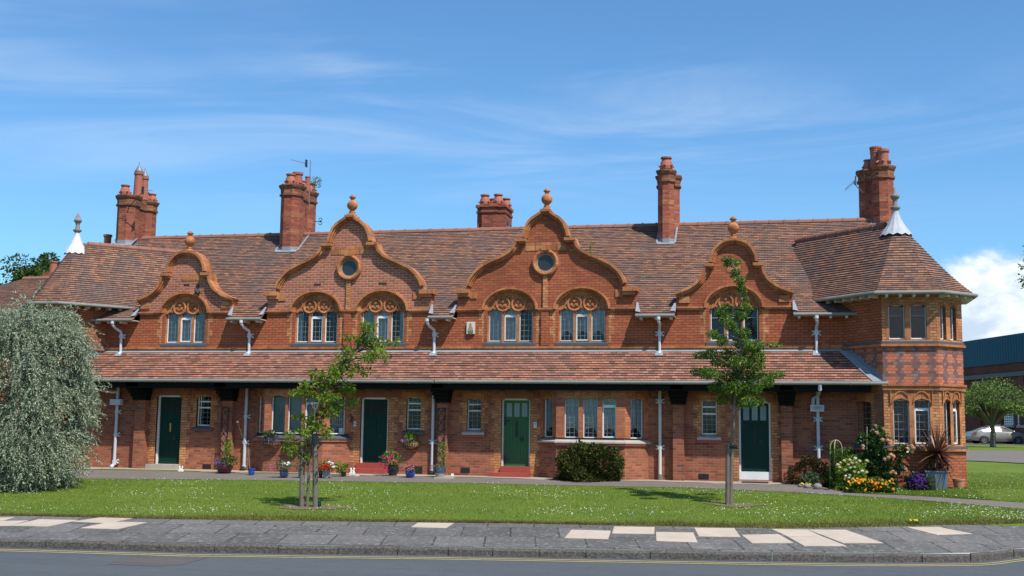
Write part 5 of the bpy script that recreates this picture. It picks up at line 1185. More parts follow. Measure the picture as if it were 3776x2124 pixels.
young('young_tree', 'slender young tree with small glossy leaves beside the right gable', bR, [I_(832,1236),I_(836,1000),I_(846,700),I_(860,420),I_(870,270),T2(520,1280),T2(535,1100),T2(548,950),T2(556,800),T2(565,640),T2(545,280),T2(522,180),T2(410,70)], .045, [(T2,)+c for c in CR], None, .06, 2100, M['leaf_tree'], .55)
bL = onG(G_(803, 1256))
CLt = [(720,70,62,22),(780,120,62,52),(860,60,74,70),(950,130,82,60),(1050,100,54,34),(980,220,74,52),(1040,270,36,34),(900,270,54,34),(830,260,54,34),(720,230,54,42),(640,180,44,34),(540,240,36,34),(620,320,54,42),(700,350,74,34),(800,400,54,34),(700,410,54,34),(590,380,54,34),(490,340,54,34),(520,400,64,50),(300,410,56,20),(350,440,54,26),(470,450,74,50),(560,480,64,42),(640,550,46,44),(600,560,72,52),(420,530,72,52),(300,510,64,26),(270,550,54,34),(120,600,64,24),(200,610,74,26),(300,620,64,34),(400,640,82,52),(520,650,92,52),(600,690,54,42),(420,730,82,52),(540,740,54,42),(350,800,64,52),(480,820,82,42),(150,850,64,24),(240,870,54,34),(330,880,74,42),(270,950,64,42),(380,940,74,42),(460,970,62,32),(530,1030,42,24),(180,970,54,34),(110,1020,42,24),(300,1010,54,34),(40,1150,36,32),(110,1160,62,34),(160,1190,54,34),(200,1220,54,32),(80,1100,42,24),(250,1110,34,34),(290,1250,34,24)]
clL = [(T1,)+c for c in CLt]+[(K_,1440,690,60,70),(K_,1510,760,60,60),(K_,1640,730,55,60),(K_,1230,950,80,50),(K_,1560,860,70,50)]
young('young_cherry_tree', 'young leaning tree between two timber stakes, yellowish green drooping leaves', bL, [G_(803,1256),G_(822,900),G_(838,640),T1(278,1150),T1(300,1000),T1(330,800),T1(400,600),T1(480,440),T1(600,330),T1(700,230),T1(800,120),T1(850,20),K_(1500,760),K_(1440,660)], .036, clL, None, .10, 480, M['leaf_cherry'], .42)
def stake(fn, x, yt, yb_, w, label, lean=0.0, grp=None):
    g = onG(fn(x, yb_)); top = onY(fn(x+lean, yt), g[1]); r = w/2
    t = thing('tree_stake', label, 'stake', tuple(g), grp); MB().tube([(g[0],g[1],g[2]-.05),(top[0],g[1],top[2]-.02),(top[0],g[1],top[2])], [r, r*.98, r*.7], 12).build('post', M['wood'], t); return t, g, top
stake(G_, 755, 615, 1254, .115, 'grey timber stake left of the cherry trunk', 8); stake(G_, 876, 612, 1258, .12, 'brown timber stake right of the cherry trunk', 0)
sk, g_, tp = stake(I_, 803, 688, 1236, .10, 'single dark stake strapped to the slender young tree', 2)
MB().tube([(tp[0]-.04,g_[1],tp[2]-.06),(tp[0]+.22,g_[1]+.02,tp[2]-.08)], .05, 10).build('tie_strap', M['iron'], sk)
cg = onG(G_(908, 1256)); tag(MB().lathe(cg[0], cg[1], [(.05,cg[2]-.01),(.055,cg[2]+.05),(.045,cg[2]+.14),(.02,cg[2]+.17)], 10).build('watering_tube', M['green'], None, at=tuple(cg)), 'small dark green watering tube by the cherry stake', 'watering tube')
for q, rx, nm in ((bR, .62, 0), (bL, .78, 1)):
    vs = []; n = 26
    for k in range(n):
        w = 2*PI*k/n; r = rx*(1+.22*math.sin(3*w+nm)+.1*math.sin(7*w)); x, y = q[0]+r*math.cos(w)+.1, q[1]+.55*r*math.sin(w); vs.append((x, y, float(gz(x, y))+.012))
    struct(MB().add(vs, [tuple(range(n))]).build('bare_soil', plain('dry soil', (.16,.12,.07), .95, .35, 10, bump=.6) if nm == 0 else bpy.data.materials['dry soil']))
# ------------------------------------------------------------------ bushes
def bush(name, label, cat, fn, x0, x1, yt, ybm, n, size, mat, depth=.8, square=.75, stem=None, y=None):
    g = onG(fn((x0+x1)/2, ybm)) if y is None else None
    Y = g[1]+depth*.45 if y is None else y
    if g is None: w_ = onY(fn((x0+x1)/2, ybm), Y); g = np.array([w_[0], Y, float(gz(w_[0], Y))])
    a, b = onY(fn(x0, (yt+ybm)/2), Y)[0], onY(fn(x1, (yt+ybm)/2), Y)[0]; zt_ = onY(fn((x0+x1)/2, yt), Y)[2]; c = ((a+b)/2, Y, g[2])
    t = thing(name, label, cat, (c[0], Y, g[2])); hx, hz = (b-a)/2, zt_-g[2]
    ph = RNG.random(8)*6; v = RNG.normal(size=(n, 3)); v /= np.linalg.norm(v, axis=1)[:, None]; v[:, 2] = np.abs(v[:, 2])
    m = np.abs(v).max(1)**square; s = (1/m)[:, None]*.9 if square > 0 else 1.0
    lump = 1+.12*np.sin(5*v[:, 0]+ph[0]+3*v[:, 2])+.10*np.sin(7*v[:, 1]+ph[1])+.12*np.sin(9*v[:, 2]+ph[2]+4*v[:, 0])+.10*np.sin(17*v[:, 0]+ph[3])*np.sin(15*v[:, 2]+ph[4])
    v2 = v*np.minimum(s, 1.18)*(lump*(.62+.38*RNG.random(n)**.4))[:, None]
    p = np.array(c)+v2*np.array([hx, depth*.5, hz]); p[:, 2] = np.maximum(p[:, 2], g[2]+.02)
    leafmesh('foliage', p, v*.7+RNG.normal(size=(n, 3))*.55+np.array([0, 0, .1]), RNG.uniform(size*.7, size*1.3, n), RNG.uniform(size*.4, size*.6, n), mat, t)
    st = MB()
    for k in range(7):
        w = RNG.normal(size=2)*.4; st.tube([(c[0]+w[0]*.1, Y+w[1]*.05, g[2]-.03), (c[0]+w[0]*hx*.6, Y+w[1]*depth*.2, g[2]+hz*.4), (c[0]+w[0]*hx*1.2, Y+w[1]*depth*.4, g[2]+hz*.75)], [.016, .011, .005], 5)
    st.build('stem', M['bark'], t)
    return t, c, hx, hz, Y
bush('evergreen_bush', 'dense dark rounded bush in front of the red banded bay', 'bush', DD, 1393, 1566, 1112, 1214, 12000, .08, M['leaf_bush'], 1.5, .32)
bush('barberry_bush', 'low bronze brown bush against the wall by the right pier', 'bush', O_, 40, 640, 560, 985, 5200, .06, M['leaf_brown'], .9, .6, y=-1.05)
sh_, c_s, _, _, ysh = bush('climbing_shrub', 'soft green shrub growing through the cane obelisk', 'shrub', O_, 560, 1040, 380, 985, 7000, .06, M['leaf_green'], .8, .5, y=-1.75)
rs_, c_r, _, _, yr2 = bush('rose_bush', 'tall rose bush with peach blooms before the right turret', 'rose bush', O_, 930, 1600, 390, 950, 8500, .075, M['leaf_dark'], .85, .45, y=-1.85)
exl = []
for cx, cy, rx, ry in ((1310,160,80,60),(1320,250,110,70),(1230,330,140,70),(1400,330,110,70),(1120,270,80,50),(1090,330,90,50),(1650,430,100,50),(1750,470,70,40),(1630,560,60,90),(1600,700,60,90),(1690,740,50,40),(1560,790,70,50)):
    c = onY(O_(cx, cy), yr2-.1); p, v = ell(int(rx*ry/26), c, (rx/3.9/128, .18, ry/3.9/128), .3); exl.append(p)
exl = np.concatenate(exl); leafmesh('upper_foliage', exl, rdir(len(exl), (0,0,.1)), RNG.uniform(.05, .09, len(exl)), RNG.uniform(.028, .05, len(exl)), M['leaf_dark'], rs_)
st = MB()
for x, y, xb in ((1300,130,1330),(1400,180,1380),(1100,240,1200),(1800,440,1500),(1720,740,1670),(1660,500,1600)):
    a = onY(O_(x, y), yr2-.1); b = onY(O_(xb, 920), yr2); st.tube([tuple(b), tuple((a+b)/2+[.0,0,.15]), tuple(a)], [.014,.010,.005], 5)
st.build('rose_cane', M['bark'], rs_)
for x, y, r in [(1285,115,.8),(1395,160,.75),(1300,215,1),(1385,315,1),(1455,325,1),(1500,335,1.05),(1495,372,1),(1100,405,.95),(1105,440,.8),(1580,340,.8),(1800,405,1.05),(1750,450,.95),(1830,435,1),(1805,490,.85),(1500,530,1.1),(1540,555,1),(1470,572,.95),(1420,600,1),(1530,770,.85),(1500,792,.8),(1570,800,.8),(1720,738,.85),(1730,765,.6),(1250,175,.5),(1430,130,.4)]:
    c = onY(O_(x, y), yr2-.46-.1*random.random()); bloom(rs_, tuple(c), .060*r, 'rose', M['peach'], 'rose_bloom')
hy, c_h, hx_, hz_, yh_ = bush('hydrangea', 'lime green hydrangea with cream flower heads behind the marigolds', 'hydrangea', O_, 720, 1180, 610, 975, 2800, .085, M['leaf_lime'], .7, .5, y=-2.25)
for x, y, r in [(830,620,.9),(910,610,1),(990,590,1.1),(1050,625,1.1),(940,650,1),(740,680,1.1),(760,715,1),(850,755,1.15),(920,720,.9),(980,715,.8),(1040,795,.9),(975,780,.8),(850,840,.8),(910,830,.85),(900,865,.8),(960,890,1),(1060,920,.9),(1005,920,.8),(1090,770,1),(1150,790,1),(1160,625,1.1),(780,650,.8),(890,680,.8),(1010,650,.9)]:
    c = onY(O_(x, y), yh_-.42-.08*random.random()); bloom(hy, tuple(c), .055*r, 'cluster', M['creamf'] if random.random() < .8 else M['whitef'], 'flower_head')
mg, c_m, hxm, hzm, ym = bush('marigold_plant', 'wide mound of orange marigolds at the bed edge', 'marigolds', O_, 800, 1545, 880, 1095, 7000, .05, M['leaf_green'], .7, .5, y=-2.65)
for k in range(74):
    x = random.gauss(1230, 190) if k > 8 else random.uniform(860, 1100); x = min(1540, max(840, x)); y = random.uniform(870, 1010) if random.random() < .85 else random.uniform(1000, 1060)
    bloom(mg, tuple(onY(O_(x, y), ym-.30-random.random()*.12)), random.uniform(.024, .036), 'daisy', M['orangef'] if random.random() < .75 else M['yellowf'], 'marigold')
pu, c_p, hxp, hzp, yp = bush('purple_flower_clump', 'low mound of deep purple flowers left of the grey planter', 'flowers', O_, 1715, 2035, 780, 985, 1500, .05, M['leaf_dark'], .6, .45, y=-1.9)
for k in range(60):
    w = random.uniform(0, PI); r = math.sqrt(random.random()); x, z = c_p[0]+hxp*.96*math.cos(w)*r, c_p[2]+hzp*(.12+.85*math.sin(w)*r); dy = .36*math.sqrt(max(0, 1-r*r))
    bloom(pu, (x, yp-dy, z), random.uniform(.04, .055), 'cluster', M['purplef'], 'purple_bloom')
bush('lavender_clump', 'small grey green clump between purple flowers and grey planter', 'plant', O_, 2020, 2140, 840, 985, 1200, .045, M['leaf_grey'], .35, .4, y=-1.95)
ye, c_y, _, _, yy_ = bush('garden_plant', 'upright blue green plant with yellow flowers by the cobbles', 'plant', O_, 235, 480, 790, 965, 700, .085, M['leaf_grey'], .4, .3, y=-1.75)
for x, y in ((240,955),(285,945),(340,958),(350,965),(225,948),(300,950)): bloom(ye, tuple(onY(O_(x, y), yy_-.3)), .034, 'daisy', M['yellowf'], 'yellow_bloom')
for x0, x1, yt, yb_, lab in ((165,255,948,1004,'smallest brown garden stone under the yellow flowers'),(252,358,952,1022,'pale round cobble at the path edge, middle of three'),(388,516,945,1036,'largest grey cobble beside the obelisk bed')):
    g = onG(O_((x0+x1)/2, yb_)); r = (onY(O_(x1, yb_), g[1])[0]-onY(O_(x0, yb_), g[1])[0])/2; h = onY(O_((x0+x1)/2, yt), g[1])[2]-g[2]
    tag(MB().blob((g[0], g[1]+r*.6, g[2]+h*.40), r, r*.8, h*.60, .12, 16, 10, int(x0)).build('cobble_stone', M['cobble'], None, True, at=(g[0], g[1]+r*.6, g[2])), lab, 'stone', 'cobbles along the flower bed')
bq = [onG(O_(*q)) for q in [(100,960),(250,1010),(520,1035),(800,1052),(1250,1060),(1700,990),(2100,985)]]
struct(MB().add([(q[0], q[1]+.06, float(gz(q[0], q[1]))+.014) for q in bq]+[(2.62,YB+.02,.016),(2.3,-.38,.016),(bq[0][0],-.38,.016)], [tuple(range(10))]).build('flower_bed_soil', M['soil']))
# cane obelisk
ob = np.array([onY(O_(700, 985), -2.0)[0], -2.0, float(gz(1.5, -2.0))]); yo = -2.0+.05; t = thing('cane_obelisk', 'hooped pale cane plant support over the green shrub', 'plant support', (ob[0], yo, ob[2])); M['cane'] = plain('pale cane', (.46,.38,.20), .6, .2, 8)
for l_, r_, dy in ((632,802,0.0),(690,745,-.02)):
    pts = []
    zt_ = onY(O_(700, 322), yo)[2]; zs_ = onY(O_(700, 440), yo)[2]; a, b = onY(O_(l_, 600), yo)[0], onY(O_(r_, 600), yo)[0]
    ya = .22 if dy else 0
    pts.append((a-.02, yo+ya, ob[2]));  m = (a+b)/2
    for k in range(13): w = PI-PI*k/12; pts.append((m+(b-a)/2*math.cos(w), yo+ya*math.cos(PI-w)*-1, zs_+(zt_-zs_)*math.sin(w)))
    pts.append((b+.02, yo-ya, ob[2])); MB().tube(pts, .011, 6).build('cane_hoop', M['cane'], t)
ca = onY(O_(1160, 132), yr2-.2); cb_ = onY(O_(1156, 700), yr2-.2); tag(MB().tube([tuple(cb_), tuple(ca)], .010, 6).build('bamboo_cane', M['cane'], None, at=tuple(cb_)), 'upright bamboo cane standing in the rose bush', 'cane')
# ------------------------------------------------------------------ pots
def potbase(fn, xa, xb, yt, yb_, prof_, mat, name, label, cat='flower pot', rim=None, grp='flower pots along the cottage front', yfix=None):
    g = onG(fn((xa+xb)/2, yb_))
    if yfix: g = onY(fn((xa+xb)/2, yb_), yfix); g[2] = float(gz(g[0], yfix))
    y = g[1]; r = (onY(fn(xb, yt), y)[0]-onY(fn(xa, yt), y)[0])/2; y += r*.8; r *= 1.02; h = onY(fn((xa+xb)/2, yt), y)[2]-g[2]; z = float(gz(g[0], y))+.014
    t = thing(name, label, cat, (g[0], y, z), grp)
    MB().lathe(g[0], y, [(p*r, z+q*h) for p, q in prof_]+[(prof_[-1][0]*r*.88, z+prof_[-1][1]*h), (prof_[-1][0]*r*.85, z+.9*h), (.01, z+.9*h)], 20).build('pot', mat, t)
    return t, np.array([g[0], y, z+h]), r, h
def fol(t, c, rx, ry, rz, n, size, mat, up=.3, name='foliage'):
    p, v = ell(n, c, (rx, ry, rz), .2); leafmesh(name, p, v*.6+RNG.normal(size=(n, 3))*.5+np.array([0, 0, up]), RNG.uniform(size*.7, size*1.3, n), RNG.uniform(size*.35, size*.6, n), mat, t)
def blooms(t, fn, pts, y, r, kind, mat, name='bloom'):
    for q in pts: bloom(t, tuple(onY(fn(q[0], q[1]), y-.05*random.random())), r*(q[2] if len(q) > 2 else 1), kind, mat, name)
BOWL = [(.55,0),(.80,.18),(.98,.5),(1,.8),(.92,1)]; TAPER = [(.72,0),(.80,.3),(.92,.8),(1,.88),(1,1)]; URN = [(.6,0),(.95,.25),(1,.6),(.9,.85),(1,.95),(1,1)]
glz = lambda n, c: plain(n, c, .2, .15, 8, spec=.6)
M['maroon'] = glz('maroon glaze', (.07,.012,.02)); M['blue'] = glz('bright blue glaze', (.02,.075,.32)); M['navy'] = glz('dull navy glaze', (.05,.075,.15)); M['bluegrey'] = glz('blue grey glaze', (.10,.13,.18)); M['blackpot'] = glz('black plastic', (.015,.015,.016)); M['bucket'] = plain('grey bucket', (.26,.29,.29), .5, .2, 6); M['creampot'] = glz('cream glaze', (.50,.45,.36))
t, c, r, h = potbase(F_, 1524, 1630, 1188, 1252, BOWL, M['maroon'], 'flower_pot', 'round maroon glazed pot with bright green plant and trellis climber'); fol(t, c+[.12,-.05,.10], .28, .2, .13, 260, .08, M['leaf_green']); fol(t, c+[-.08,-.1,.05], .2, .14, .08, 160, .05, M['mauvef'], name='blossom'); fol(t, c+[.02,.12,.42], .10, .08, .36, 260, .07, M['leaf_lime'], name='climber')
blooms(t, F_, [(1550,1135),(1565,1140),(1605,1128)], c[1]-.15, .035, 'daisy', M['magentaf'])
t, c, r, h = potbase(F_, 1757, 1806, 1215, 1263, TAPER, M['blue'], 'blue_bucket', 'small blue pot holding a long bare stem with one pink seed head')
a = onY(F_(1780, 1205), c[1]); b = onY(F_(1765, 1060), c[1]); d = onY(F_(1692, 882), c[1]); MB().tube([tuple(a+[0,0,-.1]), tuple(onY(F_(1772,1120), c[1])), tuple(b)], [.02,.022,.016], 6).build('driftwood_stem', M['wood'], t); MB().tube([tuple(a), tuple(b+[-.05,0,0]), tuple(d)], .006, 5).build('flower_stem', M['leaf_green'], t); bloom(t, tuple(d), .045, 'cluster', M['pinkf'], 'seed_head')
t, c, r, h = potbase(G_, 547, 620, 932, 998, URN, M['navy'], 'flower_pot', 'dull navy pot with white and pale pink geraniums'); fol(t, c+[.0,-.05,.12], .24, .18, .13, 240, .07, M['leaf_grey']); fol(t, c+[-.22,-.05,.06], .20, .14, .16, 220, .045, M['pinkf'], name='blossom'); blooms(t, G_, [(603,868,1),(638,864,1.1),(585,872,.8),(625,880,.8)], c[1]-.12, .055, 'cluster', M['whitef'], 'geranium_head')
t, c, r, h = potbase(G_, 716, 752, 915, 1000, TAPER, M['bluegrey'], 'flower_pot', 'narrow blue grey pot half hidden behind the left stake'); fol(t, c+[0,0,.12], .12, .1, .22, 160, .06, M['leaf_grey'])
t, c, r, h = potbase(G_, 900, 934, 938, 996, URN, M['blackpot'], 'flower_pot', 'small black pot directly left of the grey bucket'); fol(t, c+[0,0,.04], .1, .1, .06, 70, .05, M['leaf_dark'])
t, c, r, h = potbase(G_, 930, 996, 933, 1002, TAPER, M['bucket'], 'flower_bucket', 'grey metal bucket of red and white geraniums'); fol(t, c+[0,0,.10], .26, .18, .14, 240, .075, M['leaf_green']); blooms(t, G_, [(918,903),(955,905),(990,895),(968,880,.9),(958,918,.9),(1000,910,.9),(940,890,.7)], c[1]-.14, .062, 'cluster', M['redf'], 'geranium_head'); blooms(t, G_, [(998,858),(1026,868),(1036,900),(1015,880,.6)], c[1]-.12, .06, 'cluster', M['whitef'], 'geranium_head')
t, c, r, h = potbase(G_, 1095, 1145, 945, 988, TAPER, M['blackpot'], 'flower_pot', 'tiny black pot with yellow green spikes left of the door steps'); fol(t, c+[-.1,0,.10], .2, .14, .13, 160, .09, M['leaf_lime'])
t, c, r, h = potbase(G_, 1505, 1602, 885, 978, URN, M['blackpot'], 'flower_urn', 'black urn with magenta flowers right of the dark green door'); fol(t, c+[-.06,0,.16], .32, .24, .22, 420, .075, M['leaf_green'])
blooms(t, G_, [(1480,820),(1505,815),(1470,845),(1500,850),(1530,830),(1545,815),(1460,870),(1525,870),(1570,790),(1565,800),(1495,900),(1500,915),(1445,868),(1550,850),(1480,800),(1590,845)], c[1]-.24, .045, 'daisy', M['magentaf'])
t, c, r, h = potbase(G_, 1668, 1752, 938, 998, BOWL, M['blue'], 'flower_pot', 'bright blue bowl pot with pale pink flowers'); fol(t, c+[0,0,.05], .19, .16, .09, 180, .06, M['leaf_green']); blooms(t, G_, [(1670,905),(1690,893),(1712,890),(1735,903),(1750,895),(1680,922),(1705,915),(1728,920),(1660,915),(1745,915)], c[1]-.12, .04, 'cluster', M['pinkf'])
gs = onG(G_(2008, 1008)); z0 = float(gz(gs[0], gs[1])); tag(MB().box(gs[0]-.24, gs[0]+.24, gs[1], gs[1]+.45, z0-.01, z0+.055).build('stone_slab', M['stone'], None, at=(gs[0], gs[1], z0)), 'loose pale stone slab under the cream and blue pot', 'stone slab')
t, c, r, h = potbase(G_, 1926, 2022, 918, 996, BOWL, M['creampot'], 'flower_pot', 'cream pot with blue glazed rim beside the downpipe'); MB().lathe(c[0], c[1], [(r*1.01, c[2]-h*.55), (r*1.04, c[2]-h*.2), (r*1.0, c[2]+.003)], 20).build('pot_glaze', M['navy'], t); fol(t, c+[0,-.02,.04], .20, .16, .07, 190, .05, M['leaf_grey']); fol(t, c+[.05,.08,.42], .11, .08, .36, 170, .06, M['leaf_lime'], name='climber'); blooms(t, G_, [(1900,900),(1912,888),(1930,892),(1908,912)], c[1]-.08, .035, 'cluster', M['pinkf'])
g = onG(J_(1365, 1140)); t, c, r, h = potbase(J_, 1318, 1412, 1095, 1140, [(.72,0),(.85,.5),(.92,.8),(1,.82),(1,1)], M['clay'], 'terracotta_bowl', 'wide terracotta bowl at the right foot of the turret', grp=None, yfix=-1.38); fol(t, c+[-.18,0,.16], .05, .05, .14, 26, .06, M['leaf_green'])
# grey planter with cordyline
g = np.array([onY(O_(2150, 972), -1.75)[0], -1.75, float(gz(3.8, -1.75))]); y = g[1]+.24; pl = thing('cordyline_planter', 'square grey planter with a bronze spiky cordyline', 'planter', (g[0], y, g[2]))
a, b = onY(O_(1985, 960), g[1])[0]+.04, onY(O_(2325, 960), g[1])[0]; zt_ = onY(O_(2150, 768), g[1])[2]; w = (b-a)/2; m = (a+b)/2
MB().add([(m-w*.88,g[1],g[2]),(m+w*.94,g[1],g[2]),(m+w*.94,g[1]+.48,g[2]),(m-w*.88,g[1]+.48,g[2]),(m-w,g[1]-.03,zt_-.03),(m+w,g[1]-.03,zt_-.03),(m+w,g[1]+.49,zt_-.03),(m-w,g[1]+.49,zt_-.03)], [(0,1,5,4),(1,2,6,5),(2,3,7,6),(3,0,4,7),(4,5,6,7)]).box(m-w-.02, m+w+.02, g[1]-.05, g[1]+.50, zt_-.028, zt_).build('planter_box', M['zinc'], pl)
hc = onY(O_(2172, 520), y); MB().tube([(hc[0]-.02,y,zt_-.05),(hc[0]-.03,y,(zt_+hc[2])/2),(hc[0],y,hc[2]+.05)], [.035,.03,.04], 8).build('stem', M['bark'], pl)
PP, DDr, LL_ = [], [], []
lm = MB()
for k in range(125):
    el_ = math.asin(random.uniform(-.55, 1.0)); az_ = random.uniform(0, 2*PI); L_ = random.uniform(.58, .90)*(1 if el_ > 0 else .9); d = np.array([math.cos(el_)*math.cos(az_), math.cos(el_)*math.sin(az_)*.85, math.sin(el_)]); p = hc+d*.03; s_ = np.cross(d, [0, 0, 1.0]); s_ /= np.linalg.norm(s_)+1e-6; pts = []
    for j in range(5):
        f = j/4; q = p+d*L_*f+np.array([0, 0, -.22*L_*f*f*(1-abs(d[2]))]); ww = .027*(1-.9*f**2)*(1 if j else .7); pts += [tuple(q-s_*ww), tuple(q+s_*ww)]
    lm.add(pts, [(2*j, 2*j+1, 2*j+3, 2*j+2) for j in range(4)])
lm.build('foliage', M['leaf_cord'], pl)
fol(pl, np.array([hc[0], y, zt_+.06]), .25, .2, .10, 120, .10, M['leaf_cord'], name='underplanting')
# wall baskets
def basket(fn, xa, xb, yr, yb_, label, plants, F=None):
    F = F or FG; u0, u1 = F.hit(fn(xa, yr), -.08)[0], F.hit(fn(xb, yr), -.08)[0]; z1, z0 = F.hit(fn(xa, yr), -.08)[1], F.hit(fn(xa, yb_), -.08)[1]; m = (u0+u1)/2; r = (u1-u0)/2; q = F.p(m, z0, 0)
    t = thing('wall_basket', label, 'hanging basket', q, 'planted baskets on the wall'); mb = MB(); lin = MB()
    def P_(a, s): return F.p(m+r*math.cos(a)*math.cos(s*PI/2)**.6, z1-(z1-z0)*math.sin(s*PI/2), -.02-r*.75*math.sin(a)*math.cos(s*PI/2)**.6)
    for k in range(11): a = PI*k/10; mb.tube([P_(a, s/6) for s in range(6)], .009, 5)
    for s in (0, .45): mb.tube([P_(PI*k/12, s) for k in range(13)], .012, 5)
    vs = [P_(PI*k/12, s/5) for s in range(6) for k in range(13)]; vs = [tuple(np.array(v)*.985+np.array(F.p(m, z1, -.02))*.015) for v in vs]
    lin.add(vs, [(s*13+k, s*13+k+1, (s+1)*13+k+1, (s+1)*13+k) for s in range(5) for k in range(12)])
    mb.build('basket_frame', M['iron'], t); lin.build('basket_liner', M['wicker'], t); c = np.array(F.p(m, z1+.03, -r*.4))
    for (dx, dz, rx, rz, n, size, mat, nm) in plants: fol(t, c+[dx, -.05, dz], rx, r*.5, rz, n, size, mat, name=nm)
    return t
basket(G_, 1652, 1806, 672, 738, 'hanging basket with bright green plant under the small window right of the dark door', [(0,.10,.14,.12,160,.09,M['leaf_lime'],'foliage'),(-.05,.0,.24,.06,200,.045,M['mauvef'],'blossom')])
fb0 = Fr(bays[0][1], YG-BD)
basket(G_, 408, 575, 675, 716, 'leftmost basket under the bay sill with dark shrub and violet pansies', [(-.02,.16,.20,.15,200,.085,M['leaf_dark'],'foliage'),(.02,.02,.26,.05,220,.045,M['mauvef'],'blossom')], fb0)
basket(G_, 592, 745, 705, 762, 'middle bay basket with dusky pink flowers behind the cherry leaves', [(0,.06,.24,.09,160,.06,M['leaf_green'],'foliage'),(.05,.14,.20,.10,220,.045,M['pinkf'],'blossom')], fb0)
basket(G_, 790, 912, 690, 735, 'rightmost bay basket half hidden by the right stake', [(0,.08,.2,.1,160,.06,M['leaf_dark'],'foliage'),(.1,.03,.1,.05,60,.045,M['mauvef'],'blossom')], fb0)
# trellises on the piers
def trellis(fn, xa, xb, ya, yb_, label):
    F = Fr(0, YG-.245); u0, u1 = F.hit(fn(xa, ya))[0], F.hit(fn(xb, ya))[0]; z1, z0 = F.hit(fn(xa, ya))[1], F.hit(fn(xa, yb_))[1]; t = thing('wall_trellis', label, 'trellis', F.p((u0+u1)/2, z0, 0), 'trellises on the brick piers'); mb = MB(); w = u1-u0; n = max(3, int((z1-z0)/w*.9))
    fr_ = MB().fbox(F, u0, u0+.02, z0, z1, -.012, .008).fbox(F, u1-.02, u1, z0, z1, -.012, .008).fbox(F, u0+.02, u1-.02, z1-.02, z1, -.012, .008); fr_.build('trellis_frame', M['iron'], t)
    for k in range(n):
        a, b = z0+(z1-z0)*k/n, z0+(z1-z0)*(k+1)/n
        for p, q in (((u0+.01, a), (u1-.01, b)), ((u1-.01, a), (u0+.01, b))): mb.tube([F.p(p[0], p[1], -.002), F.p(q[0], q[1], -.002)], .008, 4)
    mb.build('lattice', M['iron'], t)
trellis(F_, 1580, 1632, 778, 1200, 'dark narrow trellis above the maroon pot'); trellis(G_, 1966, 2034, 372, 900, 'dark narrow trellis above the cream and blue pot')
# ------------------------------------------------------------------ small fittings on the front
def plaque(fn, xa, xb, ya, yb_, txt, label):
    u0, u1 = FG.hit(fn(xa, ya))[0], FG.hit(fn(xb, ya))[0]; z1, z0 = FG.hit(fn(xa, ya))[1], FG.hit(fn(xa, yb_))[1]; t = thing('house_number', label, 'sign', FG.p((u0+u1)/2, z0, 0))
    MB().fbox(FG, u0, u1, z0, z1, -.018, .002).build('plate', M['white'], t); text(txt, (z1-z0)*.78, ((u0+u1)/2, YG-.0195, (z0+z1)/2), plain('navy numeral', (.03,.05,.14), .5, .1, 5) if 'navy numeral' not in bpy.data.materials else bpy.data.materials['navy numeral'], 'numeral', t, .001)
plaque(G_, 1220, 1239, 493, 537, '5', 'white plaque with blue number 5 left of a dark green door')
plaque(H_, 890, 915, 499, 548, '7', 'white plaque with blue number 7 right of the faded green door')
# bell shaped alarm box
u0, u1 = W0.hit(C_(255, 1340))[0], W0.hit(C_(316, 1340))[0]; z1, z0 = W0.hit(C_(255, 1340))[1], W0.hit(C_(255, 1432))[1]; m = (u0+u1)/2
al = thing('alarm_box', 'cream alarm box with a bell emblem on the upper brick wall', 'alarm box', (m, 0, z0)); MB().fbox(W0, u0, u1, z0, z1, -.07, .01).build('case', M['cream'], al)
hh = z1-z0; MB().panel(W0, [(m-.09, z0+hh*.26), (m+.09, z0+hh*.26), (m+.075, z0+hh*.34), (m+.055, z0+hh*.55), (m+.03, z0+hh*.72), (m-.03, z0+hh*.72), (m-.055, z0+hh*.55), (m-.075, z0+hh*.34)], [], -.085, -.069).ring(W0, m, z0+hh*.80, [(.012,-.085),(.03,-.085),(.03,-.069)], 12).build('bell_emblem', plain('gilt emblem', (.35,.27,.12), .5, .2, 8), al); MB().ring(W0, m, z0+hh*.17, [(.0,-.085),(.07,-.084),(.085,-.069)], 16).build('sounder', plain('olive grey plastic', (.16,.15,.10), .5, .2, 8), al)
# black floodlight on the left gable
p = onY(A_(1500, 1075), -.08); fl = thing('flood_light', 'small black floodlight on the leftmost gable', 'lamp', tuple(p)); MB().box(p[0]-.03, p[0]+.03, -.06, .0, p[2]-.06, p[2]+.10).build('bracket', M['iron'], fl); MB().add([(p[0]-.02,-.10,p[2]-.02),(p[0]+.13,-.10,p[2]-.10),(p[0]+.12,-.20,p[2]-.20),(p[0]-.01,-.22,p[2]-.12),(p[0]-.02,-.03,p[2]-.10),(p[0]+.12,-.03,p[2]-.18),(p[0]+.12,-.14,p[2]-.26),(p[0]-.02,-.15,p[2]-.19)], [(0,1,2,3),(7,6,5,4),(0,3,7,4),(1,5,6,2),(0,4,5,1),(3,2,6,7)]).build('lamp_head', M['iron'], fl)
# wire wall ornament by door 5
u, z = FG.hit(G_(1175, 462)); wo_ = MB(); F = FG
for r in (.125, .10): wo_.tube([F.p(u+r*math.cos(2*PI*k/20), z+r*math.sin(2*PI*k/20), -.03) for k in range(21)], .008, 5)
wo_.fbox(FG, u-.012, u+.012, z+.12, z+.16, -.04, .0); tag(wo_.build('wire_basket_ring', M['iron'], None, at=F.p(u, z, 0)), 'round dark wire ring hung on brick beside the number five', 'wall ornament')
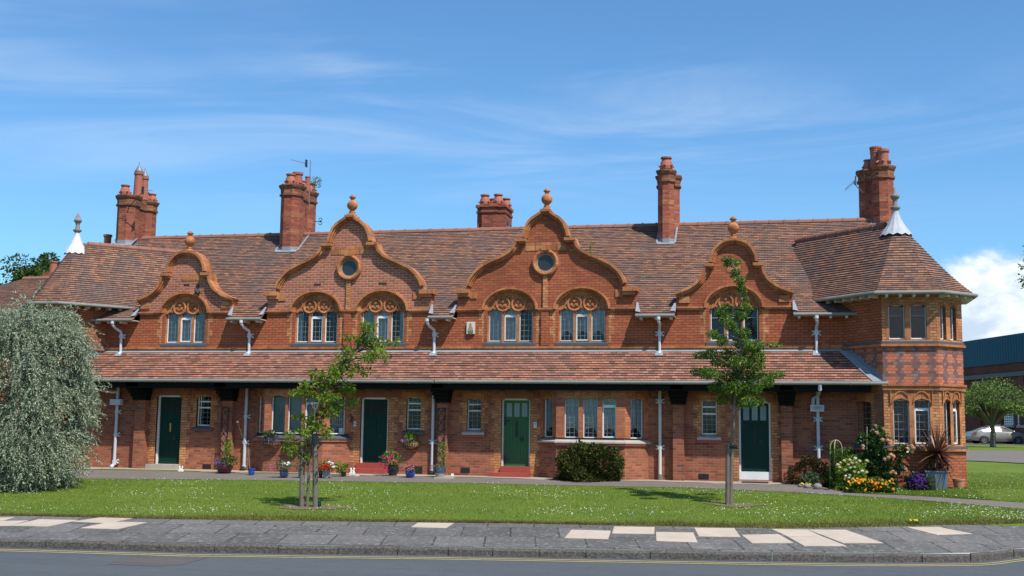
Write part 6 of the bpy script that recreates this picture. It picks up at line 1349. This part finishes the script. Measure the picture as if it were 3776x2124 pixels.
# boot scrapers and door ornament
def scraper(fn, x, yt, yb_, m, label, cat):
    g = onG(fn(x, yb_)); y = g[1]+.05; zt_ = onY(fn(x, yt), y)[2]; z = float(gz(g[0], y))+.012; h = zt_-z; w = h*.30; mb = MB()
    for s in (-1, 1): mb.tube([(g[0]+s*w, y, z), (g[0]+s*w*.7, y, z+h*.5), (g[0]+s*w, y, z+h*.85), (g[0]+s*w*.8, y, z+h)], [.03,.022,.026,.012], 8)
    mb.box(g[0]-w, g[0]+w, y-.02, y+.02, z+h*.42, z+h*.62).box(g[0]-w*1.3, g[0]+w*1.3, y-.06, y+.06, z, z+.04); tag(mb.build('boot_scraper', m, None, at=(g[0], y, z)), label, cat)
scraper(G_, 1200, 905, 962, M['white'], 'white iron boot scraper left of the door steps by plaque 5', 'boot scraper'); scraper(F_, 1282, 1196, 1238, M['white'], 'white iron boot scraper beside the pale stone step', 'boot scraper'); scraper(H_, 160, 958, 982, M['white'], 'little white scraper beside the cream and blue pot', 'boot scraper'); scraper(H_, 876, 930, 984, M['redstep'], 'red iron boot scraper right of the bright red step', 'boot scraper')
g = onG(G_(1195, 985)); tag(MB().blob((g[0], g[1]+.12, g[2]+.02), .20, .14, .05, .25, 14, 8, 9).build('edging_stone', M['stone'], None, at=tuple(g)), 'flat pale stone below the white boot scraper', 'stone')
q = [onG(I_(x, y)) for x, y in ((940,1030),(1170,1030),(1190,1050),(935,1048))]; tag(MB().box(q[0][0], q[1][0], q[2][1], q[0][1]+.1, .0, .035).build('door_mat', plain('rubber mat', (.035,.033,.032), .9, .3, 30), None, at=(q[0][0], q[0][1], 0)), 'thin dark door mat before the white bottomed door', 'door mat')
# ------------------------------------------------------------------ aerials
def aerial(label, x, y, z, pole, boom, nel, parent=None, m='steel'):
    t = thing('tv_aerial', label, 'aerial', (x, y, z)); MB().tube(pole, .016, 6).build('mast', M[m], t); a, b = np.array(boom[0]), np.array(boom[1]); MB().tube([a, b], .010, 5).build('boom', M['steel'], t); d = (b-a)/np.linalg.norm(b-a); s_ = np.cross(d, [0, 0, 1.0]) if abs(d[2]) < .9 else np.array([1.0, 0, 0]); s_ = np.array([0, 1.0, 0])*.3+np.array([0, 0, 1.0])*.95; el = MB()
    for k in range(nel): q = a+(b-a)*k/(nel-1); w = .10-.04*k/nel; el.tube([q-s_*w, q+s_*w], .004, 4)
    el.build('element_row', M['steel'], t); mm = a-d*.05; MB().box(mm[0]-.015, mm[0]+.015, mm[1]-.07, mm[1]+.07, mm[2]-.13, mm[2]+.13).build('reflector', M['iron'], t); return t
X, Y = c2[0]+.33, c2[1]+.9; zt_ = onY(B_(603, 105), Y)[2]; zb_ = onY(B_(598, 480), Y)[2]; xa = onY(B_(598, 480), Y)[0]
aerial('long rod aerial on a pole beside the weedy chimney', xa, Y, zb_, [(xa, Y, zb_), (xa, Y, zt_)], ((xa-.20, Y, onY(B_(560, 128), Y)[2]), tuple(onY(B_(462, 100), Y))), 12)
X, Y = c1[0], c1[1]-.05; p0 = onY(A_(972, 505), Y-.05); p1 = onY(A_(985, 460), Y-.2); p2 = onY(A_(1100, 335), Y-.3); p3 = onY(A_(1165, 338), Y-.3)
aerial('short grille aerial cranked out from the broad left chimney', p0[0], p0[1], p0[2], [tuple(p0), tuple(p1), tuple(p2)], (tuple(p2), tuple(p3)), 5, m='iron')
Y = ch4[1]+.3; p0 = onY(E_(752, 490), Y); p1 = onY(E_(735, 450), Y); p2 = onY(E_(658, 365), Y); p3 = onY(E_(590, 412), Y)
aerial('tilted aerial on a bent arm left of the right turret chimney', p0[0], p0[1], p0[2], [tuple(p0), tuple(onY(E_(735, 485), Y)), tuple(p1), tuple(p2), tuple(onY(E_(660, 345), Y))], (tuple(onY(E_(660, 350), Y)), tuple(p3)), 9, m='iron')
p0 = onY(C_(600, 628), 5.6); aerial('tiny dark aerial tip poking over the middle of the ridge', p0[0], 5.6, p0[2]-.3, [(p0[0], 5.6, p0[2]-.4), tuple(onY(C_(585, 600), 5.6))], (tuple(onY(C_(572, 603), 5.6)), tuple(onY(C_(592, 590), 5.6))), 3, m='iron')
# weed on the chimney, scroll bracket
wc = onY(B_(650, 275), c2[1]+1.7); wd = thing('chimney_weed', 'leafy weed sprouting from the back pot of a chimney', 'weed', tuple(wc)); fol(wd, wc, .22, .18, .20, 170, .07, M['leaf_cherry']); MB().tube([tuple(wc+[-.05,0,-.3]), tuple(wc)], .012, 5).build('stem', M['bark'], wd)
p = onY(B_(690, 572), c2[1]+1.2); sc_ = MB()
for s in (-1, 1): sc_.tube([(p[0]-.02+.06*math.cos(a), p[1], p[2]+s*(.07+.05*math.sin(a))) for a in np.linspace(-2, 3.5, 12)], .012, 5)
sc_.tube([(p[0]-.25, p[1], p[2]), (p[0]+.02, p[1], p[2])], .014, 5); tag(sc_.build('scroll_bracket', M['iron'], None, at=tuple(p)), 'black scrolled iron tie end on the weedy chimney', 'bracket')
# roof weed right of the third gable
wc = onY(C_(1195, 775), .35); wd = thing('roof_weed', 'thin weed growing behind the third gable coping', 'weed', tuple(wc)); fol(wd, wc, .07, .05, .22, 60, .06, M['leaf_lime']); MB().tube([tuple(wc+[0,0,-.3]), tuple(wc+[0,0,.1])], .006, 5).build('stem', M['leaf_green'], wd)

# ================================================================== grass and daisies
def lawn_pts(n, x0=-21, x1=9.5):
    x = RNG.uniform(x0, x1, n); f = np.array([g_front(v) for v in np.linspace(x0, x1, 200)]); b = np.array([p_front(v) for v in np.linspace(x0, x1, 200)]); xs = np.linspace(x0, x1, 200)
    yf, yb_ = np.interp(x, xs, f), np.interp(x, xs, b); y = yf+(yb_-yf)*RNG.random(n); return x, y, yf
def blades(name, x, y, h, mat, lean=.45):
    n = len(x); z = gz(x, y); P = np.column_stack([x, y, z-.004]); D = rdir(n)*lean+np.array([0, 0, 1.0]); leafmesh(name, P, D, h, RNG.uniform(.006, .012, n), mat)['kind'] = 'stuff'
x, y, yf = lawn_pts(120000); blades('grass', x, y, RNG.uniform(.02, .05, len(x)), M['blade'])
pbx = np.linspace(2.0, 9.5, 60); pb = np.array([max(p_back_r(v), p_front(v)+.5) for v in pbx]); xr3 = RNG.uniform(2.0, 9.5, 40000); lo = np.interp(xr3, pbx, pb); up_ = np.where(xr3 < cxp[0]+.02, np.minimum(YB+(np.maximum(xr3, bx)-bx), -.2), 9.0); yr3 = lo+(up_-lo)*RNG.random(40000)**1.6
blades('grass', xr3, yr3, RNG.uniform(.02, .05, len(xr3)), M['blade'])
xe = RNG.uniform(-21, 9.5, 46000); ye_ = np.array([g_front(v) for v in xe])+np.abs(RNG.normal(size=len(xe)))*(.10+.28*np.clip((np.sin(xe*.55+1.2)+np.sin(xe*1.7)*.4+(xe+12)*.06), 0, 1.2))-.03; M['dry'] = leafmat('dry grass', [(0,(.10,.13,.02)),(.5,(.20,.17,.06)),(1,(.30,.23,.11))], .3, .7, .1); blades('dry_grass', xe, ye_, RNG.uniform(.03, .08, len(xe)), M['dry'], .7)
# daisies in drifts
def daisies(x, y):
    n = len(x); z = gz(x, y)+.045; r = RNG.uniform(.006, .010, n); V = np.empty((n, 6, 3)); tl = RNG.uniform(-.7, -.1, n)
    for k in range(6):
        w = 2*PI*k/6; V[:, k, 0] = x+r*math.cos(w); V[:, k, 1] = y+r*math.sin(w)*.8; V[:, k, 2] = z-tl*r*math.sin(w)
    me = bpy.data.meshes.new('daisy_drift'); me.vertices.add(6*n); me.vertices.foreach_set('co', V.astype(np.float32).ravel()); me.loops.add(6*n); me.loops.foreach_set('vertex_index', np.arange(6*n, dtype=np.int32)); me.polygons.add(n); me.polygons.foreach_set('loop_start', np.arange(0, 6*n, 6, dtype=np.int32)); me.polygons.foreach_set('loop_total', np.full(n, 6, np.int32)); me.update(calc_edges=True); me.uv_layers.new(name='UVMap'); link('daisy_drift', me, M['daisy'])['kind'] = 'stuff'
x, y, yf = lawn_pts(6500); k = np.sin(x*1.3+y*.7)+np.sin(x*.47-y*1.9+1)+np.sin(x*2.9+2)*np.sin(y*2.2)+RNG.normal(size=len(x))*.8; o_ = (k > .8) & (y > yf+.35); daisies(x[o_], y[o_]); daisies(xr3[:220], yr3[:220])
g = onG(P7(2018, 254)); dn = thing('dandelion', 'lone yellow dandelion at the pavement edge', 'dandelion', tuple(g)); fol(dn, g+np.array([0,0,.03]), .12, .08, .04, 40, .09, M['leaf_green'])
for dx in (-.05, .03, .07): bloom(dn, (g[0]+dx, g[1]-.03, g[2]+.10), .028, 'daisy', M['yellowf'], 'yellow_bloom')
# kerb weeds
for kk, (x, y) in enumerate(((225,345),(640,360),(745,362),(850,370))):
    g = onZ(P6(x, y), ZR+.02); wd = thing('gutter_weed', ['bushy weed in the road gutter, leftmost of four','small weed in the gutter, second from the left','yellow green weed in the gutter, third from the left','flat weed in the gutter, rightmost of four'][kk], 'weed', tuple(g), 'weeds along the kerb'); fol(wd, g+np.array([0,0,.05]), (.2,.14,.2,.1)[kk], .07, .06, (90,50,80,40)[kk], .05, M['leaf_green'])

# ================================================================== background
def far_tree(name, label, base, h, r, n, size, mat, trunk_h, grp=None, seed=0, flat=.8, n_clump=34):
    t = thing(name, label, 'tree', tuple(base), grp); rg = np.random.default_rng(seed); mb = MB(); x, y, z = base; mb.tube([(x,y,z-.1),(x+.05,y,z+trunk_h*.6),(x,y,z+trunk_h),(x+.1,y,z+h*.8)], [r*.052,r*.042,r*.038,r*.015], 8); PP, DDr = [], []
    for k in range(n_clump):
        v = rg.normal(size=3); v /= np.linalg.norm(v); v[2] = abs(v[2])*1.1-.35; c = np.array([x, y, z+trunk_h+(h-trunk_h)*.38])+v*np.array([r*.8, r*.8, (h-trunk_h)*.55])*(.5+.5*rg.random()); mb.tube([(x, y, z+trunk_h*.95), tuple((np.array([x, y, z+trunk_h])+c)/2+[0,0,.1*h]), tuple(c)], [r*.03,r*.02,r*.006], 5, False)
        m = n//n_clump; q_ = (34/n_clump)**.4; p, w = ell(m, c, (r*.32*q_, r*.32*q_, r*.2*flat*q_), .2); PP.append(p); DDr.append(w+RNG.normal(size=(m, 3))*.6+np.array([0, 0, -.25]))
    PP, DDr = np.concatenate(PP), np.concatenate(DDr); leafmesh('crown', PP, DDr, RNG.uniform(size*.7, size*1.3, len(PP)), RNG.uniform(size*.4, size*.6, len(PP)), mat, t); mb.build('trunk', M['bark'], t); return t
b = onG(N_(595, 1286)); pxm = np.linalg.norm(b-CAM)/FPX
far_tree('street_tree', 'spreading roadside tree in front of the silver car', b, (1286-440)/3.22*pxm, 640/3.22*pxm, 10000, .16, M['leaf_street'], (1286-1040)/3.22*pxm, seed=3, flat=.55, n_clump=85)
d_ = ray(DD(2640, 690)); q = CAM+d_*(60/FPX); bt = np.array([q[0], q[1], float(gz(q[0], q[1]))])
far_tree('roadside_tree', 'tree mostly beyond the right frame edge, only leaf tips showing', bt, q[2]-bt[2]+3.4, 1.95, 2600, .16, M['leaf_tree'], q[2]-bt[2]-2.6, seed=8)
# factory with blue cladding
a_ = np.array([-.322, .947]); dL = ray(DD(2428, 1000)); PL = CAM+dL*(122/FPX); FW = Fr(PL[0]+a_[0]*30, PL[1]+a_[1]*30, -a_[0], -a_[1]); hit = lambda x, y: FW.hit(DD(x, y))
zt1 = (hit(2430, 859)[1]+hit(2570, 838)[1])/2; zt2 = (hit(2432, 925)[1]+hit(2570, 912)[1])/2
fa = thing('factory_building', 'dark brick factory with blue metal upper wall beyond the car', 'building', (PL[0], PL[1], .5))
t = NT('blue cladding'); sp = t.n('ShaderNodeSeparateXYZ'); t.l(t.uv(), sp.inputs[0]); rb = t.math('PINGPONG', sp.outputs[0], .25); t.l(t.mix(t.noise(t.pos(), .6, 5, .7), (.0015,.050,.098), (.004,.070,.125)), t.b.inputs['Base Color']); t.b.inputs['Roughness'].default_value = .45; t.bump(rb, .6, .1); t.b.inputs['Specular IOR Level'].default_value = .1; M['blue_clad'] = t.m
M['brick_dark'] = brick('dark factory brick', [(0,(.11,.032,.024)),(1,(.19,.055,.036))], (.12,.08,.07), .07, stain=.4)
MB().fbox(FW, 0, 75, -.5, zt2, 0, 20).build('brick_wall', M['brick_dark'], fa); MB().fbox(FW, -.1, 75, zt2+.02, zt1, -.15, 20).build('blue_cladding', M['blue_clad'], fa)
zc = hit(2500, 942)[1]; MB().fbox(FW, -.05, 75, zc-.35, zc+.05, -.3, .1).build('cornice', M['slate'], fa)
for k in range(15): MB().fbox(FW, 3+k*4.2, 4+k*4.2, -.5, zc-.36, -.2, .1).build('pilaster', M['brick_dark'], fa)
for xa, xb, ya, yb_ in ((610,708,897,1003),(742,846,893,1010),(905,1000,889,1016)):
    u0, u1 = FW.hit(N_(xa, ya))[0], FW.hit(N_(xb, ya))[0]; z1, z0 = FW.hit(N_((xa+xb)/2, ya))[1], FW.hit(N_((xa+xb)/2, yb_))[1]; wm_ = MB(); w = (u1-u0)*.055
    for k in range(5): u = u0+(u1-u0-w)*k/4; wm_.fbox(FW, u, u+w, z0, z1, -.12, .05)
    for k in range(5): zz = z0+(z1-z0)*k/4; wm_.fbox(FW, u0, u1, zz-.05, zz+.05, -.115, .05)
    wi = wm_.build('window_frame', M['white'], fa); MB().fbox(FW, u0, u1, z0, z1, -.06, -.02).build('window_pane', M['slate'], wi); MB().fbox(FW, u0-.1, u1+.1, z0-.3, z0-.06, -.25, .05).build('window_sill', M['stone'], wi)
# silver saloon car
w1 = onG(N_(692, 1251)); _z = float(np.dot(w1-CAM, _fw)); _h = _r2[:2]/np.linalg.norm(_r2[:2])*(401/3.22*_z/FPX)/2; w2 = w1+np.array([_h[0], _h[1], 0]); w1 = w1-np.array([_h[0], _h[1], 0]); fw = (w2-w1)[:2]; wb = np.linalg.norm(fw); fw /= wb; sc = wb/2.70; gcar = (w1+w2)/2; nrm = np.array([-fw[1], fw[0]]); cen = gcar[:2]+nrm*.78*sc; zg = float(gz(cen[0], cen[1]))+.02
car = thing('parked_car', 'silver grey four door saloon parked before the factory', 'car', (cen[0], cen[1], zg))
def cp(x, y, z): return (cen[0]+(fw[0]*x+nrm[0]*y)*sc, cen[1]+(fw[1]*x+nrm[1]*y)*sc, zg+z*sc)
M['carpaint'] = plain('silver car paint', (.42,.42,.38), .3, .04, 3, metal=.55, spec=.6); M['carglass'] = plain('car glass', (.015,.018,.022), .08, .1, 3, spec=.7); M['tyre'] = plain('tyre rubber', (.02,.02,.02), .8, .2, 8)
ST = [(-2.25,.45,.62,.66,.62,.70),(-2.15,.28,.90,.94,.74,.80),(-1.75,.24,.98,1.02,.84,.80),(-1.25,.22,.98,1.26,.86,.68),(-.75,.2,.97,1.44,.87,.60),(-.1,.2,.96,1.48,.88,.58),(.45,.2,.95,1.42,.88,.60),(1.0,.2,.94,1.14,.88,.68),(1.35,.22,.93,.96,.86,.82),(1.85,.24,.84,.86,.82,.80),(2.2,.28,.66,.70,.74,.72),(2.32,.42,.55,.58,.60,.58)]
vs = []
for x, z0, zb_, zr_, hb, hr in ST:
    for y, z in ((-hb*.92,z0),(-hb,(z0+zb_)*.52),(-hb*.97,zb_),(-hr,zr_-.05*(zr_-zb_ > .1)),(-hr*.7,zr_),(hr*.7,zr_),(hr,zr_-.05*(zr_-zb_ > .1)),(hb*.97,zb_),(hb,(z0+zb_)*.52),(hb*.92,z0)): vs.append(cp(x, y, z))
n = 10; mb = MB().add(vs, [(i*n+k, i*n+(k+1) % n, (i+1)*n+(k+1) % n, (i+1)*n+k) for i in range(len(ST)-1) for k in range(n)]+[tuple(range(n))[::-1], tuple((len(ST)-1)*n+k for k in range(n))]); mb.build('body', M['carpaint'], car, True)
for s in (-1, 1):
    def sp_(x, f):
        hb = np.interp(x, [q[0] for q in ST], [q[4] for q in ST])*.97; hr = np.interp(x, [q[0] for q in ST], [q[5] for q in ST]); zb_ = np.interp(x, [q[0] for q in ST], [q[2] for q in ST]); zr_ = np.interp(x, [q[0] for q in ST], [q[3] for q in ST])-.05; return cp(x, s*(hb+(hr-hb)*f+.012), zb_+(zr_-zb_)*f)
    for pts in ([(-1.42,.12),(-.98,.86),(-.62,.9),(-.62,.1),],[(-.54,.1),(-.54,.9),(.02,.9),(.02,.1)],[(.10,.1),(.10,.9),(.48,.86),(.95,.55),(1.05,.12)]): MB().add([sp_(x, f) for x, f in pts], [tuple(range(len(pts)))]).build('side_window', M['carglass'], car)
    for xd in (-.55, .40): MB().add([cp(xd, s*.895, .80), cp(xd+.18, s*.895, .80), cp(xd+.18, s*.905, .83), cp(xd, s*.905, .83)], [(0,1,2,3)]).build('door_handle', M['steel'], car)
    MB().blob(cp(1.0, s*.98, 1.0), .12*sc, .10*sc, .08*sc, .05, 10, 6, 1).build('wing_mirror', M['carpaint'], car, True)
    MB().add([cp(2.02, s*.80, .64), cp(2.26, s*.66, .62), cp(2.22, s*.68, .74), cp(1.95, s*.82, .78)], [(0,1,2,3)]).build('headlight', M['white'], car); MB().add([cp(-2.20, s*.72, .72), cp(-1.92, s*.85, .74), cp(-1.92, s*.85, .90), cp(-2.18, s*.74, .88)], [(0,1,2,3)]).build('tail_light', M['redstep'], car)
    for xw_ in (-1.35, 1.35):
        F = Fr(cp(xw_, s*.84, 0)[0], cp(xw_, s*.84, 0)[1], fw[0]*(-s), fw[1]*(-s)); z = zg+.31*sc
        wh = MB().ring(F, 0, z, [(.20*sc,-.055*sc),(.30*sc,-.06*sc),(.32*sc,-.02*sc),(.32*sc,.16*sc)], 28).build('wheel', M['tyre'], car); sp2 = MB().ring(F, 0, z, [(.0,-.05*sc),(.05*sc,-.055*sc),(.06*sc,-.03*sc)], 12).ring(F, 0, z, [(.185*sc,-.05*sc),(.21*sc,-.06*sc),(.22*sc,-.04*sc)], 28)
        for k in range(7): a = 2*PI*k/7; sp2.tube([F.p(.04*sc*math.cos(a), z+.04*sc*math.sin(a), -.045*sc), F.p(.20*sc*math.cos(a), z+.20*sc*math.sin(a), -.045*sc)], .022*sc, 5)
        sp2.build('rim', M['steel'], wh); MB().ring(F, 0, z, [(.0,-.015*sc),(.36*sc,-.012*sc),(.365*sc,.02*sc)], 28).build('wheel_arch', M['iron'], wh)
MB().add([cp(.50,-.52,1.40), cp(1.22,-.72,1.0), cp(1.22,.72,1.0), cp(.50,.52,1.40)], [(0,1,2,3)]).add([cp(-.85,-.5,1.42), cp(-1.62,-.66,1.06), cp(-1.62,.66,1.06), cp(-.85,.5,1.42)], [(3,2,1,0)]).build('windscreen', M['carglass'], car)
# ---- neighbouring house and trees on the left
Yh = 9.5; pk = lambda x, y, Y=Yh: onY(A_(x, y), Y)
nh = thing('neighbouring_house', 'partly hidden red tiled house behind the left turret', 'house', (pk(150, 1200)[0], Yh, 0))
xl0 = pk(-900, 1000)[0]; xr0_ = pk(420, 1000)[0]; zr1 = pk(260, 1010, Yh+2.5)[2]; ze = pk(100, 1262, Yh-.5)[2]; xrl = pk(180, 1005, Yh+2.5)[0]
tb = TB(); courses(tb, (xrl-3.6, Yh-.5, ze), (xr0_, Yh-.5, ze), (xrl, Yh+2.5, zr1), (xr0_, Yh+2.5, zr1), 40); courses(tb, (xrl-3.6, Yh+5.5, ze), (xrl-3.6, Yh-.5, ze), (xrl, Yh+2.5, zr1), (xrl-.001, Yh+2.5, zr1), 40); courses(tb, (xr0_, Yh+5.5, ze), (xrl-3.6, Yh+5.5, ze), (xr0_, Yh+2.5, zr1), (xrl, Yh+2.5, zr1), 40); tb.build('roof', M['tile_main'], nh)
MB().add([(xr0_-.05,Yh,ze-.05),(xr0_-.05,Yh+5,ze-.05),(xr0_-.05,Yh+2.5,zr1-.05)], [(0,1,2)]).build('gable_wall', M['brick_upper'], nh)
for k in range(2): wq = MB().box(xrl-1.6+k*3.2, xrl-.6+k*3.2, Yh-.03, Yh+.05, 2.9, 4.1).build('window', M['white'], nh); MB().box(xrl-1.5+k*3.2, xrl-.7+k*3.2, Yh-.04, Yh-.028, 3.0, 4.0).build('window_pane', M['carglass'], wq)
MB().box(xrl-3.1, xr0_, Yh, Yh+5, -.1, ze+.05).build('wall', M['brick_upper'], nh); rd = MB(); x = xrl
while x < xr0_: rd.tube([(x,Yh+2.5,zr1),(x+.43,Yh+2.5,zr1)], .10, 8); x += .45
rd.build('ridge_tile', M['ridge'], nh)
v_ = pk(408, 985, Yh+3.2); sk_ = MB().box(v_[0]-.35, v_[0]+.25, Yh+2.9, Yh+3.5, zr1-1, v_[2]+.10).build('chimney', M['brick_chimney'], nh); MB().lathe(v_[0]-.02, Yh+3.2, [(.17,v_[2]+.1),(.155,pk(408,892,Yh+3.2)[2]),(.19,pk(408,888,Yh+3.2)[2]),(.19,pk(408,877,Yh+3.2)[2]),(.12,pk(408,876,Yh+3.2)[2])], 14).build('chimney_pot', M['pot'], sk_)
for k, (px, py, dist, r, lab, mt, sd) in enumerate(((215,872,62,3.2,'dark green tree peak behind the neighbouring roof','leaf_far',1),(95,935,65,3.1,'darker rounded tree at the left picture edge','leaf_far',2),(250,945,64,2.3,'lighter yellow green crown in front of the dark trees','leaf_green',4),(15,1050,63,3.0,'low green tree behind the roof at the far left','leaf_far',5),(345,925,66,1.6,'small dark tree against the turret roof','leaf_far',6))):
    d = ray(A_(px, py)); q = CAM+d*(dist/FPX); far_tree('background_tree', lab, np.array([q[0], q[1], float(gz(q[0], q[1]))]), (q[2]-float(gz(q[0], q[1])))*1.2, r, 8000, .22, M[mt], max(1.5, q[2]-r*2.6), 'trees behind the left end', sd)
